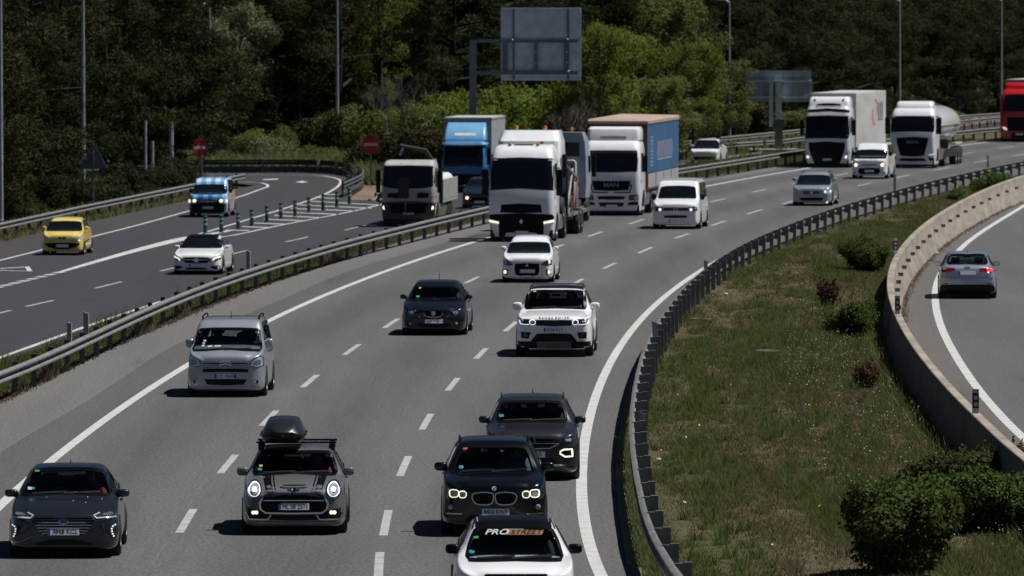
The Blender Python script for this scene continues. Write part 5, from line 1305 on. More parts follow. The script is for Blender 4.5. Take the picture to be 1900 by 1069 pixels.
# --- checked van
def checker(name):
    m = bpy.data.materials.new(name); m.use_nodes = True; N, Lk = nodes_of(m); b = N['Principled BSDF']; b.inputs['Roughness'].default_value = .35; b.inputs['Coat Weight'].default_value = .6
    tc = N.new('ShaderNodeTexCoord'); sp = N.new('ShaderNodeSeparateXYZ'); Lk.new(tc.outputs['Object'], sp.inputs[0])
    def wave(sock, per):
        a = N.new('ShaderNodeMath'); a.operation = 'MULTIPLY'; a.inputs[1].default_value = 2 * math.pi / per; Lk.new(sock, a.inputs[0]); s_ = N.new('ShaderNodeMath'); s_.operation = 'SINE'; Lk.new(a.outputs[0], s_.inputs[0]); g = N.new('ShaderNodeMath'); g.operation = 'GREATER_THAN'; g.inputs[1].default_value = 0; Lk.new(s_.outputs[0], g.inputs[0]); return g.outputs[0]
    ad = N.new('ShaderNodeMath'); Lk.new(wave(sp.outputs[0], .44), ad.inputs[0]); Lk.new(wave(sp.outputs[1], .56), ad.inputs[1])
    cr = N.new('ShaderNodeValToRGB'); cr.color_ramp.interpolation = 'CONSTANT'; e = cr.color_ramp.elements; e[0].color = (.72, .75, .78, 1); e[1].position = .6; e[1].color = (.035, .22, .55, 1); k = e.new(.3); k.color = (.20, .43, .70, 1)
    dv = N.new('ShaderNodeMath'); dv.operation = 'DIVIDE'; dv.inputs[1].default_value = 2.2; Lk.new(ad.outputs[0], dv.inputs[0]); Lk.new(dv.outputs[0], cr.inputs[0])
    nz = N.new('ShaderNodeTexNoise'); nz.inputs['Scale'].default_value = 1.1; Lk.new(tc.outputs['Object'], nz.inputs['Vector'])
    mx = N.new('ShaderNodeMix'); mx.data_type = 'RGBA'; mx.inputs[7].default_value = (.72, .35, .18, 1); Lk.new(cr.outputs[0], mx.inputs[6])
    g = N.new('ShaderNodeMath'); g.operation = 'GREATER_THAN'; g.inputs[1].default_value = 2.0; Lk.new(sp.outputs[1], g.inputs[0]); g2 = N.new('ShaderNodeMath'); g2.operation = 'LESS_THAN'; g2.inputs[1].default_value = 1.35; Lk.new(sp.outputs[2], g2.inputs[0])
    mu = N.new('ShaderNodeMath'); mu.operation = 'MULTIPLY'; Lk.new(g.outputs[0], mu.inputs[0]); Lk.new(g2.outputs[0], mu.inputs[1])
    g3 = N.new('ShaderNodeMath'); g3.operation = 'GREATER_THAN'; g3.inputs[1].default_value = .46; Lk.new(nz.outputs[0], g3.inputs[0]); m4 = N.new('ShaderNodeMath'); m4.operation = 'MULTIPLY'; Lk.new(mu.outputs[0], m4.inputs[0]); Lk.new(g3.outputs[0], m4.inputs[1])
    Lk.new(m4.outputs[0], mx.inputs[0]); Lk.new(mx.outputs[2], b.inputs['Base Color']); return m
c = make_car('delivery_van', 'delivery van with blue and white checked bonnet and orange sides leaving the loop', 'van', 389, 402.6, LRE, C, checker('checked_wrap'), 4.39, 1.78, 1.80, 1.05, .95, 1.20, 1.65, 4.0, 4.25, 1.2, 1.12, .80, .88, 2.8, .32, box=True, zb=.16, bluff=.4, mirror=(1.03, 1.45, 1.2, .18, .22), mirror_mat=BLACKP, dyaw=.03,
    ws=[(395, 156), (470, 157), (528, 161), (541, 242), (470, 247), (392, 249)], z0=ZL)
c.patch('bumper', c.sym([(378, 302), (470, 306), (550, 326), (552, 400), (540, 435), (378, 438)]), BLACKP, off=.008); c.both('headlight', [(468, 296), (540, 285), (546, 326), (482, 327)], LENS, rnd=1, off=.014); c.lamps('headlight_bulb', [(486, 305), (528, 308)], .085, LEDW)
c.plate((375, 366), ''); p = c.hit((378, 312)); c.patch('badge', [(0, p.z + .06), (.04, p.z), (0, p.z - .06), (-.04, p.z)], CHROME, off=.02); c.strip('grille_bar', [(-.4, p.z), (.4, p.z)], .02, CHROME, off=.014)

# --- far white hatchback, and the dark one between the lorries
C = (1240, 190, 5.94)
c = make_car('hatchback', 'small distant white hatchback behind the central rail', 'car', 1310, 303, LRE, C, WHT, 4.28, 1.81, 1.48, .84, .9, 1.02, 1.8, 3.0, 3.95, 1.08, .98, .67, .86, 2.6, .32, mirror=(.98, 1.4, 1.05, .18, .13), bluff=.2,
    ws=[(475, 415), (530, 417), (580, 421), (582, 465), (582, 512), (530, 513), (470, 513)], z0=ZL)
c.patch('grille', c.sym([(408, 598), (522, 600), (500, 636), (408, 643)]), BLACKG, off=.005, rnd=1); c.both('headlight', [(500, 575), (560, 545), (565, 570), (530, 588)], LENS, rnd=1); p = c.hit((408, 570)); c.patch('badge', ellipse(0, p.z, .05, .06), CHROME, off=.014)
C = (690, 200, 4.861)
c = make_car('hatchback', 'dark blue hatchback with lit lamps between the tipper and the white lorry', 'car', 892, 387, LRE, C, paint('petrol_blue', (.012, .035, .055), .4, .3), 4.1, 1.72, 1.48, .84, .9, 1.02, 1.7, 2.9, 3.8, 1.1, .98, .67, .84, 2.5, .31, mirror=(.95, 1.4, 1.05, .18, .13), bluff=.2, z0=ZL)
c.lamps('headlight_bulb', [(1075, 815)], .075, BULB); c.both('headlight', [(1040, 825), (1060, 795), (1100, 792), (1105, 820)], LENS, rnd=1); c.patch('grille', [(-.45, .56), (.45, .56), (.4, .35), (-.4, .35)], BLACKG, off=.005); c.plate((970, 850), '')
# ================================================================== lorries
def zloft(levels, n=5):
    "stack of rounded plan outlines: (z, y front, y back, half width, corner radius)"
    v = []; f = []; K = None
    for (z, yf, yb, hw, r) in levels:
        ring = []
        for (cx, cy, a0, rr) in ((hw - r, yf + r, -90, r), (hw - .06, yb - .06, 0, .06), (-hw + .06, yb - .06, 90, .06), (-hw + r, yf + r, 180, r)):
            for k in range(n + 1):
                a = math.radians(a0 + 90 * k / n); ring.append((cx + rr * math.cos(a), cy + rr * math.sin(a), z))
        # mid points on the front so that traces have something to land on
        K = len(ring); v += ring
    for i in range(len(levels) - 1):
        for k in range(K):
            k2 = (k + 1) % K; f.append((i * K + k, i * K + k2, (i + 1) * K + k2, (i + 1) * K + k))
    f.append(tuple(range(K))[::-1]); f.append(tuple((len(levels) - 1) * K + k for k in range(K)))
    return v, f
def merge(*parts):
    v = []; f = []
    for a, b in parts:
        n = len(v); v += a; f += [tuple(i + n for i in q) for q in b]
    return v, f
TWHITE = paint('lorry_white', (.80, .81, .83), 0, .35, .6, .08)
BADGE_G = M('badge_grey', (.30, .32, .35), .5, noise=.1, nscale=5)
CHASSIS = M('lorry_chassis', (.02, .02, .022), .7, noise=.3, nscale=5)
TANKM = M('fuel_tank_alloy', (.35, .36, .38), .35, .7, noise=.2, nscale=4)
def truck(name, label, px, py, curve, crop, paintm, cab, spoiler=None, z0=0.0, fa=1.4, wbs=(5.1,), dyaw=0.0, tank=True, chassis_to=6.2, cat='lorry', sp_mat=None):
    c = Vehicle(name, label, cat, px, py, curve, fa, crop, 'front', None, dyaw, z0)
    cv = zloft(cab); c.set_surface(*(merge(cv, zloft(spoiler)) if spoiler else cv)); c.L = 16; c.hw = max(l[3] for l in cab)
    c.bodyo = c.body('cab', *cv, paintm, 35)
    if spoiler: c.body('roof_deflector', *zloft(spoiler), sp_mat or paintm, 35)
    hw = c.hw
    MB().box(-.45, .45, .5, chassis_to, .55, .85).obj('chassis', CHASSIS, c.root)
    MB().box(-hw + .06, hw - .06, .15, 2.3, .12, .45).obj('underrun', CHASSIS, c.root)
    for sg in (1, -1):
        c.wheel(sg * (hw - .17), fa, .50, .30, True)
        for y in wbs: c.wheel(sg * (hw - .28), y, .50, .55, True)
        if tank: MB().box(*sorted((sg * (hw - .55), sg * (hw - .03))), fa + .85, wbs[0] - .75, .40, .98, .12).obj('fuel_tank', TANKM, c.root, 40)
        arch = [(fa + .60 * math.cos(t), .5 + .60 * math.sin(t)) for t in np.linspace(-.2, math.pi + .2, 16)]
        c.patch('wheel_arch', arch, BLACKP, side='right' if sg > 0 else 'left', off=.004, depth=0, res=.1)
    return c
def side_glass(c, P, sills=True):
    for sd in ('right', 'left'): c.patch('side_window', P, DKGLASS, side=sd, off=.006, res=.12); c.strip('door_gap', [(P[-1][0] + .12, .6), (P[-1][0] + .12, P[0][1] + .9)], .02, BLACKP, side=sd, off=.003, depth=0)
def tmirror(c, x, y, z0, z1, w=.24, mat=BLACKP):
    for sg in (1, -1):
        o = MB().box(sg * x - w / 2, sg * x + w / 2, y - .06, y + .06, z0, z1, .05).obj('door_mirror', mat, c.root, 40)
        MB().tube([(sg * (c.hw - .05), y + .1, z1 + .05), (sg * x, y, z1 + .05), (sg * x, y, z1 - .1)], .025, 6).obj('arm', BLACKP, o)
def beacon(c, x, y, z):
    mb = MB(); mb.ell((x, y, z + .07), (.07, .07, .09), 10, 6); o = mb.obj('beacon', ORANGE, c.root, True); MB().tube([(x, y, z - .06), (x, y, z + .02)], .03, 6).obj('beacon_stem', BLACKP, o)
def trailer_box(c, y0, y1, hw, zb, zt, mat, top, name='trailer_body'):
    o = MB().box(-hw, hw, y0, y1, zb, zt, .03).obj(name, mat, c.root)
    MB().box(-hw + .02, hw - .02, y0 + .02, y1 - .02, zt + .002, zt + .03).obj('trailer_roof', top, c.root)
    MB().box(-.5, .5, y0 + .6, y1 - .2, .75, zb - .003).obj('trailer_chassis', CHASSIS, c.root)
    return o
def bogie(c, ys, hw=1.27):
    for y in ys:
        for sg in (1, -1): c.wheel(sg * (hw - .2), y, .50, .38, True)

# --- white lorry with tilt trailer (blue sides, tan roof)
C = (1080, 200, 4.454)
cabM = [(.22, .10, 2.2, 1.20, .30), (.75, .02, 2.25, 1.24, .30), (1.15, .0, 2.25, 1.24, .28), (1.75, .05, 2.25, 1.235, .24), (2.3, .16, 2.25, 1.22, .24), (2.78, .30, 2.25, 1.19, .26), (3.05, .48, 2.25, 1.15, .30), (3.18, .75, 2.25, 1.08, .3)]
spM = [(3.19, .85, 2.2, 1.13, .15), (3.4, .88, 2.2, 1.14, .18), (3.66, 1.0, 2.2, 1.12, .22), (3.76, 1.2, 2.2, 1.05, .22)]
c = truck('curtain_sided_lorry', 'white lorry with blue curtain-sided trailer and tan roof', 1140.5, 399, MLE, C, TWHITE, cabM, spM, wbs=(5.0,))
c.patch('windscreen', c.sym([(268, 352), (455, 354), (463, 440), (455, 530), (265, 536)]), DKGLASS, rnd=1); c.patch('sun_strip', c.sym([(268, 352), (452, 354), (452, 378), (268, 376)]), M('plum_sun_strip', (.05, .018, .03), .4, noise=.2, nscale=5), off=.010)
c.patch('grille', c.sym([(265, 606), (402, 604), (382, 682), (265, 687)]), BLACKG, off=.006); c.lettering('badge_lettering', 'MAN', (0, c.hit((265, 640)).z), .24, BADGE_G, width=.62, off=.014)
c.symstrip('grille_lip', [(265, 702), (392, 700), (412, 640)], .05, BLACKP, closed=False, off=.008)
c.patch('bumper_slot', c.sym([(265, 730), (358, 732), (346, 758), (265, 760)]), BLACKP, off=.006); c.patch('bumper_slot', c.sym([(265, 783), (350, 783), (335, 816), (265, 820)]), BLACKP, off=.006)
c.both('headlight', [(385, 722), (466, 716), (468, 765), (385, 768)], LENS_D, rnd=1); c.both('headlight_lens', [(430, 728), (462, 726), (462, 758), (430, 760)], LENS, rnd=1, off=.012); c.both('fog_light', [(385, 782), (465, 776), (465, 804), (374, 806)], BLACKG, off=.006)
c.plate((265, 838), '', z=.42); c.patch('deflector_visor', c.sym([(265, 232), (370, 236), (365, 262), (265, 262)]), M('visor_grey', (.42, .42, .42), .5, noise=.1, nscale=5), off=.02)
side_glass(c, [(.55, 1.85), (.75, 2.65), (1.55, 2.65), (1.55, 1.85)]); tmirror(c, 1.38, .55, 1.85, 2.55)
BLUEC = M('blue_curtain', (.028, .105, .22), .55, col2=(.036, .13, .26), nscale=.8, bump=.25, bscale=2.5); TAN = M('tan_tarpaulin', (.42, .31, .24), .8, noise=.15, nscale=1.5, bump=.3, bscale=3)
trailer_box(c, 2.75, 16.3, 1.27, 1.75, 3.95, BLUEC, TAN)
rust = M('rust_red_frame', (.16, .035, .012), .6, noise=.3, nscale=4); GREYB = M('dropside_grey', (.40, .40, .41), .5, noise=.15, nscale=2)
MB().box(-1.275, 1.275, 2.62, 2.745, .95, 3.93).obj('headboard', rust, c.root); MB().box(-1.262, 1.262, 2.76, 16.2, 1.02, 1.10).obj('side_rail', rust, c.root)
mb = MB(); mb.add([(-1.3, 2.6, 3.985), (1.3, 2.6, 3.985), (1.3, 16.35, 3.985), (-1.3, 16.35, 3.985), (-1.25, 2.7, 4.07), (1.25, 2.7, 4.03), (1.25, 16.2, 4.05), (-1.25, 16.2, 4.10), (-1.3, 2.6, 3.86), (1.3, 2.6, 3.86), (1.3, 16.35, 3.86), (-1.3, 16.35, 3.86), (-.5, 4, 4.16), (.2, 9, 4.07)], [(4, 5, 13, 12), (5, 6, 13), (6, 7, 12, 13), (7, 4, 12), (0, 1, 5, 4), (1, 2, 6, 5), (2, 3, 7, 6), (3, 0, 4, 7), (8, 9, 1, 0), (9, 10, 2, 1), (10, 11, 3, 2), (11, 8, 0, 3)]); mb.obj('tarpaulin_roof', TAN, c.root)
for sg in (1, -1):
    for k in range(4): MB().box(*sorted((sg * 1.262, sg * 1.285)), 2.95 + k * 3.33, 2.95 + k * 3.33 + 3.1, 1.11, 1.72, .01).obj('dropside', GREYB, c.root)
    MB().box(*sorted((sg * 1.271, sg * 1.276)), 6.7, 13.5, 2.35, 3.05).obj('curtain_print', M('faded_pink_print', (.22, .20, .27), .6, col2=(.12, .17, .28), nscale=2.2), c.root)
    for k in range(9): MB().box(*sorted((sg * 1.271, sg * 1.275)), 4.0, 5.0, 2.02 + k * .15, 2.11 + k * .15).obj('curtain_print', M('pale_blue_print', (.22, .33, .45), .6, noise=.4, nscale=3), c.root)
    MB().box(*sorted((sg * 1.271, sg * 1.276)), 6.7, 13.2, 2.24, 2.30).obj('curtain_print', M('pale_print', (.42, .45, .5), .6, noise=.5, nscale=4), c.root)
bogie(c, (10.9, 12.2, 13.5))
c.patch('corner_lamp', [(.3, 1.42), (.75, 1.42), (.75, 1.50), (.3, 1.50)], ORANGE, side='right', off=.01)

# --- white box lorry (far right pair, left one)
C = (1460, 160, 4.65)
cabV = [(.25, .10, 2.2, 1.20, .28), (.8, .02, 2.25, 1.25, .28), (1.4, .0, 2.25, 1.25, .26), (1.75, .03, 2.25, 1.245, .22), (2.35, .18, 2.25, 1.23, .22), (2.75, .30, 2.25, 1.21, .22), (3.1, .42, 2.25, 1.18, .25), (3.35, .62, 2.25, 1.12, .3)]
spV = [(3.36, .9, 2.2, 1.13, .15), (3.55, .95, 2.2, 1.13, .2), (3.80, 1.15, 2.2, 1.08, .25), (3.85, 1.3, 2.2, 1.0, .25)]
c = truck('box_lorry', 'white box lorry with tall dark grille behind the white minivan', 1540, 310.5, MLE, C, TWHITE, cabV, spV)
c.patch('windscreen', c.sym([(370, 190), (552, 203), (556, 300), (548, 405), (530, 455), (370, 450)]), DKGLASS, rnd=1); c.patch('sun_visor', c.sym([(365, 226), (532, 236), (535, 262), (365, 256)]), TWHITE, off=.12, depth=.02)
c.patch('grille', c.sym([(368, 478), (503, 488), (496, 560), (458, 680), (368, 690)]), BLACKG, off=.008); c.both('headlight', [(488, 632), (503, 578), (535, 550), (572, 558), (567, 600), (522, 627)], LENS, off=.008); c.lamps('headlight_bulb', [(508, 610)], .09, LED)
c.patch('roof_window', c.sym([(405, 148), (465, 155), (465, 182), (405, 178)]), DKGLASS, off=.02); c.plate((365, 672), '', z=.45)
side_glass(c, [(.5, 1.9), (.7, 2.75), (1.6, 2.75), (1.6, 1.9)]); tmirror(c, 1.42, .5, 1.75, 2.6, .22)
WBOX = M('white_box_panel', (.62, .62, .61), .4, col2=(.52, .51, .49), nscale=.7, nstretch=(1, .3, 1.5)); trailer_box(c, 2.7, 16.2, 1.28, 1.05, 4.0, WBOX, WBOX)
for sg in (1, -1): beacon(c, sg * .78, 1.05, 3.6)
OR2 = M('orange_logo', (.55, .10, .03), .5, noise=.1, nscale=4); GR2 = M('grey_logo', (.10, .11, .11), .5, noise=.2, nscale=4)
def arc_side(c, cy, cz, ry, rz, a0, a1, w, mat, name='logo_arc', x=1.284):
    for sg in (1, -1):
        P = [(cy + ry * math.cos(math.radians(a)), cz + rz * math.sin(math.radians(a))) for a in np.linspace(a0, a1, 14)]; v = []; f = []
        for i, (y, z) in enumerate(P):
            ww = w * (.35 + .65 * math.sin(math.pi * min(1, (i + 1) / len(P)))) / 2; dy, dz = y - cy, z - cz; l = math.hypot(dy, dz)
            v += [(sg * x, y - dy / l * ww * 3, z - dz / l * ww), (sg * x, y + dy / l * ww * 3, z + dz / l * ww)]
            if i: f.append((2 * i - 2, 2 * i - 1, 2 * i + 1, 2 * i))
        mk(name, v, f, mat, c.root)
arc_side(c, 11.2, 3.05, .9, .52, -40, 110, .14, OR2); arc_side(c, 10.9, 2.75, .9, .55, 140, 290, .14, OR2)
for k, (y, z0_, z1_) in enumerate(((12.6, 2.45, 3.4), (13.4, 2.5, 3.4), (14.2, 2.45, 3.45))): MB().box(1.2835, 1.286, y, y + .45, z0_, z1_).obj('logo_stroke', GR2, c.root)
MB().box(1.2835, 1.286, 12.4, 14.7, 2.4, 2.46).obj('logo_stroke', GR2, c.root)
bogie(c, (10.9, 12.2, 13.5))

# --- tanker
C = (1655, 175, 7.633)
cabT = [(.22, .10, 2.2, 1.20, .28), (.75, .02, 2.25, 1.24, .28), (1.15, .0, 2.25, 1.24, .26), (1.75, .05, 2.25, 1.235, .22), (2.3, .16, 2.25, 1.22, .22), (2.78, .30, 2.25, 1.19, .25), (3.1, .5, 2.25, 1.12, .3), (3.25, .8, 2.25, 1.05, .3)]
spT = [(3.26, .95, 2.2, 1.0, .18), (3.4, 1.0, 2.2, 1.0, .2), (3.55, 1.15, 2.2, .97, .22), (3.62, 1.4, 2.2, .9, .22)]
c = truck('tanker_lorry', 'white tanker lorry with rounded tank on the right behind the rail', 1698, 311.5, MLE, C, TWHITE, cabT, spT)
c.patch('windscreen', c.sym([(330, 306), (597, 309), (606, 420), (596, 538), (330, 530)]), DKGLASS, rnd=1); c.patch('grille', c.sym([(325, 606), (516, 618), (502, 700), (456, 872), (325, 882)]), BLACKG, off=.008)
c.lettering('badge_lettering', 'MAN', (0, c.hit((325, 680)).z), .24, BADGE_G, width=.6, off=.014); c.both('headlight', [(508, 852), (612, 836), (612, 868), (520, 876)], LENS, off=.008); c.both('headlight_bulb', [(515, 852), (608, 842), (606, 858), (525, 866)], M('lit_greenish_led', (.8, .9, .7), .3, emit=.5, ecol=(.85, .95, .7)), off=.014)
c.patch('bumper_slot', c.sym([(325, 904), (455, 904), (482, 946), (325, 950)]), BLACKP, off=.006); c.both('bumper_slot', [(502, 892), (618, 902), (606, 930), (540, 946)], BLACKP, off=.006); c.symstrip('bumper_trim', [(325, 890), (456, 888), (520, 962)], .06, TWHITE, closed=False, off=.02)
side_glass(c, [(.55, 1.85), (.75, 2.65), (1.55, 2.65), (1.55, 1.85)]); tmirror(c, 1.40, .5, 1.85, 2.75, .28)
TK = M('tank_white', (.72, .73, .72), .25, coat=.6, noise=.06, nscale=1.2)
def tank_ring(y, r): return [(1.22 * r * math.cos(t), y, 2.25 + 1.0 * r * math.sin(t)) for t in np.linspace(0, 2 * math.pi, 28, endpoint=False)]
v = []; f = []; prof = [(3.3, .35), (3.4, .8), (3.6, .97), (3.9, 1), (12.6, 1), (13.0, .97), (13.3, .82), (13.42, .35)]
for y, r_ in prof: v += tank_ring(y, r_)
for i in range(len(prof) - 1):
    for k in range(28): f.append((i * 28 + k, i * 28 + (k + 1) % 28, (i + 1) * 28 + (k + 1) % 28, (i + 1) * 28 + k))
f += [tuple(range(28)), tuple(7 * 28 + k for k in range(28))[::-1]]
tk = mk('tank', v, f, TK, c.root, 40)
MB().tube([(1.235, 3.7, 2.25), (1.235, 13.0, 2.25)], .02, 6).obj('tank_band', M('band_grey', (.3, .3, .3), .5, noise=.1, nscale=4), tk)
MB().box(-.5, .5, 3, 13.2, .75, 1.30).obj('tank_chassis', CHASSIS, c.root); MB().box(1.0, 1.26, 5.5, 10.2, .5, .95, .04).obj('side_guard', CHASSIS, c.root); MB().box(-1.26, -1.0, 5.5, 10.2, .5, .95, .04).obj('side_guard', CHASSIS, c.root)
MB().box(1.0, 1.27, 10.0, 13.3, 1.12, 1.22, .03).obj('mudguard', TWHITE, c.root); MB().box(-1.27, -1.0, 10.0, 13.3, 1.12, 1.22, .03).obj('mudguard', TWHITE, c.root); bogie(c, (10.4, 11.7, 13.0))
mb = MB(); mb.ell((0, 6, 3.3), (.3, .3, .12), 12, 6); mb.ell((0, 9.5, 3.3), (.3, .3, .12), 12, 6); mb.obj('hatch', CHROME, c.root, True)
def tank_text(y0, y1, z0, z1, mat, n):
    for k in range(n):
        y = y0 + (y1 - y0) * k / n
        z = (z0 + z1) / 2
        def px_(zz): return 1.225 * math.sqrt(max(.01, 1 - ((zz - 2.25) / 1.0) ** 2)) + .01
        mk('tank_print', [(px_(z0), y, z0), (px_(z0), y + (y1 - y0) / n * .6, z0), (px_(z1), y + (y1 - y0) / n * .6, z1), (px_(z1), y, z1)], [(0, 1, 2, 3)], mat, tk)
tank_text(9.6, 12.0, 1.85, 2.2, GR2, 4); tank_text(9.8, 11.0, 1.42, 1.60, OR2, 1)
beacon(c, .95, .95, 3.0); MB().box(1.18, 1.26, 2.45, 2.62, .9, 1.25).obj('extinguisher_box', M('red_box', (.4, .02, .02), .5, noise=.1, nscale=4), c.root)

# --- red lorry at the right edge
C = (1845, 140, 8.22)
REDP = paint('lorry_red', (.55, .008, .014), 0, .3)
cabR = [(.22, .12, 2.2, 1.2, .28), (.8, .02, 2.25, 1.25, .28), (1.4, .0, 2.25, 1.25, .26), (1.8, .04, 2.25, 1.24, .22), (2.4, .16, 2.25, 1.22, .22), (2.9, .32, 2.25, 1.2, .24), (3.2, .5, 2.25, 1.14, .3), (3.4, .8, 2.25, 1.06, .3)]
c = truck('red_lorry', 'red lorry cut off by the right edge of the picture', 1896, 263, MLE, C, REDP, cabR, [(3.41, .95, 2.2, 1.08, .2), (3.6, 1.0, 2.2, 1.08, .2), (3.75, 1.15, 2.2, 1.04, .22), (3.8, 1.3, 2.2, .98, .22)])
c.patch('windscreen', c.sym([(405, 285), (170, 290), (132, 420), (125, 548), (405, 548)]), DKGLASS, rnd=1); c.patch('grille', c.sym([(405, 640), (198, 640), (192, 850), (405, 850)]), BLACKG, off=.008); c.lettering('cab_lettering', 'CAZORLA', (0, c.hit((405, 602)).z), .22, M('orange_lettering', (.42, .16, .08), .5, noise=.2, nscale=4), width=1.75, off=.01, shear=.2)
c.both('headlight', [(112, 785), (150, 775), (195, 800), (212, 850), (150, 836)], LENSY if False else LENS, off=.008); c.both('headlight_bulb', [(118, 792), (150, 782), (190, 806), (195, 836), (150, 822)], M('lit_pale_yellow', (.9, .92, .6), .3, emit=.6, ecol=(.95, .98, .65)), off=.014)
c.patch('lower_grille', c.sym([(405, 870), (260, 870), (255, 960), (405, 960)]), BLACKP, off=.006); c.plate((380, 940), '', z=.5); tmirror(c, 1.4, .5, 1.9, 2.8, .25); side_glass(c, [(.55, 1.85), (.75, 2.65), (1.55, 2.65), (1.55, 1.85)]); beacon(c, -.8, 1.0, 3.3)
c.patch('dark_lower', c.sym([(405, 980), (130, 980), (150, 1020), (405, 1020)]), BLACKP, off=.006); trailer_box(c, 2.7, 15, 1.27, 1.1, 3.95, M('grey_box', (.3, .3, .31), .5, noise=.1, nscale=1), M('grey_roof', (.4, .4, .4), .6, noise=.1, nscale=1)); bogie(c, (10.9, 12.2, 13.5))

# --- the white lorry carrying two tractor units
C = (890, 220, 4.454)
cabRT = [(.20, .12, 2.2, 1.18, .30), (.75, .02, 2.25, 1.25, .30), (1.3, .0, 2.25, 1.25, .28), (1.95, .05, 2.25, 1.245, .24), (2.5, .2, 2.25, 1.23, .24), (3.1, .36, 2.25, 1.20, .26), (3.4, .55, 2.25, 1.15, .3), (3.6, .85, 2.25, 1.08, .32), (3.66, 1.15, 2.25, 1.0, .3)]
c = truck('transporter_lorry', 'white lorry with big black front at the head of the transporter, in the left lane', 973.5, 447, MLE, C, TWHITE, cabRT, wbs=(4.9,))
c.patch('windscreen', c.sym([(372, 322), (612, 330), (630, 450), (628, 592), (370, 580)]), DKGLASS, rnd=1); c.patch('upper_grille', c.sym([(365, 704), (506, 712), (516, 778), (365, 782)]), BLACKG, off=.008)
c.patch('lower_front', c.sym([(365, 783), (622, 792), (612, 832), (530, 852), (532, 982), (482, 988), (470, 946), (365, 940)]), BLACKG, off=.008); c.both_strip('daylight_strip', [(528, 862), (612, 846)], .075, M('lit_cream_led', (1, .95, .7), .3, emit=.95, ecol=(1, .96, .74)), off=.02)
p = c.hit((365, 852)); c.patch('badge', [(0, p.z + .1), (.065, p.z), (0, p.z - .1), (-.065, p.z)], CHROME, off=.018); c.plate((365, 970), '', z=.36); side_glass(c, [(.5, 2.0), (.7, 2.95), (1.6, 2.95), (1.6, 2.0)]); tmirror(c, 1.42, .45, 1.75, 2.75, .26)
c.patch('roof_window', [(-.36, 1.05), (.36, 1.05), (.36, 1.5), (-.36, 1.5)], DKGLASS, side='top', off=.03, depth=.03)
for x in (-.52, .55): beacon(c, x, .95, 3.6)
RS = M('ramp_steel', (.30, .28, .26), .5, .4, noise=.3, nscale=3)
for sg in (1, -1):
    MB().box(*sorted((sg * .85, sg * 1.24)), 6.2, 15.8, .78, .92).obj('trailer_deck', RS, c.root)
    o = MB(); o.add([(sg * 1.0, 6.6, .9), (sg * 1.22, 6.6, .9), (sg * 1.22, 6.9, .9), (sg * 1.0, 6.9, .9), (sg * 1.0, 9.9, 2.0), (sg * 1.22, 9.9, 2.0), (sg * 1.22, 10.3, 2.0), (sg * 1.0, 10.3, 2.0)], [(0, 1, 5, 4), (1, 2, 6, 5), (2, 3, 7, 6), (3, 0, 4, 7), (4, 5, 6, 7), (0, 3, 2, 1)]); o.obj('loading_ramp', RS, c.root)
    MB().tube([(sg * 1.15, 10.4, .9), (sg * 1.15, 10.4, 1.8), (sg * 1.1, 10.5, 1.95), (sg * .8, 10.6, 1.95)], .09, 8).obj('support_arm', RS, c.root, 40)
    for y in (10.6, 11.9): c.wheel(sg * 1.02, y, .48, .5, True)
    MB().box(*sorted((sg * .75, sg * 1.27)), 10.0, 12.5, .99, 1.04).obj('mudguard', RS, c.root)
MB().box(-.9, .9, 6.3, 15.5, .55, .775).obj('trailer_chassis', CHASSIS, c.root)
for sg in (1, -1):
    for y in (5.9, 8.2): MB().tube([(sg * 1.2, y, .9), (sg * 1.2, y + .25, 2.75)], .06, 6).obj('frame_post', CHASSIS, c.root)
    MB().tube([(sg * 1.2, 5.6, 2.75), (sg * 1.2, 10.2, 2.2)], .06, 6).obj('frame_rail', RS, c.root); MB().tube([(sg * 1.2, 5.9, 1.0), (sg * 1.2, 8.3, 2.6)], .05, 6).obj('frame_brace', RS, c.root); MB().tube([(sg * 1.2, 8.3, 1.0), (sg * 1.2, 10.3, 2.15)], .05, 6).obj('frame_brace', M('red_brace', (.25, .03, .03), .5, noise=.2, nscale=4), c.root)
tr_c = c
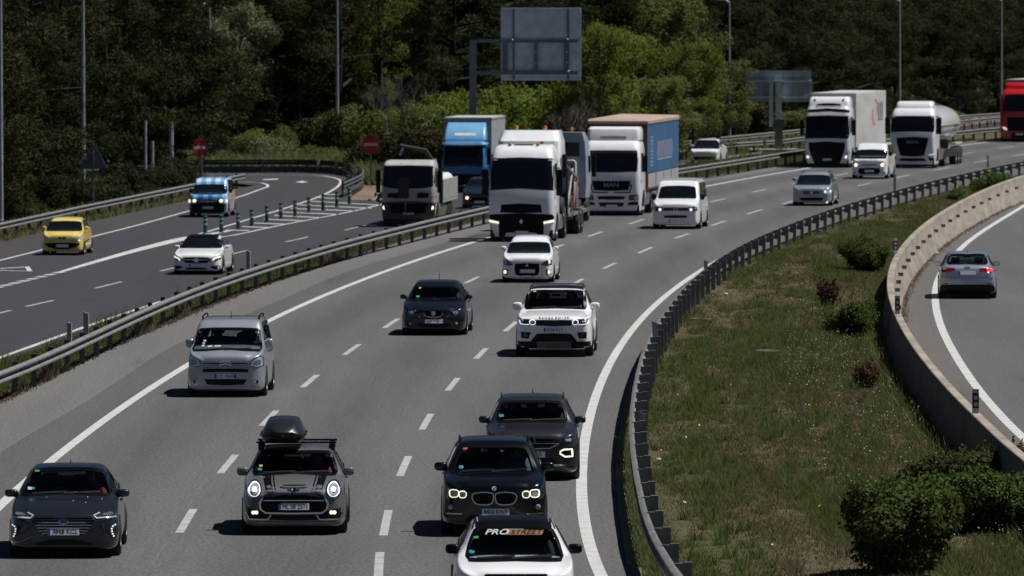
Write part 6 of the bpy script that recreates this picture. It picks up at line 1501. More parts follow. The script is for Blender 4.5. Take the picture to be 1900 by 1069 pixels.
def carried(name, label, yloc, zoff, rev, col, low=1.0):
    p = tr_c.Mx @ Vector((0, yloc, zoff)); r = tag(empty(name, p, tr_c.rz + (math.pi if rev else 0)), label, 'tractor unit')
    cab = [(low, .12, 2.2, 1.2, .30), (max(1.6, low + .1), .0, 2.25, 1.24, .28), (2.1, .05, 2.25, 1.24, .24), (2.6, .2, 2.25, 1.23, .24), (3.2, .36, 2.25, 1.2, .26), (3.6, .9, 2.25, 1.08, .3)]
    cab = [(z - .9, a, b, h, q) for z, a, b, h, q in cab]
    mk('cab', *zloft(cab), col, r, 35); MB().box(-.45, .45, .8, 6.0, -.35, -.05).obj('chassis', CHASSIS, r)
    MB().box(-1.1, 1.1, .35, .40, 1.15, 2.1).obj('windscreen', DKGLASS, r)
    for sg in (1, -1): MB().box(*sorted((sg * 1.235, sg * 1.25)), .5, 1.5, 1.1, 1.75, .01).obj('side_window', DKGLASS, r); MB().box(*sorted((sg * 1.28, sg * 1.44)), .3, .42, .9, 1.8, .03).obj('door_mirror', BLACKP, r)
    ty, hub, rm = wheel_meshes(.5, .5, True)
    for sg in (1, -1):
        for y in (1.4, 5.0):
            o = inst('wheel', hub, r, (sg * 1.0, y, -.35), (0, 0, 0 if sg > 0 else math.pi)); inst('tyre', ty, o); inst('rim', rm, o)
        MB().box(*sorted((sg * .7, sg * 1.24)), 4.3, 5.7, .18, .23).obj('mudguard', BLACKP, r)
        mb = MB(); mb.ell((sg * .55, 1.2, 2.80), (.07, .07, .09), 10, 6); mb.obj('beacon', ORANGE, r, True)
    # rear wall details
    MB().box(-.95, -.35, 2.252, 2.27, 1.75, 2.30, .02).obj('rear_window', DKGLASS, r)
    MB().box(.3, .85, 2.252, 2.275, 1.8, 2.35, .02).obj('rear_panel', col, r); MB().box(-.9, .9, 2.255, 2.35, .05, .35, .05).obj('air_tank', BLACKP, r)
    MB().tube([(-.8, 2.4, -.05), (-.8, 2.4, 1.5), (-.75, 2.4, 1.55), (-.5, 2.4, 1.55)], .07, 8).obj('intake_pipe', M('pipe_grey', (.35, .36, .38), .5, noise=.1, nscale=4), r, 40)
    MB().box(.45, .6, -.02 + .05, .09, 2.2, 2.3).obj('marker', ORANGE, r)
    return r
carried('carried_tractor', 'white tractor unit riding right behind the white lorry cab, its roof showing above', 2.75, 1.47, False, TWHITE, 1.85)
carried('carried_tractor', 'tractor unit riding backwards on the transporter, showing its blue-grey rear wall', 16.3, 1.22, True, paint('pale_blue_grey', (.34, .40, .48), 0, .4, .5))

# --- white tipper with bags, left carriageway
C = (700, 280, 7.372)
cabK = [(.35, .12, 2.0, 1.12, .22), (.8, .02, 2.05, 1.17, .22), (1.4, .0, 2.05, 1.18, .2), (1.75, .03, 2.05, 1.175, .18), (2.25, .14, 2.05, 1.16, .18), (2.72, .26, 2.05, 1.13, .2), (2.88, .45, 2.05, 1.06, .22), (2.93, .7, 2.05, .98, .22)]
DIRTYW = paint('dirty_white', (.46, .455, .445), 0, .45, .3, .2)
c = truck('tipper_lorry', 'white tipper lorry loaded with white sacks on the left carriageway', 763, 419.7, LRE, C, DIRTYW, cabK, z0=ZL, wbs=(6.6, 7.9), chassis_to=9.6, dyaw=.02)
c.patch('windscreen', c.sym([(455, 200), (790, 212), (803, 300), (792, 440), (752, 492), (640, 516), (455, 518)]), DKGLASS, rnd=1)
c.both('bonnet_slot', [(548, 572), (706, 582), (702, 642), (548, 652)], BLACKP, off=.006); c.patch('bumper', c.sym([(455, 690), (830, 695), (830, 860), (790, 960), (455, 965)]), M('bumper_grey', (.06, .065, .075), .55, noise=.3, nscale=4), off=.03); c.patch('grille', c.sym([(455, 718), (690, 718), (652, 850), (455, 860)]), BLACKG, off=.04)
c.lamps('headlight_bulb', [(742, 778)], .095, BULB); c.both_strip('orange_stripe', [(740, 632), (815, 625)], .05, ORANGE, off=.008); c.strip('orange_stripe', [(.2, 1.33), (1.0, 1.33)], .05, ORANGE, side='right', off=.008)
side_glass(c, [(.4, 1.75), (.55, 2.5), (1.35, 2.5), (1.35, 1.75)]); tmirror(c, 1.36, .35, 1.5, 2.5, .2); c.plate((455, 890), '', z=.62)
bed = MB().box(-1.24, 1.24, 3.2, 10.2, 1.0, 1.12).obj('load_bed', DIRTYW, c.root)
for sg in (1, -1):
    for k in range(6): MB().box(*sorted((sg * 1.20, sg * 1.25)), 3.25 + k * 1.15, 3.25 + k * 1.15 + 1.09, 1.13, 2.02, .012).obj('side_board', DIRTYW, c.root)
MB().box(-1.24, 1.24, 3.12, 3.18, 1.0, 2.35).obj('headboard', CHASSIS, c.root); MB().box(-1.2, 1.2, 10.14, 10.19, 1.13, 2.0).obj('tailboard', DIRTYW, c.root)
SACK = M('white_sack', (.60, .60, .61), .8, noise=.12, nscale=3, bump=.5, bscale=5)
k = 0
for y in (3.85, 5.0, 6.15, 7.3, 8.45, 9.55):
    for x in (-.6, .6):
        mb = MB(); mb.ell((0, 0, 0), (1, 1, 1), 14, 10); sq = lambda q, p: math.copysign(abs(q) ** p, q)
        mb.v = [(sq(a, .55) * .54 * random.uniform(.96, 1.03), sq(b, .55) * .52 * random.uniform(.96, 1.03), sq(d, .6) * .52 + (.03 * random.uniform(-1, 1) if d > .4 else 0)) for a, b, d in mb.v]
        p = c.Mx @ Vector((x, y, 1.68)); o = mb.obj('sack', SACK, None, True); o.location = p; o.rotation_euler = (0, 0, c.rz)
        tag(o, 'bulging white sack on the tipper bed, %s from the cab, %s side' % (ORD[k // 2], 'far' if x < 0 else 'rail'), 'sack', 'white sacks on the tipper'); k += 1
MB().box(-.35, .35, 2.35, 3.05, .9, 2.6).obj('crane_base', CHASSIS, c.root)
MB().tube([(.1, 2.7, 2.5), (-.5, 2.7, 3.35), (-.95, 2.75, 3.1), (-.6, 2.7, 3.5), (.5, 2.75, 3.3), (.9, 2.8, 2.7)], .12, 6).obj('crane_arm', CHASSIS, c.root)
MB().tube([(-.62, 2.6, 3.1), (-.5, 2.6, 3.45)], .06, 6).obj('crane_ram', M('ram_grey', (.35, .4, .45), .4, .5, noise=.1, nscale=4), c.root)
MB().box(.85, 1.0, 2.45, 2.75, 2.3, 2.95, .03).obj('air_intake', GREYB, c.root); MB().tube([(1.2, 3.0, 1.0), (1.2, 3.0, 2.9)], .03, 6).obj('rack_post', CHASSIS, c.root)

# --- light blue box lorry behind it
C = (690, 200, 4.861)
LBLUE = paint('light_blue', (.17, .42, .68), 0, .35, .6)
cabB = [(.35, .12, 1.9, 1.08, .2), (.9, .02, 1.95, 1.13, .22), (1.5, .0, 1.95, 1.13, .2), (1.8, .05, 1.95, 1.12, .18), (2.35, .2, 1.95, 1.09, .2), (2.62, .34, 1.95, 1.05, .22), (2.70, .55, 1.95, 1.0, .22)]
spB = [(2.72, .62, 1.9, 1.08, .1), (2.85, .66, 1.9, 1.08, .12), (3.35, 1.2, 1.9, 1.04, .15), (3.62, 1.65, 1.9, 1.0, .15)]
c = truck('blue_box_lorry', 'light blue cab lorry with pale box body behind the tipper', 865, 357, LRE, C, paint('shaded_cab_blue', (.02, .20, .50), 0, .35, .6), cabB, spB, sp_mat=LBLUE, z0=ZL, wbs=(5.0,), chassis_to=8.5, dyaw=.0)  # cab a deeper blue than the deflector, shade of its front painted in
c.patch('windscreen', c.sym([(845, 352), (1000, 345), (1006, 440), (1000, 532), (845, 526)]), DKGLASS, rnd=1); c.patch('sun_visor', c.sym([(845, 315), (1020, 318), (1030, 340), (845, 345)]), LBLUE, off=.14, depth=.02); c.patch('grille', c.sym([(845, 598), (985, 600), (985, 695), (845, 700)]), BLACKP, off=.008)
c.strip('roof_strip', c.sym([(845, 240), (932, 241)])[:2] and [(-.55, c.hit((845, 240)).z), (.55, c.hit((845, 240)).z)], .14, SWHITE, off=.01)
side_glass(c, [(.4, 1.7), (.55, 2.3), (1.35, 2.3), (1.35, 1.7)]); tmirror(c, 1.28, .35, 1.45, 2.3, .2); c.strip('orange_stripe', [(.3, 1.5), (1.0, 1.5)], .06, ORANGE, side='right', off=.01)
BOXG = M('box_pale_grey', (.34, .37, .38), .5, noise=.12, nscale=1); trailer_box(c, 2.15, 9.6, 1.25, 1.0, 3.85, BOXG, M('box_roof', (.50, .47, .43), .6, noise=.15, nscale=1.2), 'box_body')
MB().box(-1.27, 1.27, 2.10, 9.65, 3.76, 3.83).obj('roof_edge', M('edge_grey', (.25, .25, .25), .6, noise=.1, nscale=2), c.root); MB().box(1.262, 1.28, 2.2, 2.4, 3.78, 3.86).obj('marker', ORANGE, c.root)
# ================================================================== people behind the windscreens
SKIN = M('skin', (.42, .25, .18), .6, noise=.1, nscale=9)
def person_mesh():
    me = bpy.data.meshes.new('body_frame')
    V = [(0, .0, 0), (0, .03, .22), (0, .05, .42), (0, .04, .55), (0, .01, .66), (0, .0, .76), (.19, .05, .44), (.25, -.14, .24), (.14, -.36, .30), (-.19, .05, .44), (-.25, -.14, .24), (-.14, -.36, .30), (.11, -.02, -.01), (.14, -.42, .04), (.13, -.50, -.3), (-.11, -.02, -.01), (-.14, -.42, .04), (-.13, -.50, -.3)]
    E = [(0, 1), (1, 2), (2, 3), (3, 4), (4, 5), (2, 6), (6, 7), (7, 8), (2, 9), (9, 10), (10, 11), (0, 12), (12, 13), (13, 14), (0, 15), (15, 16), (16, 17)]
    Rr = [.15, .14, .15, .055, .088, .075, .075, .05, .035, .075, .05, .035, .09, .065, .05, .09, .065, .05]
    me.from_pydata(V, E, []); o = bpy.data.objects.new('body_frame', me); COL.objects.link(o)
    md = o.modifiers.new('skin', 'SKIN'); sv = me.skin_vertices[0].data
    for i, r in enumerate(Rr): sv[i].radius = (r, r)
    sv[0].use_root = True
    ss = o.modifiers.new('sub', 'SUBSURF'); ss.levels = 2; ss.render_levels = 2
    dg = bpy.context.evaluated_depsgraph_get(); out = bpy.data.meshes.new_from_object(o.evaluated_get(dg)); bpy.data.objects.remove(o)
    out.polygons.foreach_set('use_smooth', [True] * len(out.polygons)); return out
PERS = person_mesh()
def person(c, x, label, cloth, hair=(.02, .014, .01), group=None):
    me = PERS.copy(); me.materials.clear(); me.materials.append(cloth); me.materials.append(SKIN)
    for p in me.polygons:
        z = p.center.z; y = p.center.y
        p.material_index = 1 if z > .535 or (y < -.30 and z > .2) else 0
    sx, sy, sz = c.seat
    o = bpy.data.objects.new('person', me); o.location = c.Mx @ Vector((x, sy + .28, sz + .26)); o.rotation_euler = (0, 0, c.rz); link(o); tag(o, label, 'person', group)
    mb = MB(); mb.ell((0, .03, .735), (.098, .105, .098), 12, 8); mb.v = [(a, b + (.03 if d < .73 else 0), max(d, .69 if b > .02 else .77)) for a, b, d in mb.v]
    mb.obj('hair', M('hair_' + str(hair[0]), hair, .6, noise=.2, nscale=9), o, True)
CL = lambda n, c_: M('cloth_' + n, c_, .85, noise=.2, nscale=12)
person(car_ioniq, .36, 'driver in a red top at the wheel of the dark grey hatchback', CL('red', (.42, .04, .03)))
person(car_mini, .36, 'driver in a red and blue top in the car with the roof box', CL('plum', (.30, .05, .10)))
person(car_bmw, .36, 'driver in a pale blue top at the wheel of the black sport utility car', CL('blue', (.12, .2, .3)))
person(car_bmw, -.36, 'passenger in dark clothes in the front of the black sport utility car', CL('dark', (.03, .03, .035)))
person(car_rr, .36, 'driver in a blue top at the wheel of the white off-road car', CL('cyan', (.06, .2, .4)))
person(car_rr, -.36, 'passenger in dark clothes in the front of the white off-road car', CL('dark', (.03, .03, .035)))
person(car_troc, .36, 'driver in dark clothes at the wheel of the dark grey crossover', CL('dark', (.03, .03, .035)))
person(car_troc, -.36, 'passenger in dark clothes in the front of the dark grey crossover', CL('dark2', (.05, .04, .04)))
person(car_berlingo, .36, 'driver in a grey top at the wheel of the silver people carrier', CL('grey', (.16, .16, .17)))
person(car_seat, .36, 'driver in a pale top at the wheel of the dark blue hatchback', CL('pale', (.2, .19, .18)))
person(car_pro, .36, 'driver in dark clothes at the wheel of the white car with lettered windscreen', CL('dark', (.03, .03, .035)))

# ================================================================== vegetation
RNG = np.random.default_rng(11)
def quick_mesh(name, V, nper, mat, tint=None, smooth=False):
    "V: (N*nper, 3) vertices, each run of nper is one face"
    n = len(V) // nper
    me = bpy.data.meshes.new(name)
    me.vertices.add(len(V)); me.vertices.foreach_set('co', np.ascontiguousarray(V, dtype=np.float32).ravel())
    me.loops.add(len(V)); me.loops.foreach_set('vertex_index', np.arange(len(V), dtype=np.int32))
    me.polygons.add(n); me.polygons.foreach_set('loop_start', np.arange(0, len(V), nper, dtype=np.int32))
    me.update(calc_edges=True)
    if tint is not None:
        at = me.attributes.new('tint', 'FLOAT', 'POINT'); at.data.foreach_set('value', np.repeat(np.asarray(tint, dtype=np.float32), nper))
    me.materials.append(mat); me.validate()
    return me
def leaves(C, D, ln, wd, jitter=.6, Nv=None):
    "quads at C pointing roughly along D"
    n = len(C)
    d = D + RNG.normal(0, jitter, (n, 3)); d /= np.linalg.norm(d, axis=1, keepdims=True) + 1e-9
    r = RNG.normal(0, 1, (n, 3)) if Nv is None else Nv + RNG.normal(0, .45, (n, 3)); s = np.cross(d, r); s /= np.linalg.norm(s, axis=1, keepdims=True) + 1e-9
    ln = np.broadcast_to(ln, n)[:, None]; wd = np.broadcast_to(wd, n)[:, None]
    a = C - s * wd * .35; b = C + s * wd * .35; m1 = C + d * ln * .55 + s * wd * .5; m2 = C + d * ln * .55 - s * wd * .5; t = C + d * ln
    V = np.stack([a, b, m1, t, m2], axis=1)[:, [0, 1, 2, 3, 4]]
    return V.reshape(-1, 3)
def puffs(P, R, per, ln, wd, up=.35, squash=.95):
    C = []; D = []; T = []; NV = []
    for p, r in zip(P, R):
        k = max(8, int(per * (r ** 2) / .36)); u = RNG.normal(0, 1, (k, 3)); u /= np.linalg.norm(u, axis=1, keepdims=True)
        rad = r * RNG.uniform(.25, 1, (k, 1)) ** .5
        q = u * rad; q[:, 2] *= squash
        C.append(np.asarray(p) + q); dd = u.copy(); dd[:, 2] += up; D.append(dd); NV.append(u + np.array([0, 0, .55]))
        T.append(np.clip(RNG.normal(.45, .22, k) + RNG.normal(0, .12), 0, 1))
    C = np.concatenate(C); D = np.concatenate(D); T = np.concatenate(T)
    l = ln * RNG.uniform(.7, 1.3, len(C)); w = wd * RNG.uniform(.7, 1.3, len(C))
    D = np.cross(D, RNG.normal(0, 1, D.shape)) + .5 * D
    return leaves(C, D, l, w, .35, np.concatenate(NV)), T
BARK = M('pine_bark', (.028, .021, .017), .9, noise=.5, nscale=5, bump=.5, bscale=12)
BARK_G = M('grey_bark', (.14, .13, .12), .9, noise=.4, nscale=5)
PINE_L = leaf_mat('pine_needles', (.012, .015, .004), (.058, .060, .016), .2)
PINE_L2 = leaf_mat('pine_needles_green', (.011, .019, .006), (.046, .063, .019), .2)
GREEN_L = leaf_mat('spring_leaves', (.080, .108, .018), (.215, .262, .050), .45)
OLIVE_L = leaf_mat('olive_leaves', (.075, .085, .024), (.200, .208, .064), .4)
PALE_L = leaf_mat('pale_leaves', (.10, .125, .055), (.24, .27, .15), .3)
DARK_L = leaf_mat('dark_shrub_leaves', (.028, .028, .012), (.06, .058, .022), .25)
BUSH_L = leaf_mat('glossy_bush_leaves', (.034, .062, .012), (.125, .185, .042), .35)
BUSH_B = leaf_mat('brown_bush_leaves', (.06, .036, .018), (.13, .08, .042), .3)
BUSH_R = leaf_mat('red_bush_leaves', (.038, .014, .012), (.075, .032, .026), .25)
BUSH_O = leaf_mat('olive_bush_leaves', (.045, .050, .016), (.125, .128, .045), .35)
def limb_tree(H, kind, seed):
    "returns trunk mesh, crown mesh"
    rs = random.Random(seed); tr = MB(); pts = []
    lean = rs.uniform(-.3, .3); n = 8
    for i in range(n + 1):
        t = i / n; pts.append((lean * t * t * 2 + .15 * math.sin(t * 5 + seed), .2 * math.sin(t * 4 + seed * 2), H * .97 * t))
    r0 = H * .018
    tr.tube(pts, [r0 * (1 - .85 * i / n) + .02 for i in range(n + 1)], 8)
    P = []; Rr = []
    def axis(z):
        t = max(0, min(.999, z / (H * .97))) * n; i = int(t); f_ = t - i; a, b = pts[i], pts[min(n, i + 1)]
        return Vector([a[k] + (b[k] - a[k]) * f_ for k in range(3)])
    if kind == 'pine': lo, nb, wid = .05, 33, .30
    elif kind == 'tall': lo, nb, wid = .10, 40, .13
    else: lo, nb, wid = .18, 34, .34
    for k in range(nb):
        t = lo + (1 - lo) * ((k + rs.random()) / nb) ** .9; az = k * 2.4 + rs.uniform(-.5, .5)
        if kind == 'pine': prof = (.35 + .65 * min(1, (t - lo) / .22)) * (1 - t) ** .62 * 1.5
        elif kind == 'tall': prof = (.6 + .4 * min(1, (t - lo) / .2)) * min(1, (1 - t) * 4) ** .6
        else: prof = math.sin(math.pi * min(1, max(.05, (t - lo) / (1 - lo) * .85 + .15))) ** .7
        L_ = H * wid * prof * rs.uniform(.6, 1.2) + .25
        a = axis(t * H); el = rs.uniform(.05, .45) if kind == 'pine' else rs.uniform(.2, .8)
        d = Vector((math.cos(az) * math.cos(el), math.sin(az) * math.cos(el), math.sin(el)))
        tip = a + d * L_; mid = a + d * L_ * .55 + Vector((0, 0, -.06 * L_))
        tr.tube([a, mid, tip], [.025 + L_ * .016, .018 + L_ * .008, .008], 5, False)
        m = max(2, int(L_ / .55))
        for j in range(m):
            u = .45 + .55 * (j + 1) / m; q = a.lerp(tip, u) + Vector((rs.uniform(-.35, .35), rs.uniform(-.35, .35), rs.uniform(-.22, .28)))
            P.append(q); Rr.append(rs.uniform(.38, .80) * (1.0 if kind != 'tall' else .7))
            if rs.random() < .3:
                P.append(q + Vector((rs.uniform(-.8, .8), rs.uniform(-.8, .8), rs.uniform(-.3, .4)))); Rr.append(rs.uniform(.25, .5))
    P.append(axis(H)); Rr.append(.5)
    tm = tr.mesh('trunk', BARK if kind != 'broad' else BARK_G, 50)
    return tm, (P, Rr)
def crown(name, PR, mat, per, ln, wd, up):
    V, T = puffs(PR[0], PR[1], per, ln, wd, up); return quick_mesh(name, V, 5, mat, T)
PROTO = {}
for i in range(4):
    tm, PR = limb_tree(13.0, 'pine', 3 + i); PROTO['pine%d' % i] = (tm, crown('pine_crown', PR, PINE_L if i % 2 == 0 else PINE_L2, 125, .25, .045, .5), 13.0)
for i, m in enumerate((OLIVE_L, GREEN_L)):
    tm, PR = limb_tree(10.0, 'broad', 20 + i); PROTO['broad%d' % i] = (tm, crown('leafy_crown', PR, m, 95, .16, .10, .2), 10.0)
tm, PR = limb_tree(14.0, 'tall', 31); PROTO['tall'] = (tm, crown('leafy_crown', PR, GREEN_L, 95, .16, .10, .2), 14.0)
tm, PR = limb_tree(10.0, 'broad', 41); PROTO['pale'] = (tm, crown('pale_crown', PR, PALE_L, 95, .15, .09, .2), 10.0)
def tree(px, Y, H, proto, label, cat='tree', name='pine_tree', group=None, wide=1.0, rz=None, gz=None):
    tm, cm, h = PROTO[proto]; s = H / h
    r = tag(empty(name, (at_depth(px, Y), Y, ZL - .15 if gz is None else gz), RNG.uniform(0, 6.28) if rz is None else rz), label, cat, group)
    r.scale = (s * wide, s * wide, s)
    inst('trunk', tm, r); inst('crown', cm, r); return r
ORDN = ORD + ['twelfth', 'thirteenth', 'fourteenth', 'fifteenth', 'sixteenth', 'seventeenth', 'eighteenth', 'nineteenth', 'twentieth', 'twenty-first', 'twenty-second', 'twenty-third', 'twenty-fourth', 'twenty-fifth', 'twenty-sixth', 'twenty-seventh', 'twenty-eighth']
k = 0
for i, (px, Y, H, w) in enumerate([(-45, 354, 13, 1.1), (22, 366, 9.5, 1.1), (66, 392, 13, 1.05), (118, 414, 12.5, 1.0), (190, 422, 12, .95), (238, 434, 13.5, 1.0), (288, 438, 14, 1.2), (322, 438, 10.5, 1.05)]):
    tree(px, Y, H, 'pine%d' % (i % 4), 'pine in the front row behind the left rail, %s from the left' % ORDN[i], group='pines behind the left rail', wide=w)
row = lambda a, b, st: np.arange(a, b, st)
for i, px in enumerate(row(-30, 330, 47)):
    tree(px + RNG.uniform(-12, 12), 462 + RNG.uniform(-8, 14), RNG.uniform(12.5, 16), 'pine%d' % RNG.integers(4), 'dark pine in the second row at the left, %s from the left' % ORDN[i], group='dark pines at the left', wide=RNG.uniform(.95, 1.2))
for i, px in enumerate(row(330, 1160, 50)):
    tree(px + RNG.uniform(-14, 14), 508 + RNG.uniform(-7, 14), RNG.uniform(11.5, 15), 'pine%d' % RNG.integers(4), 'dark pine in the row behind the loop road and board, %s from the left' % ORDN[i], group='dark pines behind the loop', wide=RNG.uniform(.95, 1.25))
for i, px in enumerate(row(-20, 1220, 52)):
    tree(px + RNG.uniform(-14, 14), 545 + RNG.uniform(-10, 20), RNG.uniform(13, 17), 'pine%d' % RNG.integers(4), 'shaded pine deep in the wood, %s from the left in its row' % ORDN[i], group='pines deep in the wood', wide=RNG.uniform(1.0, 1.3))
def slope_Y(px): return float(np.interp(px, [1120, 1253, 1312, 1438, 1492, 1660, 1808, 1900, 2000], [525, 556, 571, 599, 613, 655, 687, 705, 725]))
HILLZ = lambda Y, px: max(0, (Y - slope_Y(px) - 12)) * .16 + ZL - .15
for rown, (dy, st, lo_, hi_) in enumerate(((9, 46, 8.5, 12), (24, 42, 9, 13), (48, 46, 10, 14), (80, 50, 11, 15))):
    for i, px in enumerate(row(1165 + rown * 11, 1960, st)):
        p = px + RNG.uniform(-14, 14); Y = slope_Y(p) + dy + RNG.uniform(-5, 6)
        tree(p, Y, RNG.uniform(lo_, hi_), 'pine%d' % RNG.integers(4), 'pine on the right-hand slope, %s from the left in the %s row up' % (ORDN[i], ORDN[rown]), group='pines on the right-hand slope', wide=RNG.uniform(1.05, 1.4), gz=HILLZ(Y, p))
# wooded hill closing the view
hx = np.linspace(-260, 420, 60); hy = np.linspace(600, 1500, 40); hv = []; hf = []
for j, y in enumerate(hy):
    for i, x in enumerate(hx):
        px = CX + FPX * x / y; base = max(slope_Y(px) + 12, 600)
        hv.append((x, y, ZL - .3 + max(0, y - base) * .16 + 1.5 * math.sin(x * .05 + y * .02) * min(1, max(0, y - base) / 60)))
for j in range(39):
    for i in range(59): hf.append((j * 60 + i, j * 60 + i + 1, (j + 1) * 60 + i + 1, (j + 1) * 60 + i))
tag(mk('wooded_hill', hv, hf, FOREST, None, True), kind='structure')
fw_P = []
for k in range(900):
    y = RNG.uniform(640, 900); x = RNG.uniform(-70, 80); px = CX + FPX * x / y; base = max(slope_Y(px) + 12, 600)
    if y < base + 95 and px > 1150: continue
    if y < 600: continue
    fw_P.append((x, y, ZL + max(0, y - base) * .16 + RNG.uniform(.5, 12)))
V, T = puffs(fw_P, RNG.uniform(1.6, 3.0, len(fw_P)), 5, .9, .35, .4)
tag(link(bpy.data.objects.new('far_wood', quick_mesh('far_wood', V, 5, PINE_L, T))), 'dark mass of far trees closing the view behind the pines', 'wood', kind='stuff')
# individual broad-leaved trees
tree(1232, 512, 9.8, 'broad0', 'broad olive-green tree with branches over the gantry sign', name='broadleaf_tree', wide=1.15, rz=.4)
tree(1335, 512, 6.0, 'broad0', 'yellowish-green tree just left of the gantry sign', name='broadleaf_tree', wide=1.3, rz=2.2)
tree(1185, 505, 7.5, 'broad1', 'fresh green tree right of the direction board', name='broadleaf_tree', wide=1.15, rz=1.1)
tree(1105, 470, 8.2, 'broad1', 'bright green tree at the right edge of the direction board', name='broadleaf_tree', wide=.95, rz=3.3)
tree(702, 480, 13.5, 'tall', 'tall bright green poplar above the bare shrub', name='poplar_tree', wide=.9)
tree(446, 501, 9.5, 'pale', 'pale-leaved tree among the dark pines right of the lamp', name='broadleaf_tree', wide=.85)
tree(1290, 500, 7.0, 'broad1', 'fresh green tree between the olive tree and the gantry sign', name='broadleaf_tree', wide=1.0, rz=5.0)
tree(1225, 480, 5.2, 'broad0', 'low olive tree behind the blue-sided trailer', name='broadleaf_tree', wide=1.4)

def bush_mesh(name, blobs, mat, per, ln, wd, up=.3):
    "blobs: (centre, radius) list; leaves mostly near the outer shell"
    C = []; D = []; T = []; NV = []
    for (c_, r) in blobs:
        k = int(per * r[0] * r[1]); u = RNG.normal(0, 1, (k, 3)); u /= np.linalg.norm(u, axis=1, keepdims=True)
        rad = RNG.uniform(.55, 1.04, (k, 1)) ** .6; lump = 1 + .10 * np.sin(u[:, :1] * 7 + c_[0] * 9) * np.cos(u[:, 1:2] * 8) + .07 * np.sin(u[:, 2:3] * 11)
        q = u * rad * lump * np.asarray(r); C.append(np.asarray(c_) + q); dd = np.cross(u, RNG.normal(0, 1, u.shape)) + .5 * u; D.append(dd); NV.append(u + np.array([0, 0, .4])); T.append(np.clip(RNG.normal(.42, .24, k), 0, 1))
    for (c_, r) in blobs:                       # ragged shoots standing out of the outline
        for _ in range(max(4, int(per * r[0] * r[1] / 160))):
            u = RNG.normal(0, 1, 3); u[2] = abs(u[2]) * 1.2; u /= np.linalg.norm(u); p = np.asarray(c_) + u * np.asarray(r) * .95; L_ = RNG.uniform(.06, .22) * (r[2] ** .5); q = p + np.outer(np.linspace(0, 1, 9), (u + [0, 0, .5]) * L_)
            C.append(q + RNG.normal(0, .012, q.shape)); D.append(RNG.normal(0, 1, q.shape) + u); NV.append(RNG.normal(0, 1, q.shape) + [0, 0, .6]); T.append(np.clip(RNG.normal(.6, .2, 9), 0, 1))
    C = np.concatenate(C); D = np.concatenate(D); T = np.concatenate(T); NV = np.concatenate(NV); ok = C[:, 2] > 0; C, D, T, NV = C[ok], D[ok], T[ok], NV[ok]
    return quick_mesh(name, leaves(C, D, ln * RNG.uniform(.7, 1.3, len(C)), wd * RNG.uniform(.7, 1.3, len(C)), .5, NV), 5, mat, T)
def bush(loc, blobs, mat, label, per=2600, ln=.065, wd=.045, name='bush', group=None, core=True):
    r = tag(empty(name, loc), label, 'bush', group)
    inst('foliage', bush_mesh('foliage', blobs, mat, per, ln, wd), r)
    mb = MB()
    for k in range(7):
        a = k * .9; mb.tube([(0.1 * math.cos(a), .1 * math.sin(a), 0), (blobs[k % len(blobs)][0][0] * .6 + .3 * math.cos(a), blobs[k % len(blobs)][0][1] * .6 + .3 * math.sin(a), blobs[k % len(blobs)][0][2])], [.03, .012], 5, False)
    mb.obj('stems', BARK, r); return r
def blobset(w, d, h, n, seed, zmin=.35):
    rs = random.Random(seed); B = [((0, 0, h * .44), (w * .40, d * .40, h * .44))]
    for k in range(n):
        a = k * 2.4 + rs.random(); B.append(((math.cos(a) * w * .33 * rs.uniform(.5, 1.2), math.sin(a) * d * .3, h * rs.uniform(zmin * .7, .74)), (w * rs.uniform(.12, .26), d * .22, h * rs.uniform(.16, .34))))
    return B
# bushes on the grass median
def mb_at(px, py): return gp(px, py, .05)
bush(mb_at(1668, 1078), blobset(1.95, 2.6, 1.75, 9, 1), BUSH_L, 'rounded dark green bush in the foreground of the median, nearest the camera', 9000)
bush(mb_at(1845, 990), blobset(3.3, 2.6, 1.15, 11, 2), BUSH_L, 'broad green bush at the right edge behind the nearest bush', 8000)
bush(mb_at(1835, 920), blobset(2.9, 2.2, .92, 11, 3), BUSH_O, 'olive bush under the concrete barrier, farthest of the foreground clump', 7000)
bush(mb_at(1608, 505), blobset(1.65, 3.0, 1.15, 8, 4), BUSH_L, 'round dark green bush beside the barrier delineator', 6000)
bush(mb_at(1583, 630), blobset(1.32, 2.2, 1.02, 8, 5), BUSH_L, 'green bush next to the shaded barrier in mid median', 6000)
bush(mb_at(1536, 570), blobset(.75, 1.2, .85, 5, 6), BUSH_R, 'small dark red bush between the two round green ones', 3000)
bush(mb_at(1607, 722), blobset(.75, 1.2, .68, 5, 7), BUSH_B, 'small brown bush low in the median near the shaded barrier', 4200)
bush(mb_at(1779, 375), blobset(1.05, 2.0, .75, 5, 8), BUSH_L, 'small clipped green bush by the far rail, left of the pair', 3000)
bush(mb_at(1842, 358), blobset(2.0, 2.5, 1.15, 6, 9), BUSH_L, 'larger far green bush by the rail above the ramp', 2600)
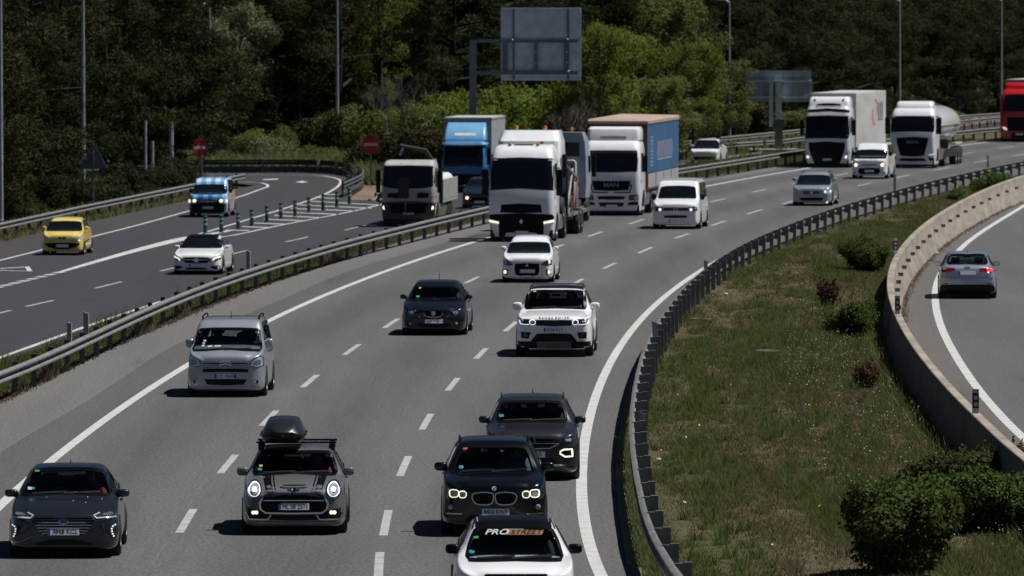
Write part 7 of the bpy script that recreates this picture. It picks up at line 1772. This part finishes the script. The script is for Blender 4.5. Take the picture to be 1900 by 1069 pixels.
# shrubs beyond the roads
SH = {}
def shrub_proto(key, mat, seed, per=620, ln=.17, wd=.10): SH[key] = bush_mesh('foliage', blobset(4, 4, 4, 10, seed, .2), mat, per, ln, wd)
shrub_proto('green', GREEN_L, 50); shrub_proto('green2', GREEN_L, 51, 480); shrub_proto('olive', OLIVE_L, 52); shrub_proto('dark', DARK_L, 53); shrub_proto('pale', PALE_L, 54, 520, .13, .09); shrub_proto('pine', PINE_L2, 55, 800, .22, .05)
stem_me = MB()
for k in range(8): stem_me.tube([(.2 * math.cos(k), .2 * math.sin(k), 0), (1.1 * math.cos(k), 1.1 * math.sin(k), 2.2)], [.06, .02], 5, False)
stem_mesh = stem_me.mesh('stems', BARK)
def shrub(px, Y, w, h, key, label, group=None, gz=None):
    r = tag(empty('shrub', (at_depth(px, Y), Y, ZL - .15 if gz is None else gz), RNG.uniform(0, 6.28)), label, 'shrub', group); r.scale = (w / 4, w / 4, h / 4); inst('foliage', SH[key], r); inst('stems', stem_mesh, r)
for i, (px, Y, w, h, key) in enumerate([(735, 478, 4, 4.2, 'green2'), (790, 470, 4.2, 4.3, 'green'), (835, 474, 4, 5.0, 'green'), (880, 472, 4, 4.6, 'green2'), (925, 476, 4.2, 5.4, 'green'), (975, 474, 4.4, 5.2, 'green'), (1020, 470, 4.2, 4.6, 'green2'), (1062, 474, 4.4, 5.6, 'green'), (1130, 476, 4.4, 6.0, 'green'), (1175, 480, 4.4, 4.4, 'green2'), (1215, 484, 4.0, 4.2, 'olive')]):
    shrub(px, Y, w, h, key, 'bright green shrub in the belt below the direction board, %s from the left' % ORDN[i], 'green shrubs below the board')
for i, (px, Y, w, h, key) in enumerate([(700, 455, 3.8, 2.4, 'dark'), (745, 446, 4.2, 3.2, 'dark'), (790, 442, 4.2, 3.6, 'dark'), (835, 448, 4.0, 3.2, 'dark'), (880, 455, 4.0, 2.8, 'dark')]):
    shrub(px, Y, w, h, key, 'brownish shrub behind the tipper lorry and blue lorry, %s from the left' % ORDN[i], 'brown shrubs behind the lorries')
for i, px in enumerate(row(350, 700, 30)):
    shrub(px + RNG.uniform(-8, 8), 470 + RNG.uniform(-3, 6), RNG.uniform(2.2, 3.4), RNG.uniform(.9, 1.7) + (1.2 if 460 < px < 560 else 0), ('olive', 'green2', 'olive', 'dark')[i % 4], 'low shrub on the bank behind the loop rail, %s from the left' % ORDN[i], 'low shrubs behind the loop rail')
shrub(505, 468, 3.2, 2.5, 'pale', 'pale flowering shrub on the bank behind the loop rail'); shrub(635, 482, 3.6, 4.0, 'olive', 'olive shrub behind the lamp column at the bend'); shrub(590, 484, 3.6, 3.6, 'dark', 'dark shrub left of the lamp column at the bend')
for i, px in enumerate(row(-10, 325, 33)):
    Yb_ = float(np.interp(px, [-10, 330], [345, 408])); shrub(px + RNG.uniform(-8, 8), Yb_ + RNG.uniform(3, 14), RNG.uniform(2.2, 3.4), RNG.uniform(1.0, 2.6), ('pine', 'dark')[i % 2], 'undergrowth shrub under the left pines, %s from the left' % ORDN[i], 'undergrowth under the left pines')
for i, px in enumerate(row(1180, 1960, 34)):
    Y = slope_Y(px) + 3; shrub(px + RNG.uniform(-8, 8), Y + RNG.uniform(0, 4), RNG.uniform(2.6, 4.2), RNG.uniform(1.4, 3.2), ('dark', 'pine', 'olive')[i % 3], 'undergrowth shrub at the foot of the right-hand slope, %s from the left' % ORDN[i], 'undergrowth on the right-hand slope')
# bare grey shrub
def bare(px, Y, h, label, seed):
    rs = random.Random(seed); mb = MB()
    def grow(p, d, l, r_, dep):
        q = p + d * l; mb.tube([p, (p + q) / 2 + Vector((rs.uniform(-.05, .05), rs.uniform(-.05, .05), 0)), q], [r_, r_ * .8, r_ * .55], 4, False)
        if dep:
            for _ in range(3): grow(q, (d + Vector((rs.uniform(-.6, .6), rs.uniform(-.6, .6), rs.uniform(-.1, .5)))).normalized(), l * rs.uniform(.6, .85), r_ * .55, dep - 1)
    for k in range(7): grow(Vector((rs.uniform(-.5, .5), rs.uniform(-.5, .5), 0)), Vector((rs.uniform(-.5, .5), rs.uniform(-.5, .5), 1)).normalized(), h * .3, .055, 4)
    o = mb.obj('bare_shrub', M('bare_twigs', (.20, .17, .155), .9, noise=.3, nscale=6)); o.location = (at_depth(px, Y), Y, ZL - .1); tag(o, label, 'shrub'); return o
bare(742, 462, 6.4, 'bare grey-brown shrub left of the direction board', 5); bare(1085, 462, 5.0, 'bare twiggy shrub under the right half of the direction board', 8); bare(1290, 505, 3.6, 'bare pale branches left of the far triangular sign', 9)

# ------------------------------------------------------------------ grass and weeds
def vnoise(x, y, s, seed):
    r = np.random.default_rng(seed).random((64, 64)); u = x / s; v = y / s; i = np.floor(u).astype(int); j = np.floor(v).astype(int); fu = u - i; fv = v - j
    fu = fu * fu * (3 - 2 * fu); fv = fv * fv * (3 - 2 * fv); g = lambda a, b: r[a % 64, b % 64]
    return (g(i, j) * (1 - fu) + g(i + 1, j) * fu) * (1 - fv) + (g(i, j + 1) * (1 - fu) + g(i + 1, j + 1) * fu) * fv
def grass_mat():
    m = leaf_mat('grass_blades', (.02, .02, .02), (.03, .03, .03), .45); N, Lk = nodes_of(m)
    cr = N.new('ShaderNodeValToRGB'); e = cr.color_ramp.elements; e[0].color = (.215, .170, .118, 1); e[1].color = (.105, .165, .040, 1); a = e.new(.35); a.color = (.190, .168, .092, 1); b = e.new(.62); b.color = (.150, .165, .064, 1)
    at = [n for n in N if n.type == 'ATTRIBUTE'][0]; hs = [n for n in N if n.type == 'HUE_SAT'][0]; Lk.new(at.outputs['Fac'], cr.inputs[0]); Lk.new(cr.outputs[0], hs.inputs['Color']); return m
GRASS = grass_mat()
def blades(X, Y, Z, n, hgt, tint, wd=.022, spread=.07):
    N_ = len(X); idx = np.repeat(np.arange(N_), n); k = len(idx)
    bx_ = X[idx] + RNG.normal(0, spread, k); by = Y[idx] + RNG.normal(0, spread * 1.5, k); a = RNG.uniform(0, 6.28, k); h = hgt[idx] * RNG.uniform(.5, 1.3, k); w = wd * RNG.uniform(.6, 1.5, k)
    lx = RNG.normal(0, .45, k) * h; ly = RNG.normal(0, .45, k) * h
    p0 = np.stack([bx_ - np.cos(a) * w / 2, by - np.sin(a) * w / 2, Z[idx]], 1); p1 = np.stack([bx_ + np.cos(a) * w / 2, by + np.sin(a) * w / 2, Z[idx]], 1); p2 = np.stack([bx_ + lx, by + ly, Z[idx] + h], 1)
    return np.stack([p0, p1, p2], 1).reshape(-1, 3), np.clip(tint[idx] + RNG.normal(0, .10, k), 0, 1)
def median_grass():
    Vs = []; Ts = []
    for y0, y1, den, n, wd in ((112, 160, 95, 5, .020), (160, 230, 65, 5, .024), (230, 400, 30, 5, .034)):
        yy = RNG.uniform(y0, y1, int((y1 - y0) * 14 * den)); a = RAILR(yy) + .12; b = WALL(yy) - .1; xx = RNG.uniform(0, 1, len(yy)) * 14 + a - .25; ok = xx < b; xx, yy, a, b = xx[ok], yy[ok], a[ok], b[ok]
        t = (xx - a) / (b - a); big = vnoise(xx, yy * .085, 1.5, 1); mid = vnoise(xx, yy * .085, .5, 2); fine = vnoise(xx, yy * .12, .2, 3)
        green = .45 + .55 * (big - .5) + .5 * (mid - .5) + .16 * t + .2 * (fine - .5)
        dens = np.clip(.45 + 1.3 * (big * .5 + mid * .5 - .25) + .4 * t, .38, 1); keep = RNG.random(len(xx)) < dens; xx, yy, t, green, mid, big = (q[keep] for q in (xx, yy, t, green, mid, big))
        zz = np.array([med_z(x_, y_, t_) for x_, y_, t_ in zip(xx, yy, t)]) - .01
        h = (.035 + .11 * np.clip(mid, 0, 1) ** 2 + .12 * t * big + .16 * (vnoise(xx, yy * .2, .45, 21) > .86)); V, T = blades(xx, yy, zz, n, h, np.clip(green, 0, 1), wd); Vs.append(V); Ts.append(T)
    return np.concatenate(Vs), np.concatenate(Ts)
V, T = median_grass()
tag(link(bpy.data.objects.new('median_grass', quick_mesh('median_grass', V, 3, GRASS, T))), 'patchy green and dry grass covering the median', 'grass', kind='stuff')
def verge_grass():
    yy = RNG.uniform(155, 520, 52000); a = CSL(yy); b = CSR(yy); t = RNG.uniform(0, 1.03, len(yy)) ** .75; xx = a + (b - a) * t; keep = RNG.random(len(xx)) < np.clip(1.2 * vnoise(xx, yy * .3, 1.2, 6) + .15 + .5 * (t > .6), 0, 1); xx, yy, t = xx[keep], yy[keep], t[keep]
    zz = verge_z(xx, yy, t) - .01
    n1 = vnoise(xx, yy * .3, .8, 7); h = .04 + .16 * n1 * (1 - .5 * (t > .85)) + .28 * (n1 > .8); tint = np.where(t > .95, .10, .80 + .5 * (n1 - .5)); return blades(xx, yy, zz, 5, h, np.clip(tint, 0, 1), .03)
V, T = verge_grass(); tag(link(bpy.data.objects.new('verge_weeds', quick_mesh('verge_weeds', V, 3, GRASS, T))), 'low weeds along the strip under the central guard rail', 'weeds', kind='stuff')
def scatter(name, label, cat_, n, fpos, h, tint, wd, per=6):
    P = [fpos() for _ in range(n)]; X = np.array([p[0] for p in P]); Y = np.array([p[1] for p in P]); Z = np.array([p[2] for p in P]); V, T = blades(X, Y, Z, per, RNG.uniform(h[0], h[1], n), RNG.uniform(tint[0], tint[1], n), wd)
    return tag(link(bpy.data.objects.new(name, quick_mesh(name, V, 3, GRASS, T))), label, cat_, kind='stuff')
def pos_rail():
    y = RNG.uniform(100, 250); return float(RAILR(y)) + RNG.uniform(-.16, .1), y, 0.0
scatter('rail_weeds', 'weeds growing along the foot of the median guard rail', 'weeds', 5200, pos_rail, (.05, .2), (.45, 1.0), .03)
def pos_far():
    u = RNG.random(); px = 716 + u * 1000; py = float(np.interp(px, [716, 830, 1000, 1243, 1400, 1499, 1716], [369, 348, 324, 297, 281, 270, 247])) - RNG.uniform(1, 12); g = gl(px, py); return g.x, g.y, ZL - .03
scatter('far_verge_grass', 'green grass strip between the far rails', 'grass', 9000, pos_far, (.15, .5), (.55, 1.0), .10)
def pos_left():
    y = RNG.uniform(330, 410); return float(RAILL(y)) - RNG.uniform(-.2, 2.5), y, ZL - .1
scatter('left_verge_grass', 'dry grass under the left rail', 'grass', 5000, pos_left, (.15, .5), (.1, .7), .08)
def pos_bank():
    px = RNG.uniform(330, 760); y = RNG.uniform(462, 476) if px < 672 else RNG.uniform(430, 470); return at_depth(px, y), y, ZL - .1
scatter('bank_grass', 'tall grass on the bank behind the loop rail', 'grass', 9000, pos_bank, (.3, 1.1), (.45, .85), .12)
def pos_wall():
    s_ = RNG.uniform(40, WS[-1] - 10); p = at_s(WP, WS, s_); d = (at_s(WP, WS, s_ + .5) - at_s(WP, WS, s_ - .5)).normalized(); n = Vector((d.y, -d.x)); q = p + n * RNG.uniform(.42, .55); return q.x, q.y, 0.0
scatter('barrier_weeds', 'dry weeds along the road-side foot of the concrete barrier', 'weeds', 1500, pos_wall, (.03, .12), (.0, .25), .03, 4)
def pos_wall_l():
    s_ = RNG.uniform(5, 150); p = at_s(WP, WS, s_); return p.x - RNG.uniform(.2, .55), p.y, 0.03
scatter('barrier_tall_weeds', 'tall weeds against the shaded side of the barrier', 'weeds', 1400, pos_wall_l, (.12, .42), (.4, .95), .03)
def pos_tuft():
    while True:
        y = 112 + 190 * RNG.random() ** 1.6; t = RNG.uniform(.02, .9); a = float(RAILR(y)) + .2; b = float(WALL(y)) - .2; x = a + (b - a) * t
        if vnoise(np.array([x]), np.array([y * .085]), .9, 31)[0] > .45: return x, y, med_z(x, y, t) - .01
scatter('grass_tufts', 'longer dark green tufts standing in the median grass', 'grass', 620, pos_tuft, (.14, .34), (.78, 1.0), .020, 46)
# flowers
def flowers(name, label, n, mat, fpos, size):
    P = np.array([fpos() for _ in range(n)]); U = RNG.normal(0, 1, (n, 3)); U /= np.linalg.norm(U, axis=1, keepdims=True); Wv = np.cross(U, RNG.normal(0, 1, (n, 3))); Wv /= np.linalg.norm(Wv, axis=1, keepdims=True); s_ = size * RNG.uniform(.6, 1.3, (n, 1)); Uv = np.cross(U, Wv)
    V = np.stack([P - Wv * s_ - Uv * s_, P + Wv * s_ - Uv * s_, P + Wv * s_ + Uv * s_, P - Wv * s_ + Uv * s_], 1).reshape(-1, 3)
    tag(link(bpy.data.objects.new(name, quick_mesh(name, V, 4, mat))), label, 'flowers', kind='stuff')
def fp_white():
    while True:
        y = RNG.uniform(118, 235); t = RNG.uniform(.35, 1) ** .6; a = float(RAILR(y)); b = float(WALL(y)); x = a + (b - a) * t
        if vnoise(np.array([x]), np.array([y * .35]), 1.6, 9)[0] > .42: return x, y, med_z(x, y, t) + RNG.uniform(.15, .42)
flowers('white_flowers', 'tiny pale flower heads dotted through the right side of the median', 3200, M('pale_petal', (.42, .38, .36), .8, noise=.1, nscale=3), fp_white, .009)
def fp_yel():
    y = RNG.uniform(116, 190); t = RNG.uniform(.0, .8); a = float(RAILR(y)); b = float(WALL(y)); x = a + (b - a) * t; return x, y, med_z(x, y, t) + RNG.uniform(.1, .25)
flowers('yellow_flowers', 'scattered yellow flowers in the near median', 60, M('yellow_petal', (.65, .42, .02), .7, noise=.1, nscale=3), fp_yel, .018)
# ------------------------------------------------------------------ small things
KC = M('channel_concrete', (.20, .175, .155), .9, noise=.3, nscale=2.5, bump=.3)
ksh = [o for o in COL.objects if o.name == 'inner_shoulder'][0]
y = 100.0
while y < 235:
    e = y + 1.0; xa, xb = float(RAILR(y)), float(RAILR(e))
    v = [(xa - .34, y + .012, .0), (xa - .05, y + .012, .0), (xb - .05, e - .012, .0), (xb - .34, e - .012, .0)]; v += [(a, b, .03) for a, b, c_ in v]
    mk('channel_slab', v, [(4, 5, 6, 7), (0, 1, 5, 4), (1, 2, 6, 5), (2, 3, 7, 6), (3, 0, 4, 7)], KC, ksh); y = e
LIT = M('litter_white', (.7, .7, .72), .7, noise=.1, nscale=9)
def litter(px, py, r_, label, zz=.12):
    g = gp(px, py, zz); mb = MB(); mb.ell((0, 0, 0), (r_, r_ * .8, r_ * .7), 8, 6); mb.v = [(a * RNG.uniform(.7, 1.3), b * RNG.uniform(.7, 1.3), d * RNG.uniform(.7, 1.3)) for a, b, d in mb.v]; o = mb.obj('litter', LIT, None); o.location = g; tag(o, label, 'litter')
litter(1347, 546, .07, 'round white litter in the grass beside the median rail'); litter(1412, 577, .05, 'small pale scrap of litter in mid median'); litter(1222, 853, .05, 'white scrap of litter by the near median rail'); litter(1272, 812, .045, 'pale scrap of litter in the near median grass'); litter(1738, 470, .07, 'white scrap on the ramp shoulder behind the silver hatchback', .03); litter(1270, 933, .045, 'crumpled white scrap lowest in the near median', .12)
SLABM = M('slab_dirty', (.13, .115, .095), .9, noise=.4, nscale=3); g = gp(1418, 652, .12); o = MB().box(-.30, .30, -.5, .5, -.08, .03, .02).obj('concrete_slab', SLABM); o.location = g; o.rotation_euler = (0, 0, .3); tag(o, 'flat grey concrete slab lying in mid median', 'slab')
g = gp(1300, 592, .1); o = MB().box(-.3, .25, -.4, .4, -.06, .02, .02).obj('concrete_slab', SLABM); o.location = g; o.rotation_euler = (0, 0, -.2); tag(o, 'broken concrete slab beside the median rail posts', 'slab')
